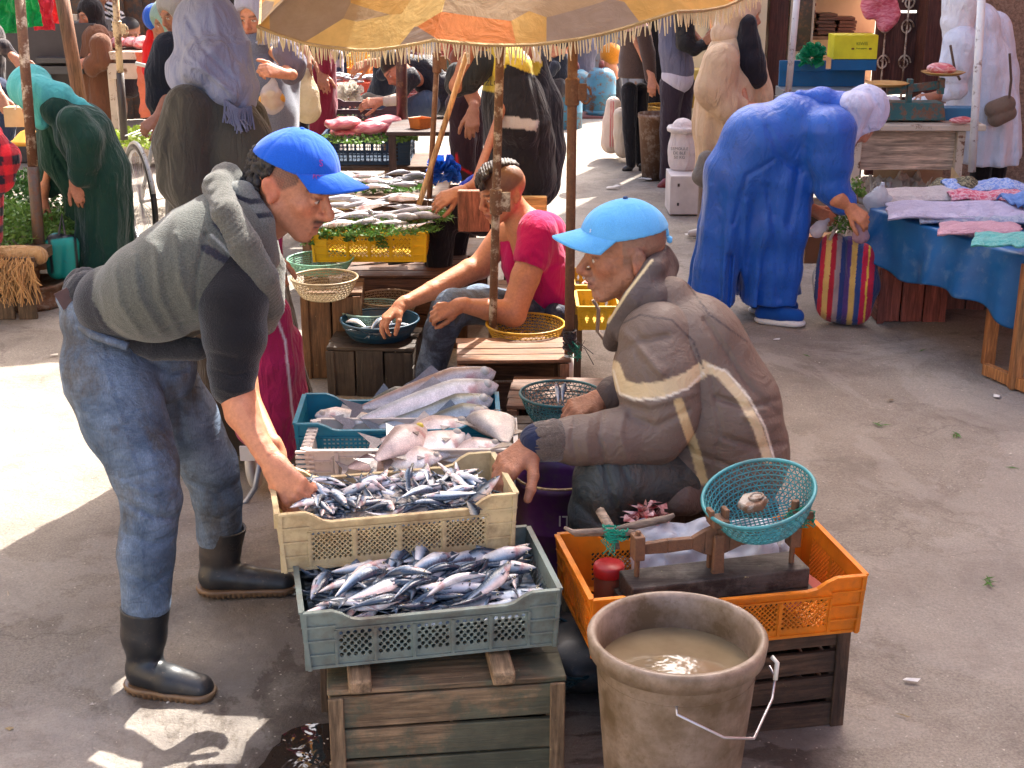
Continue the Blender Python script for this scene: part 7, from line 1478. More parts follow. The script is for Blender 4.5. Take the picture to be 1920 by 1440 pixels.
mb = MB(); mb.grid(tarp, 150, 60); mb.build('tarp', TARP, tt, smooth=True, solid=.003)
mb = MB(); mb.grid(lambda u, v: A0-ex*(.015+.02*math.sin(v*14)*u)+ey*v*1.0+Vector((0, 0, -.22*u*(1-.3*v))), 14, 40); mb.build('tarp_end', TARP, tt, smooth=True)
OW = M('wood', (176, 120, 72), ax=2, wet=.15, moss=.2)
for x, y in ((1850, 690), (1900, 735)): q = P(x, y, 0); MB().box((q.x+.02, q.y+.05, .27), (.05, .045, .54)).build('leg', OW, tt, bev=.003)
MB().box(P(1875, 720, .03)+Vector((.1, -.02, 0)), (.5, .035, .05), math.atan2(ex.y, ex.x)).build('rail', OW, tt, bev=.003)
q = P(1705, 605, 0); plankcrate('wooden_box', 'upright terracotta painted wooden box under the blue tarp', (q.x, q.y+.17, 0), (.34, .34, .42), R(2), (140, 76, 62), vert=True, seed=40, wet=.15, moss=.1)
q = P(1650, 590, 0); MB().box((q.x+.0, q.y+.02, .22), (.06, .30, .44)).build('side_board', M('wood', (130, 92, 60), ax=2), tt, bev=.003)
q = P(1790, 600, 0); plankcrate('wooden_box', 'dusty red brown wooden box deep under the blue tarp', (q.x+.1, q.y+.35, 0), (.42, .34, .40), R(2), (122, 76, 62), vert=True, seed=41, wet=.2)
CLB = lambda a, b, f: None
def clothes(name, label, px, py, wd, dp, col, rz, amp=.03, f_=6, seed=0, z=.575, pat=None, film=False):
    t_ = NT(name); base = t_.ramp(t_.noise(34, 4, .7), [(.42, lin(col)), (.5, lin(pat or col)), (.56, lin(col))]) if pat else None
    c = base if base is not None else t_.mix(.3, lin(col), t_.noise(20, 4)); t_.set(base=c, rough=.3 if film else .8, spec=.6 if film else .2, normal=t_.bump(t_.noise(14, 6, .65, dist=2.5), 1., .03))
    q = P(px, py, z); sheet(name, label, 'clothes', q+Vector((0, 0, .02)), wd, dp, t_.m, rz=rz, amp=amp*.55, f=f_, seed=seed, n=60, solid=.010, drape=lambda x, y: .02-.10*max(abs(x)/wd-.36, 0)-.12*max(abs(y)/dp-.36, 0))
clothes('folded_garment', 'lilac flowered garment in clear wrap near the front of the tarp', 1790, 405, .62, .34, (188, 184, 214), R(-12), .04, 1, pat=(174, 172, 208), film=True)
clothes('folded_garment', 'pale garment in plastic at the left end of the blue tarp', 1735, 375, .50, .28, (196, 186, 186), R(-5), .035, 2, pat=(186, 176, 180), film=True)
clothes('folded_garment', 'blue and white printed garment under the lilac one', 1830, 418, .5, .2, (170, 180, 200), R(-16), .03, 3, z=.565, pat=(130, 144, 184), film=True)
clothes('folded_garment', 'pink wrapped garment on the front corner of the tarp', 1835, 440, .34, .18, (206, 160, 178), R(-20), .03, 4, pat=(196, 146, 164), film=True)
clothes('folded_garment', 'turquoise printed garment in plastic at the right edge', 1905, 462, .34, .18, (70, 176, 176), R(-24), .04, 5, z=.60, pat=(120, 196, 192), film=True)
clothes('folded_garment', 'blue and white striped cloth at the back of the tarp table', 1850, 360, .42, .22, (120, 150, 214), R(-6), .05, 6, z=.60, pat=(196, 204, 226))
clothes('folded_garment', 'red and white checked cloth at the back of the tarp table', 1870, 378, .46, .14, (206, 96, 120), R(-6), .03, 7, z=.60, pat=(220, 190, 200))
clothes('folded_garment', 'woven black and cream checked cloth bunch behind the lilac garment', 1790, 355, .22, .16, (150, 140, 110), R(-30), .06, 8, z=.60, pat=(40, 40, 40))
clothes('folded_garment', 'crumpled bright blue cloth at the right edge of the tarp table', 1925, 385, .2, .2, (20, 120, 210), R(10), .05, 9, z=.62)
# striped bag
q = P(1592, 605, 0); bgr = thing('shopping_bag', 'large woven shopping bag in red, blue and yellow stripes', 'bag', q+Vector((0, .1, 0)))
def strp(V, x, y, C):
    cs = [(44, 60, 110), (176, 40, 60), (196, 160, 96), (160, 36, 52), (150, 130, 130), (44, 62, 116), (88, 62, 120), (196, 164, 96), (44, 66, 120), (176, 36, 66), (206, 170, 70), (176, 36, 66), (44, 56, 100)]
    w_ = [0, .06, .13, .22, .30, .38, .46, .54, .63, .72, .80, .83, .92]; t = (x-(1528+.22*(440-y)*-.5+ (y-440)*-.02))/(122+0*y); t = (x-1535+(y-440)*.08)/120+.0
    for i, a in enumerate(w_): C[t >= a] = np.array(lin(cs[i]))
    return C
part('body', M('cloth', var=.15), bgr, [pj([(1562, 462, 26), (1558, 520, 32), (1562, 572, 32)], 6.55), pj([(1622, 480, 24), (1614, 530, 34), (1604, 576, 32)], 6.55), pj([(1590, 470, 28), (1588, 540, 38), (1584, 578, 34)], 6.6)], k=.03, h=.005, col=(200, 200, 200), paint=strp, disp=lambda p_: wr(p_, 14, .006, 3), hz=.005, clip=None)
mb = MB(); mb.tube([J(1555, 450, 6.5), J(1572, 420, 6.52), J(1580, 440, 6.5)], .008, 6); mb.build('handle', M('cloth', (170, 150, 140)), bgr)
def leaves(name, label, c, rx, ry, hgt, n, m, cat='greens', s=.02, seed=0, kind='stuff', parent=None, stems=False, lng=1.):
    r = random.Random(seed); mb = MB(); c = Vector(c)
    for i in range(n):
        a = r.random()*6.28; q_ = r.random()**.5; b = c+Vector((rx*q_*math.cos(a), ry*q_*math.sin(a), hgt*(1-q_*q_)*r.random()))
        d = Vector((r.gauss(0, 1), r.gauss(0, 1), r.gauss(.3, .6))).normalized(); u = d.cross(Vector((r.gauss(0, 1), r.gauss(0, 1), r.gauss(0, 1)))).normalized(); L_ = s*r.uniform(.6, 1.5)*lng; w_ = s*r.uniform(.25, .5)/(lng**.5)
        mb.add([b-d*L_*.5, b+u*w_, b+d*L_*.5, b-u*w_], [(0, 1, 2, 3)])
        if stems and r.random() < .3: mb.tube([b, b+d*L_*2], .0012, 3)
    o = mb.build(name, m, parent, loc=None if parent else c)
    return tag(o, label, cat, kind=kind) if not parent else o
GR = M('leaf', (78, 116, 48)); GR2 = M('leaf', (110, 146, 66)); GR3 = M('leaf', (60, 96, 44))
leaves('green_leaves', 'green vegetable leaves poking out of the striped bag', J(1590, 430, 6.55), .09, .08, .12, 260, GR, seed=1)
leaves('herb_bunch', 'small upright bunch of green herbs behind the blue sleeve', J(1605, 365, 6.9), .05, .05, .10, 160, GR2, seed=2)
hangbag('carrier_bag', 'clear plastic bag of pink meat in the hand of the blue dressed woman', (1608, 405, 6.4), [(1612, 420, 6.42, 12), (1614, 440, 6.42, 18)], M('film', (206, 170, 186), al=.75), None, 3)
hangbag('carrier_bag', 'small clear bag dangling from the left hand over the striped bag', (1552, 412, 6.5), [(1538, 425, 6.48, 13), (1532, 432, 6.48, 15)], M('film', (214, 214, 226), al=.6), None, 4)
hangbag('carrier_bag', 'puffed clear plastic bag at the left end of the tarp table', (1655, 345, 6.7), [(1648, 365, 6.7, 16), (1640, 378, 6.68, 20), (1662, 380, 6.7, 14)], M('film', (206, 214, 226), al=.6), None, 5)
MB().box(J(1535, 465, 6.95), (.16, .1, .14)).build('carton', M('plain', (176, 128, 84)), None, loc=J(1535, 465, 6.95)); tag(bpy.context.scene.collection.objects['carton'], 'small brown carton behind the striped bag', 'carton')
q = P(1500, 425, 0); plankcrate('wooden_box', 'low wooden pallet on the ground behind the blue dress', (q.x, q.y+.2, 0), (.5, .3, .10), R(4), (110, 84, 62), nside=1, seed=44)
# butcher table
WT = M('metal', (196, 182, 162), rust=.12, ro=.6); b0 = J(1595, 238, 8.0); b1 = J(1822, 232, 8.0); bz_ = b0.z; bw = b1.x-b0.x
bt_ = thing('butcher_table', 'off white metal butcher table with a wooden drawer front', 'table', ((b0.x+b1.x)/2, 8.3, 0))
MB().box(((b0.x+b1.x)/2+.02, 8.3, bz_), (bw+.1, .7, .035)).build('top', WT, bt_, bev=.006)
q1 = J(1605, 300, 8.06); MB().box((q1.x+.28, 8.06, bz_-.14), (.60, .03, .23)).build('drawer_front', M('wood', (196, 172, 148), ax=0, wet=.05, moss=.1), bt_, bev=.003)
for x in (b0.x+.05, b1.x-.05):
    for y in (8.02, 8.58): MB().box((x, y, bz_/2-.02), (.045, .045, bz_-.01)).build('leg', WT, bt_, bev=.003)
mb = MB(); mb.tube([(b0.x+.05, 7.98, .35), (b0.x+.22, 7.9, .30), (b0.x+.22, 7.9, .46)], .02, 8); mb.tube([(b0.x+.3, 7.99, .40), (b1.x-.1, 7.99, .38)], .012, 6); mb.build('crank', M('metal', (120, 116, 112), rust=.3), bt_, smooth=True)
mb = MB(); mb.grid(lambda u, v: Vector((b1.x-.10+.35*u*v, 7.97+.1*u*v, bz_-.22-.42*v+.03*math.sin(u*9)*v)), 14, 14); mb.build('skirt_cloth', M('cloth', (206, 186, 136)), bt_, smooth=True)
TE = M('metal', (34, 92, 92), rust=.25, ro=.5)
bs = thing('balance_scale', 'green beam balance with brass pan of meat on the butcher table', 'scale', J(1705, 220, 8.1)); zz = bz_+.02; xb = J(1710, 220, 8.1).x
MB().box((xb, 8.12, zz+.06), (.36, .16, .10), taper=.9).build('base', TE, bs, bev=.006); mb = MB(); mb.plank((xb-.16, 8.1, zz+.17), (xb+.17, 8.1, zz+.21), .02, .045, up=(0, 0, 1)); mb.box((xb-.03, 8.1, zz+.16), (.03, .04, .16)); mb.box((xb+.15, 8.1, zz+.20), (.03, .05, .09)); mb.build('beam', TE, bs, bev=.003)
for dx, z in ((.155, .262), (-.16, .20)): MB().lathe([(0, 0), (.09, .0), (.125, .018), (.118, .02), (.088, .005), (0, .005)], (xb+dx, 8.1, zz+z), 28).build('pan', M('metal', (176, 140, 80), me=.6, ro=.4), bs, smooth=True)
blobs_ = lambda nm, lb_, pts, m, cat, h=.008, amp=.008: tag((lambda V, Fc: mk(nm, V, Fc, m, None, smooth=True, loc=pts[0][0]))(*(lambda S: ([S.el(c_, r_) for c_, r_ in pts], S.mesh(h, disp=lambda p_: wr(p_, 26, amp, 3)))[1])(SDF(.03))), lb_, cat)
MEAT = M('meat', (190, 84, 88)); MEAT2 = M('meat', (196, 80, 100), fat=(226, 150, 160))
blobs_('meat_cut', 'cut of fatty red meat on the brass scale pan', [(Vector((xb+.13, 8.1, zz+.30)), (.07, .05, .03)), (Vector((xb+.17, 8.1, zz+.29)), (.06, .05, .02))], MEAT, 'meat')
q = J(1795, 226, 7.95); blobs_('meat_cut', 'small pale meat scrap at the right of the butcher table', [(q, (.05, .03, .018)), (q+Vector((.05, .01, 0)), (.04, .03, .015))], MEAT, 'meat')
q = J(1790, 215, 8.2); MB().box(q, (.22, .12, .09)).build('blue_box', M('plastic', (40, 104, 140)), None, bev=.005, loc=q); tag(COL.objects['blue_box'], 'blue plastic box on the butcher table behind the meat scrap', 'box')
sheet('wrapping_paper', 'crumpled white wrapping sheets on the butcher table behind the scale', 'paper', (xb+.0, 8.4, bz_+.07), .5, .25, M('plain', (206, 204, 206)), amp=.08, f=9, seed=4)
q = J(1715, 330, 8.25); cb = thing('cardboard_box', 'open brown cardboard box with green print under the butcher table', 'carton', (q.x, q.y, 0)); 
mb = MB(); Lc, Dc, Hc_ = .42, .3, .20; z0 = .12
for c_, d_ in (((0, -Dc/2, Hc_/2), (Lc, .006, Hc_)), ((0, Dc/2, Hc_/2+.08), (Lc, .006, Hc_+.16)), ((-Lc/2, 0, Hc_/2), (.006, Dc, Hc_)), ((Lc/2, 0, Hc_/2), (.006, Dc, Hc_)), ((0, 0, .003), (Lc, Dc, .006))): mb.box(Vector((q.x, q.y, z0))+Vector(c_), d_)
mb.build('walls', M('plain', (182, 160, 134)), cb); mb = MB(); mb.box((q.x-.17, q.y-Dc/2-.004, z0+.12), (.06, .004, .05)); mb.box((q.x+.12, q.y-Dc/2-.004, z0+.12), (.14, .004, .05)); mb.build('print', M('plain', (40, 84, 66)), cb)
sheet('bag_heap', 'clear plastic bags stuffed in the cardboard box under the table', 'plastic bags', (q.x-.1, q.y, z0+.24), .34, .24, FILM2, amp=.12, f=9, seed=9)
# hanging meat, yellow carton, blue scale
q = J(1645, 20, 9.6); blobs_('hanging_meat', 'large piece of raw rib meat hanging over the yellow box', [(q+Vector((-.05, 0, .09)), (.07, .04, .15)), (q+Vector((.05, 0, .05)), (.08, .035, .16)), (q+Vector((.10, .01, -.03)), (.06, .03, .08)), (q+Vector((.06, 0, -.10)), (.05, .025, .04))], MEAT2, 'meat', .006, .02)
b2 = thing('digital_scale', 'blue and grey weighing platform with side boards on the shop counter', 'scale', J(1540, 140, 9.8)); s0 = J(1545, 165, 9.8); BP = M('plastic', (16, 92, 140))
MB().box(s0+Vector((0, 0, -.03)), (.62, .3, .06)).build('counter', M('metal', (120, 126, 130), rust=.1), b2, bev=.004); MB().box(s0+Vector((-.16, 0, .15)), (.32, .03, .075)).build('side_board', BP, b2, bev=.004); MB().box(s0+Vector((.19, -.02, .16)), (.31, .03, .075)).build('side_board', BP, b2, bev=.004); MB().box(s0+Vector((.0, .1, .06)), (.60, .03, .12)).build('back', BP, b2, bev=.004)
MB().box(s0+Vector((0, .1, -.35)), (.6, .25, .55)).build('cabinet', M('plain', (96, 90, 86)), b2)
q = s0+Vector((.19, .06, .28)); yx = thing('fruit_carton', 'bright yellow fruit carton standing on the blue scale', 'carton', q-Vector((0, 0, .08)))
MB().box(q, (.30, .2, .16)).build('box', M('plain', (222, 212, 40)), yx, bev=.002); mb = MB(); [mb.box(q+Vector((dx, -.101, -.01)), (.018, .003, .012)) for dx in (-.02, .10)]; mb.build('hand_hole', M('plain', (110, 80, 40)), yx); text(yx, 'KIWIS', q+Vector((.04, -.103, .015)), (R(90), 0, 0), .03, M('plain', (150, 150, 40))); text(yx, 'fruit export', q+Vector((.04, -.103, -.012)), (R(90), 0, 0), .016, M('plain', (110, 130, 40)))
rr = random.Random(5)
def ruffle(name, label, c, m, n=40, r=.07, cat='plastic bag', z=1.):
    mb = MB(); c = Vector(c)
    for i in range(n):
        a = rr.uniform(0, 6.28); b = rr.uniform(-.5, 1.2); d = Vector((math.cos(a)*math.cos(b), math.sin(a)*math.cos(b)*.6, math.sin(b)*z)); u = d.cross(Vector((rr.gauss(0, 1), rr.gauss(0, 1), 1))).normalized(); p0 = c+d*r*.2; p1 = c+d*r*rr.uniform(.7, 1.1)
        mb.add([p0-u*.01, p0+u*.01, p1+u*.03, p1+d*.01, p1-u*.03], [(0, 1, 2, 3, 4)])
    return tag(mb.build(name, m, None, loc=c), label, cat)
ruffle('green_bag', 'crumpled bright green plastic bag on the blue scale', J(1522, 108, 9.68), M('film', (10, 150, 96), al=.95), 110, .10)
# ------------------------------------------------------------ street middle: gas bottles, sacks, bin, cartons
def gas(label, x, y, Y, c):
    q = J(x, y, Y); g = thing('gas_bottle', label, 'gas bottle', (q.x, q.y, q.z), 'blue gas bottles'); m = M('metal', c, rust=.2, ro=.5); r = .15
    MB().lathe([(0, .02), (r-.02, .02), (r, .05), (r, .2), (r+.004, .205), (r, .21), (r, .36), (r-.03, .43), (r-.08, .46), (0, .465)], n=32).build('body', m, g, smooth=True, local=True)
    MB().lathe([(r-.01, 0), (r, 0), (r, .05), (r-.01, .05)], n=32).build('foot_ring', m, g, smooth=True, local=True); MB().lathe([(0, .46), (.03, .46), (.03, .50), (.018, .53), (0, .53)], n=12).build('valve', M('metal', (120, 40, 40), rust=.3), g, smooth=True, local=True)
gas('blue gas bottle standing on the red step', 1126, 214, 14.2, (70, 128, 152)); gas('blue gas bottle low on the ground behind the rusty pole', 1062, 250, 13.4, (66, 124, 150)); gas('blue gas bottle half hidden left of the rusty pole', 1040, 238, 13.8, (74, 132, 156))
gas('blue gas bottle at the back by the shutter', 1080, 215, 14.6, (80, 136, 158))
q = J(1122, 235, 14.1); MB().box((q.x, q.y+.1, q.z-.03), (.42, .4, .26)).build('red_step', M('plain', (120, 74, 72)), None, loc=(q.x, q.y, 0)); tag(COL.objects['red_step'], 'dark red painted step under the gas bottle', 'step')
def sack(label, pts, col, paint=None, name='sack'):
    t_ = thing(name, label, 'sack', (J(*pts[0][:3]).x, pts[0][2], 0)); part('body', M('cloth', var=.08, fold=1.4), t_, [pts], k=.04, h=.010, col=col, paint=paint, disp=lambda p_: wr(p_, 12, .010, 4), hz=.004); return t_
sack('upright white sack with red stripes behind the brown coated woman', [(1150, 195, 11.6, 14), (1148, 230, 11.6, 18), (1146, 268, 11.6, 20)], (206, 186, 172), lambda V, x, y, C: (lineset(C, x, y, [(1146, 190), (1144, 275)], 1., (190, 80, 84)), lineset(C, x, y, [(1150, 190), (1149, 275)], 1., (190, 80, 84)), C)[-1])
sack('low white sack beside the black trousers', [(1164, 215, 11.4, 14), (1166, 250, 11.4, 16), (1168, 280, 11.4, 16)], (196, 182, 166)); 
s2 = sack('open printed white flour sack standing on the fruit carton', [(1280, 245, 9.5, 24), (1282, 275, 9.5, 29), (1282, 300, 9.5, 28)], (206, 196, 196)); [text(s2, s_, J(1270, y, 9.5)-Vector((0, .125, 0)), (R(85), 0, R(-3)), .028, M('plain', (90, 100, 96))) for s_, y in (('SEMOULE', 276), ('DE BLE', 284), ('50 KG', 292))]
MB().lathe([(.085, 0), (.105, .01), (.11, .03), (.1, .045), (.085, .035)], J(1280, 248, 9.5), 24).build('rolled_rim', M('cloth', (214, 206, 206)), s2, smooth=True)
q = P(1282, 380, 0); fc_ = thing('fruit_carton', 'white fruit carton with red edge on the street beside the blue dress', 'carton', (q.x, 9.4, 0)); MB().box((q.x-.01, 9.38, .13), (.27, .3, .26)).build('box', M('plain', (206, 198, 196)), fc_, bev=.003)
MB().box((q.x+.055, 9.228, .13), (.02, .004, .26)).build('red_band', M('plain', (200, 70, 50)), fc_); mb = MB(); [mb.box((q.x-.09+dx, 9.228, z), (.014, .004, .02)) for dx, z in ((0, .2), (0, .07))]; mb.build('hand_hole', M('plain', (60, 50, 50)), fc_)
q = P(1232, 338, 0); bn = thing('bin', 'battered tall metal bin with peeling paint beside the purple jeans', 'bin', (q.x, q.y+.12, 0)); MB().lathe([(0, .01), (.10, .01), (.105, 0), (.145, .46), (.15, .46), (.15, .49), (.142, .49), (.10, .03)], n=32).build('body', M('metal', (156, 138, 126), rust=.45, ro=.6), bn, smooth=True, local=True)
q = J(1246, 205, 11.2); basket('basket', 'yellow basket of garlic behind the purple jeans', (q.x, q.y, q.z-.05), .15, .08, BL((206, 160, 40)), n=24); q2 = J(1308, 165, 11.4); MB().lathe([(0, 0), (.1, 0), (.11, .1), (.10, .2), (.11, .3), (0, .3)], (q2.x, q2.y, q2.z-.15), 20).build('basket_stack', M('plastic', (196, 160, 60)), None, smooth=True, loc=(q2.x, q2.y, 0)); tag(COL.objects['basket_stack'], 'stack of yellow and blue baskets right of the leather sleeved man', 'baskets')
# ------------------------------------------------------------ middle stalls
def simplecrate(label, x0, x1, yt, Y, Hh, D, c, shape='dia', dip=.02, s=.012, z=None, cat='crate'):
    a = J(x0, yt, Y); b = J(x1, yt, Y); return crate('fish_crate', label, ((a.x+b.x)/2, Y+D/2, a.z-Hh), 0, b.x-a.x, D, Hh, PL(c, .12, dirt=.15), shape=shape, s=s, npan=4, dip=dip, cat=cat)
yc = simplecrate('bright yellow lattice crate of silver fish bedded on parsley', 584, 798, 436, 6.0, .135, .34, (222, 176, 12), s=.009, dip=.0)
fz = yc.location.z+.135; GF = ((150, 150, 158), (196, 190, 196), (222, 212, 212)); rr = random.Random(2)
FGR = [mkfish('silver_fish', FM2, L=.21, Hh=.052, Wd=.036, bend=b, cols=GF, seed=i, deep=.34, snout=.8) for i, b in enumerate((.0, .05, -.05))]
k = 0
for row in range(5):
    for i in range(5):
        x = yc.location.x-.20+i*.095+rr.uniform(-.02, .02)+(row % 2)*.04; y = yc.location.y-.13+row*.065; k += 1
        lay(rr.choice(FGR), (x, y, fz+.02+.025*row*.6+rr.uniform(0, .012)), R(rr.choice((15, 195, 20, -10))+rr.uniform(-12, 12)), rr.uniform(-.15, .15), R(80), 1.0, 'silver_fish', 'silver grey fish piled on parsley in the yellow crate', 'silver fish on the yellow crate')
leaves('parsley', 'parsley bed spilling over the rim of the yellow crate', (yc.location.x, yc.location.y-.10, fz), .31, .14, .05, 1500, GR, s=.018, seed=3, stems=True)
for i, (x, L_) in enumerate(((-.27, .10), (-.19, .05), (-.08, .07), (.06, .13), (.03, .06))): leaves('parsley_sprig', ['parsley sprig drooping at the left corner of the yellow crate', 'short parsley sprig left on the yellow crate', 'parsley sprig over the second panel of the yellow crate', 'longest parsley sprig hanging on the yellow crate', 'parsley sprig tip beside the longest one'][i], (yc.location.x+x, yc.location.y-.185, fz-L_*.5), .03, .012, L_, 60, GR, s=.016, seed=10+i, kind=None)
leaves('herb_stalks', 'pale green herb stalks sticking out right of the yellow crate', (yc.location.x+.27, yc.location.y, fz+.03), .09, .08, .05, 220, GR2, s=.02, seed=5, lng=3.)
q = J(628, 490, 5.85); MB().lathe([(0, 0), (.022, 0), (.030, .045), (.032, .048), (.028, .047), (.021, .004)], (q.x, q.y, .375+.0), 20).build('paper_cup', M('plastic', (222, 216, 214), dirt=.05), None, smooth=True, loc=(q.x, q.y, .375)); tag(COL.objects['paper_cup'], 'small white cup in front of the yellow crate', 'cup')
kn = thing('knife', 'long knife with worn black handle on the dark box', 'knife', J(750, 494, 6.1)); mb = MB(); mb.tube([J(728, 492, 6.12), J(752, 490, 6.12), J(776, 488, 6.12)], [.012, .013, .010], 8); mb.build('handle', M('rubber', (40, 36, 36)), kn, smooth=True); mb = MB(); a, b = J(728, 494, 6.12), J(655, 500, 6.12); mb.add([a, b, a+Vector((0, .04, .004)), a+Vector((0, 0, .003)), b+Vector((0, 0, .002)), a+Vector((0, .04, .006))], [(0, 1, 2), (3, 5, 4), (0, 3, 4, 1), (1, 4, 5, 2), (2, 5, 3, 0)]); mb.build('blade', M('metal', (120, 120, 126), me=.8, rust=.2), kn)
q = J(762, 410, 6.4); MB().box(q, (.17, .15, .03), R(4)).build('chopping_board', M('wood', (176, 110, 100), wet=.2), None, bev=.004, loc=q); tag(COL.objects['chopping_board'], 'pinkish stained chopping board behind the silver fish', 'board')
q = J(888, 395, 6.05); MB().box(q, (.14, .03, .19), Matrix.Rotation(.12, 3, 'X')).build('chopping_block', M('wood', (140, 92, 70), ax=2, wet=.3), None, bev=.006, loc=q); tag(COL.objects['chopping_block'], 'upright brown chopping board beside the face of the boy', 'board')
q = J(985, 392, 6.35); MB().box(q, (.2, .04, .12)).build('chair_back', M('wood', (196, 156, 96), wet=.1), None, bev=.006, loc=q); tag(COL.objects['chair_back'], 'light wooden chair back behind the boy', 'chair')
# rows behind: small fish tray, trestle, blue crate of pink fillets
def table(name, label, c, d, col=(110, 84, 62), cat='stall'):
    t_ = thing(name, label, cat, (c[0], c[1], 0)); x, y, z = c; L_, D_ = d; MB().box((x, y, z-.012), (L_, D_, .024)).build('top', M('wood', col), t_, bev=.003)
    for sx in (-1, 1):
        for sy in (-1, 1): MB().box((x+sx*(L_/2-.03), y+sy*(D_/2-.03), (z-.024)/2), (.04, .04, z-.024)).build('leg', M('wood', col, ax=2), t_, bev=.003)
    mb = MB(); mb.box((x, y-D_/2+.03, z*.55), (L_-.08, .015, .07)); mb.build('rail', M('wood', col), t_, bev=.002); return t_
q = J(700, 365, 7.0); table('wooden_stall', 'low wooden stall table with small pale fish and herbs', (q.x, 7.2, q.z), (.75, .55))
leaves('herb_bed', 'strip of green herbs under the small fish on the low stall', (q.x, 7.15, q.z+.01), .30, .16, .03, 800, GR, s=.02, seed=6)
for i in range(16): lay(rr.choice(FGR), (q.x-.2+rr.random()*.42, 7.0+rr.random()*.4, q.z+.035+rr.random()*.02), rr.uniform(-.5, .5)+(0 if i % 2 else 3.1), 0, R(85), .8, 'pale_fish', 'small pale pinkish fish laid on the low stall behind the yellow crate', 'pale fish on the low stall')
bcx = simplecrate('dark blue crate with square mesh under the pink fish fillets', 598, 768, 262, 8.2, .15, .42, (52, 74, 98), shape='sq', s=.011, dip=0.)
q = J(690, 320, 8.2); table('wooden_stall', 'dark wooden trestle under the dark blue crate', (bcx.location.x, 8.4, bcx.location.z-.002), (.75, .5), (100, 72, 54))
plankcrate('wooden_box', 'empty slatted box in front of the dark blue crate', (J(690, 330, 7.9).x, 7.9, 0), (.40, .3, .28), 0, (126, 92, 70), seed=50, topless=True)
leaves('leaf_bed', 'green leaves under the pink fillets on the dark blue crate', (bcx.location.x, 8.25, bcx.location.z+.15), .32, .2, .04, 700, GR2, s=.025, seed=7)
FIL = M('meat', (206, 96, 110), fat=(236, 160, 160))
for i, (x, y, w_, h_, rz_) in enumerate(((640, 232, .20, .05, .1), (690, 240, .22, .05, -.1), (655, 248, .24, .045, .2), (738, 240, .20, .05, .3), (715, 228, .2, .04, -.2), (700, 250, .12, .03, .6))):
    q = J(x, y, 8.25+i*.02); S = SDF(.03); Rz = np.array(Matrix.Rotation(rz_, 3, 'Z').transposed()); S.el(q, (w_*.5, .09, h_*.7), rot=Rz); S.el(q+Vector((w_*.3, 0, .01)), (w_*.3, .06, h_*.5), rot=Rz); V, Fc = S.mesh(.008, disp=lambda p_: wr(p_, 24, .008, i)); tag(mk('fish_fillet', V, Fc, FIL, None, smooth=True, loc=q), ['pale pink fillet at the far left of the dark blue crate', 'long raw pink fillet in the middle row of the blue crate', 'wide salmon pink fillet at the front left of the blue crate', 'thick rosy fillet at the right of the blue crate', 'purple skinned fillet at the back of the blue crate', 'small forked pink piece at the front of the blue crate'][i], 'fillet')
simplecrate('open dark brown lattice crate standing behind the pink fillets', 605, 742, 200, 8.9, .16, .4, (92, 74, 84), s=.012, dip=.02)
rc = simplecrate('red plastic crate of silver fish in front of the far seller', 620, 690, 156, 10.6, .12, .36, (206, 84, 66), s=.014, dip=.0)
for i in range(26): lay(rr.choice(FGR), (rc.location.x+rr.uniform(-.16, .16), rc.location.y+rr.uniform(-.15, .15), rc.location.z+.13+.03*rr.random()), rr.uniform(-1, 1), 0, R(80), .8, 'silver_fish', 'silver fish heaped in the far red crate', 'silver fish in the far red crate')
table('wooden_stall', 'low stall under the far red crate', (rc.location.x, rc.location.y, rc.location.z-.002), (.6, .5))
simplecrate('yellow crate on the ground beyond the red one', 650, 690, 106, 12.5, .16, .4, (226, 176, 30), s=.02, dip=0.); simplecrate('orange crate under the far yellow crate', 652, 690, 128, 12.3, .14, .4, (220, 130, 50), s=.02, dip=0.)
q = J(788, 225, 8.0); bk = thing('tub', 'small orange plastic tub on the stall by the rusty post', 'tub', (q.x, 8., q.z-.08)); MB().lathe([(0, 0), (.055, 0), (.07, .09), (.075, .095), (.065, .09), (.05, .01)], n=4).build('body', M('plastic', (214, 120, 50), dirt=.4, dcol=(150, 80, 40)), bk, local=True, bev=.006)
table('wooden_stall', 'dark wooden stall behind the stick carrying the orange tub', (J(810, 240, 8.).x, 8.1, J(788, 240, 8.).z), (.5, .5), (74, 54, 46))
table('wooden_stall', 'stall board holding the red brown basket', (J(835, 372, 6.5).x, 6.75, .35), (.4, .4), (96, 70, 52)); 
q = J(830, 325, 7.0); ruffle('blue_bag', 'crumpled bright blue plastic bag behind the red brown basket', q, M('film', (20, 90, 200), al=.95), 80, .09)
for i in range(14): lay(rr.choice(SV), (J(720, 350, 7.4).x+rr.uniform(-.12, .14), 7.5+rr.uniform(-.12, .12), J(720, 350, 7.4).z+.0), rr.uniform(-.6, .6), 0, R(80), 1., 'small_fish', 'slim fish in the loose pile left of the red brown basket', 'slim fish in the loose pile')
table('wooden_stall', 'stall board under the loose pile of slim fish', (J(720, 350, 7.4).x, 7.5, J(720, 350, 7.4).z-.02), (.6, .4), (96, 74, 58))
sheet('pink_cloth', 'pale pink cloth spread on the ground near the stick', 'cloth', P(820, 300, .02), .5, .6, M('cloth', (176, 150, 156)), amp=.03, seed=12)
yb2 = simplecrate('dirty yellow crate of fish heads behind the boy', 1078, 1135, 535, 5.75, .15, .3, (206, 166, 30), s=.02, dip=0., cat='crate'); simplecrate('second dirty yellow crate lying before the other by the parasol pole', 1085, 1160, 575, 5.4, .10, .25, (206, 166, 30), s=.03, dip=0.)
scraps('fish_heads', 'pink fish heads in the dirty yellow crates', (yb2.location.x, yb2.location.y-.02, yb2.location.z+.09), .12, .1, M('meat', (206, 140, 136)), 80, 6, .05)
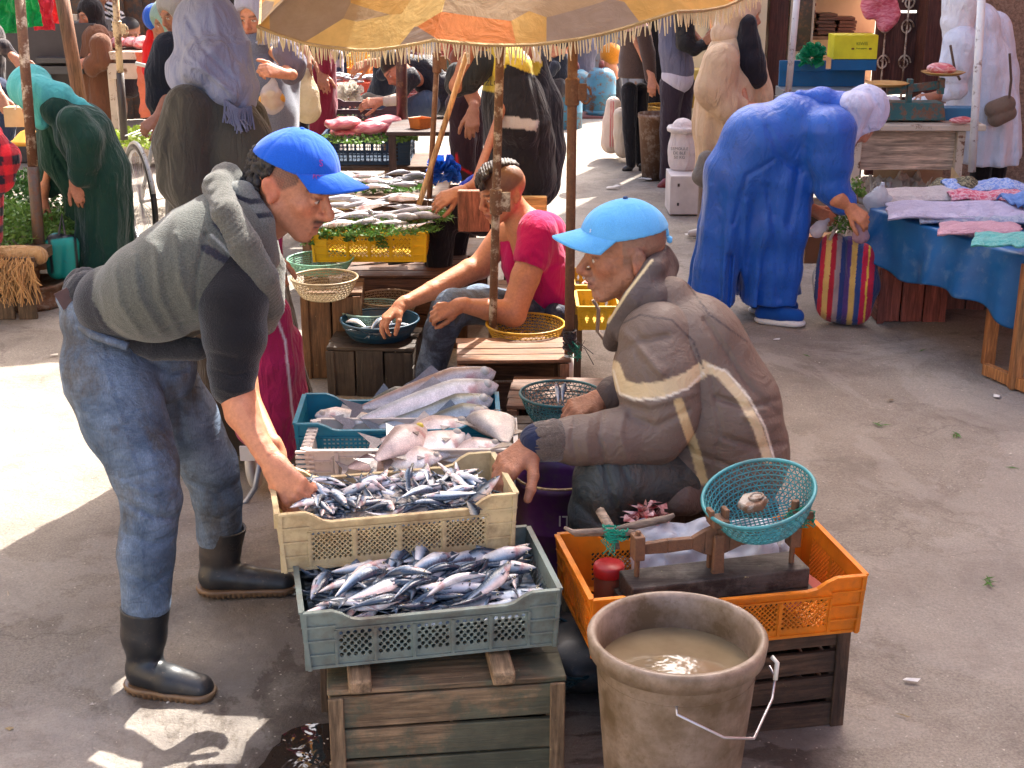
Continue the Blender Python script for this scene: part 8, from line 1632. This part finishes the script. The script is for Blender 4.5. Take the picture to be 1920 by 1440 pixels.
hs = thing('bag_strap', 'grey strap of a bag hanging over the yellow crate', 'strap', J(1120, 600, 5.2)); mb = MB(); mb.tube([J(1112, 562, 5.2), J(1122, 580, 5.2), J(1120, 620, 5.2), J(1135, 640, 5.2), J(1150, 648, 5.2)], .008, 5); mb.build('webbing', M('cloth', (130, 116, 104)), hs)
pk_ = thing('plaid_trolley', 'blue and white plaid shopping trolley behind the maroon coat', 'trolley', J(632, 140, 11.2)); part('bag', M('cloth', var=.1), pk_, [pj([(630, 105, 14), (630, 150, 15)], 11.2)], k=.01, h=.010, paint=plaid((190, 186, 196), (40, 48, 76), 60.)); mb = MB(); mb.tube([J(612, 95, 11.), J(614, 66, 11.), J(626, 66, 11.), J(630, 95, 11.)], .009, 6); mb.tube([J(610, 150, 11), J(608, 180, 11), J(640, 183, 11)], .009, 6); mb.build('frame', M('metal', (190, 190, 196), me=.6), pk_)
ruffle('plastic_bags', 'crumpled white plastic bags on the ground before the far red crate', J(652, 185, 9.6), FILM2, 90, .12)
# ------------------------------------------------------------ left stalls: herbs, meat, hanging clothes
gh = thing('herb_stall', 'wooden herb stall with sacking under the green vegetables', 'stall', (-2.75, 7.0, 0)); MB().box((-2.9, 7.3, .29), (1.1, 1.3, .05)).build('boards', M('wood', (120, 96, 74)), gh); mb = MB(); [mb.box((-3.4+i*.11, 6.66, .14), (.09, .02, .28)) for i in range(10)]; mb.build('front_boards', M('wood', (110, 88, 66), ax=2), gh, bev=.003)
leaves('herb_pile', 'large pile of fresh green herbs in front of the green djellaba', (-2.85, 7.25, .33), .55, .5, .16, 5200, GR2, s=.028, seed=8, stems=True); leaves('herb_pile', 'darker green leaves heaped at the back of the herb stall', (-2.8, 7.9, .36), .6, .4, .18, 2600, GR3, s=.035, seed=9)
leaves('spinach_pile', 'yellow green leaves lit by the sun behind the bicycle', J(300, 265, 9.6), .5, .3, .12, 1500, M('leaf', (140, 160, 60)), s=.04, seed=10); leaves('spinach_pile', 'dark green leaves behind the boy in the dark vest', J(640, 235, 9.), .2, .2, .08, 300, GR3, s=.03, seed=11)
rr = random.Random(33); mb = MB()
for i in range(900):
    a = rr.random(); c_ = Vector((-3.1+a*.75, 6.62+rr.uniform(-.03, .05), .30+rr.uniform(-.03, .03))); mb.tube([c_, c_+Vector((rr.uniform(-.04, .04), -rr.uniform(0, .05), -rr.uniform(.02, .06))), c_+Vector((rr.uniform(-.06, .06), -rr.uniform(.0, .06), -rr.uniform(.08, .2)))], .0022, 3)
mb.build('frayed_sacking', M('cloth', (196, 150, 96)), gh)
V = [(J(150, y, 7.25)) for y in (0,)]; S = SDF(.05); S.rc((-3.3, 6.7, .30), (-2.35, 6.72, .31), .06, .045); S.rc((-2.9, 6.64, .20), (-2.7, 6.64, .24), .05, .05); V, Fc = S.mesh(.012, disp=lambda p_: wr(p_, 24, .010, 5)); mk('sacking', V, Fc, M('cloth', (186, 146, 98), fold=2), gh, smooth=True)
q = P(68, 565, 0); wr_ = thing('wheel_rim_base', 'old steel wheel rim used as the parasol foot', 'parasol base', (q.x, 6.95, 0)); WR = M('metal', (134, 116, 100), rust=.35, ro=.6)
MB().lathe([(.05, .0), (.17, .0), (.18, .02), (.155, .04), (.15, .09), (.175, .11), (.165, .12), (.13, .10), (.06, .09), (.05, .1)], n=40).build('rim', WR, wr_, smooth=True, local=True); MB().lathe([(0, .2), (.055, .2), (.065, .19), (.05, .17), (.045, .12), (.06, .09), (0, .09)], n=24).build('hub', WR, wr_, smooth=True, local=True)
tbg = thing('shopping_bag', 'turquoise woven bag with black printed border on the left', 'bag', (J(118, 480, 7.0).x, 7.0, 0)); part('body', M('plastic', var=.1), tbg, [pj([(106, 458, 22), (108, 505, 20)], 7.0), pj([(130, 458, 18), (128, 508, 18)], 7.0)], k=.01, h=.008, col=(22, 150, 140), disp=lambda p_: wr(p_, 16, .006, 3), hz=.005, paint=lambda V, x, y, C: (lineset(C, x, y, [(84, 446), (146, 438)], 5, (34, 34, 40)), lineset(C, x, y, [(140, 440), (146, 510)], 3, (34, 34, 40)), lineset(C, x, y, [(92, 450), (98, 510)], 3, (40, 40, 50)), C)[-1]); mb = MB(); mb.tube([J(110, 440, 6.9), J(116, 402, 6.92), J(122, 440, 6.9)], .007, 6); mb.build('handle', M('plastic', (60, 60, 66)), tbg)
tbl = thing('carton', 'small brown carton with handles behind the turquoise scarf', 'carton', J(35, 215, 8.8)); MB().box(J(38, 218, 8.8), (.17, .1, .12)).build('box', M('plain', (190, 160, 120)), tbl); mb = MB(); mb.tube([J(28, 205, 8.7), J(34, 194, 8.7), J(42, 205, 8.7)], .006, 5); mb.build('handle', M('plastic', (220, 220, 216)), tbl)
q = J(55, 262, 8.6); MB().lathe([(0, .07), (.05, .05), (.10, .0), (.14, -.02), (0, -.02)], q, 24).build('spice_heap', M('plain', (206, 140, 40)), None, smooth=True, loc=q); tag(COL.objects['spice_heap'], 'heap of orange yellow spice behind the leaning pole', 'spice')
# bicycle between the green djellaba and the olive coat
bc_ = thing('bicycle', 'bicycle with white frame behind the green djellaba', 'bicycle', (J(268, 400, 8.).x, 8., 0)); wx = J(262, 350, 8.); 
for y, nm in ((8.0, 'rear'), (9.0, 'front')):
    c_ = Vector((wx.x+(y-8)*.15, y, .33)); Mw = Matrix.Rotation(R(-62), 3, 'Z'); tw = MB(); tw.tube([c_+Mw@Vector((.32*math.cos(a), 0, .32*math.sin(a))) for a in np.linspace(0, 2*math.pi, 49)[:-1]], .018, 8, close=True); wo = tw.build('wheel', M('rubber', (36, 36, 38)), bc_, smooth=True)
    tw = MB(); tw.tube([c_+Mw@Vector((.295*math.cos(a), 0, .295*math.sin(a))) for a in np.linspace(0, 2*math.pi, 49)[:-1]], .009, 6, close=True); [tw.tube([c_, c_+Mw@Vector((.295*math.cos(a), 0, .295*math.sin(a)))], .002, 3) for a in np.linspace(0, 2*math.pi, 29)[:-1]]; tw.build('rim', M('metal', (190, 190, 196), me=.7, ro=.3), wo)
mb = MB(); c_ = Vector((wx.x, 8., .33)); mb.tube([c_, c_+Vector((.1, .45, -.05)), c_+Vector((.05, .3, .4)), c_], .013, 6); mb.tube([c_+Vector((.05, .3, .4)), c_+Vector((.15, .85, .45)), c_+Vector((.1, .45, -.05))], .013, 6); mb.tube([c_+Vector((.15, 1., 0)), c_+Vector((.15, .9, .5)), c_+Vector((.12, .8, .62))], .012, 6); mb.tube([c_+Mw@Vector((.34*math.cos(a), 0, .34*math.sin(a))) for a in np.linspace(.3, 2.6, 14)], .012, 6); mb.tube([c_+Vector((-.15, .7, .72)), c_+Vector((.12, .8, .64)), c_+Vector((.35, .9, .72))], .012, 6); mb.build('frame', M('metal', (206, 204, 196), rust=.1, ro=.4), bc_, smooth=True); mb = MB(); [mb.tube([c_+Vector((-.06+i*.04, .0, .38)), c_+Vector((-.02+i*.04, .35, .38))], .004, 4) for i in range(4)]; mb.build('rack', M('metal', (190, 190, 196), me=.6), bc_)
# meat stall
ms_ = thing('meat_stall', 'white painted meat stall table on the left', 'stall', (J(265, 150, 11.3).x, 11.3, 0)); q = J(262, 96, 11.2); MB().box((q.x, 11.5, q.z-.03), (.55, .7, .06)).build('top', WT, ms_, bev=.004); MB().box((q.x, 11.16, q.z-.15), (.5, .03, .12)).build('front', WT, ms_, bev=.003)
for sx in (-1, 1): MB().box((q.x+sx*.24, 11.2, (q.z-.05)/2), (.05, .05, q.z-.06)).build('leg', WT, ms_, bev=.003)
MB().box((q.x-.02, 11.3, .14), (.5, .3, .12)).build('foot_board', WT, ms_)
for i in range(6): c_ = Vector((q.x-.22+i*.09, 11.4+.05*(i % 2), q.z+.045)); S = SDF(.03); S.el(c_, (.07, .14, .04)); S.el(c_+Vector((.02, -.05, .02)), (.05, .08, .03)); V, Fc = S.mesh(.010, disp=lambda p_: wr(p_, 24, .012, i)); tag(mk('meat_cut', V, Fc, MEAT, None, smooth=True, loc=c_), ['leftmost', 'second', 'third', 'fourth', 'fifth', 'rightmost'][i]+' red meat heap on the left meat stall', 'meat', 'meat heaps on the left stall')
sheet('orange_cloth', 'orange red cloth hanging beside the meat stall', 'cloth', J(278, 160, 11.), .16, .5, M('cloth', (214, 120, 90)), rx=R(88), amp=.05, seed=3)
# hanging clothes and dark stall furniture, upper left
for i, (x, w_, h_, c_, lb_) in enumerate(((22, .20, .34, (10, 140, 70), 'green garment hanging at the left of the pole'), (58, .12, .26, (14, 150, 80), 'green garment hanging at the right of the pole'), (80, .14, .30, (200, 40, 60), 'red garment hanging beyond the green ones'), (98, .12, .2, (214, 40, 50), 'bright red cloth end beside the wooden pole'))):
    sheet('hanging_garment', lb_, 'garment', J(x, 12+i*2, 9.6+i*.3), w_, h_, M('cloth', c_, fold=2), rx=R(88), amp=.08, f=8, seed=i, n=22)
q = J(128, 80, 11.4); sc2 = thing('display_scale', 'grey white boxed scale display on the dark stand', 'scale', q); MB().box(q, (.20, .08, .22), .1).build('panel', M('plastic', (150, 150, 160)), sc2, bev=.008); MB().box(J(122, 33, 11.4), (.2, .03, .05)).build('head', M('plastic', (170, 164, 150)), sc2, bev=.003); mb = MB(); mb.box(J(120, 110, 11.4), (.36, .3, .04)); mb.box(J(120, 118, 11.4)+Vector((0, 0, -.04)), (.4, .34, .06)); mb.build('stand_top', M('metal', (60, 60, 64)), sc2); [MB().box((J(x, 150, 11.3).x, 11.3, .36), (.03, .03, .72)).build('leg', M('metal', (60, 60, 64)), sc2) for x in (92, 150)]
q = J(60, 150, 10.8); MB().box((q.x-.1, 11.6, .55), (.9, .5, 1.1)).build('dark_cabinet', M('plain', (70, 66, 66)), None, loc=(q.x, 11.6, 0)); tag(COL.objects['dark_cabinet'], 'dark grey stall cabinet behind the turquoise scarf', 'cabinet')
# litter on the street
rr = random.Random(77); LF = [((1650, 795), 60), ((1795, 815), 20), ((1850, 1090), 10), ((1720, 655), 4), ((1505, 668), 2), ((1895, 875), 20)]
for i, ((x, y), a) in enumerate(LF):
    q = P(x, y, .006); mb = MB()
    for k in range(5 if i in (0, 1, 2) else 1): b = rr.uniform(0, 6.28); d = Vector((math.cos(b), math.sin(b), 0)); u = Vector((-d.y, d.x, 0)); o = q+Vector((rr.uniform(-.02, .02), rr.uniform(-.02, .02), 0)); mb.add([o-d*.028, o+u*.004+Vector((0, 0, .003)), o+d*.028, o-u*.004+Vector((0, 0, .001))], [(0, 1, 2, 3)])
    tag(mb.build('fallen_leaf', GR, None, loc=q), ['sprig of green leaves on the street right of the old man', 'green leaf bits by the round stain on the street', 'wilted leaf bunch on the street at the lower right', 'green bean leaf on the street below the tarp', 'thin green leaf on the street beside the jacket', 'green leaf scrap at the right edge of the street'][i], 'leaf')
for i, (x, y) in enumerate(((1150, 350), (1210, 335), (1300, 440), (600, 1105), (330, 1310), (935, 1240))):
    sheet('paper_scrap', ['white paper strip on the far street', 'torn plastic scrap on the far street by the bin', 'crumpled paper by the beige robe', 'pale scrap by the far boot', 'pale scrap beside the near boot', 'pale chip under the grey crate'][i], 'litter', P(x, y, .008), .10 if i < 3 else .04, .04 if i < 3 else .03, M('plain', (206, 200, 192)), amp=.02, seed=i, n=8)
mb = MB()
for i in range(1500):
    x = rr.uniform(-2, 3.0); y = rr.uniform(2.4, 7.5); s_ = rr.uniform(.0012, .004); c_ = Vector((x, y, .004+.0)); mb.add([c_+Vector((rr.gauss(0, s_), rr.gauss(0, s_), abs(rr.gauss(0, s_*.6)))) for _ in range(4)], [(0, 1, 2), (0, 2, 3), (1, 3, 2), (0, 3, 1)])
tag(mb.build('grit', M('plain', (190, 178, 164)), None, loc=(0, 0, 0)), 'pale grit and crumbs scattered over the street', 'grit', kind='stuff')

rr = random.Random(91); LT_ = ['white fish bone scrap', 'torn wet paper bit', 'small pale peel', 'grey cardboard crumb', 'flattened straw', 'pale string end']
for i in range(26):
    x, y = rr.uniform(0, 1900), rr.uniform(560, 1430); q = P(x, y, .006)
    if -.6 < q.x < .95 and 2.6 < q.y < 6.2: continue
    mb = MB(); a = rr.uniform(0, 6.28); d = Vector((math.cos(a), math.sin(a), 0)); u = Vector((-d.y, d.x, 0)); L_ = rr.uniform(.008, .03); w_ = L_*rr.uniform(.1, .6)
    mb.add([q-d*L_-u*w_, q+d*L_*.7-u*w_*.8, q+d*L_+u*w_+Vector((0, 0, .004)), q-d*L_*.6+u*w_, q+Vector((0, 0, .005))], [(0, 1, 4), (1, 2, 4), (2, 3, 4), (3, 0, 4)])
    tag(mb.build('litter_scrap', M('plain', rr.choice(((206, 196, 180), (176, 160, 140), (224, 220, 214), (120, 104, 84), (150, 130, 96)))), None, loc=q), rr.choice(LT_)+' lying loose on the street', 'litter', 'loose scraps on the street')
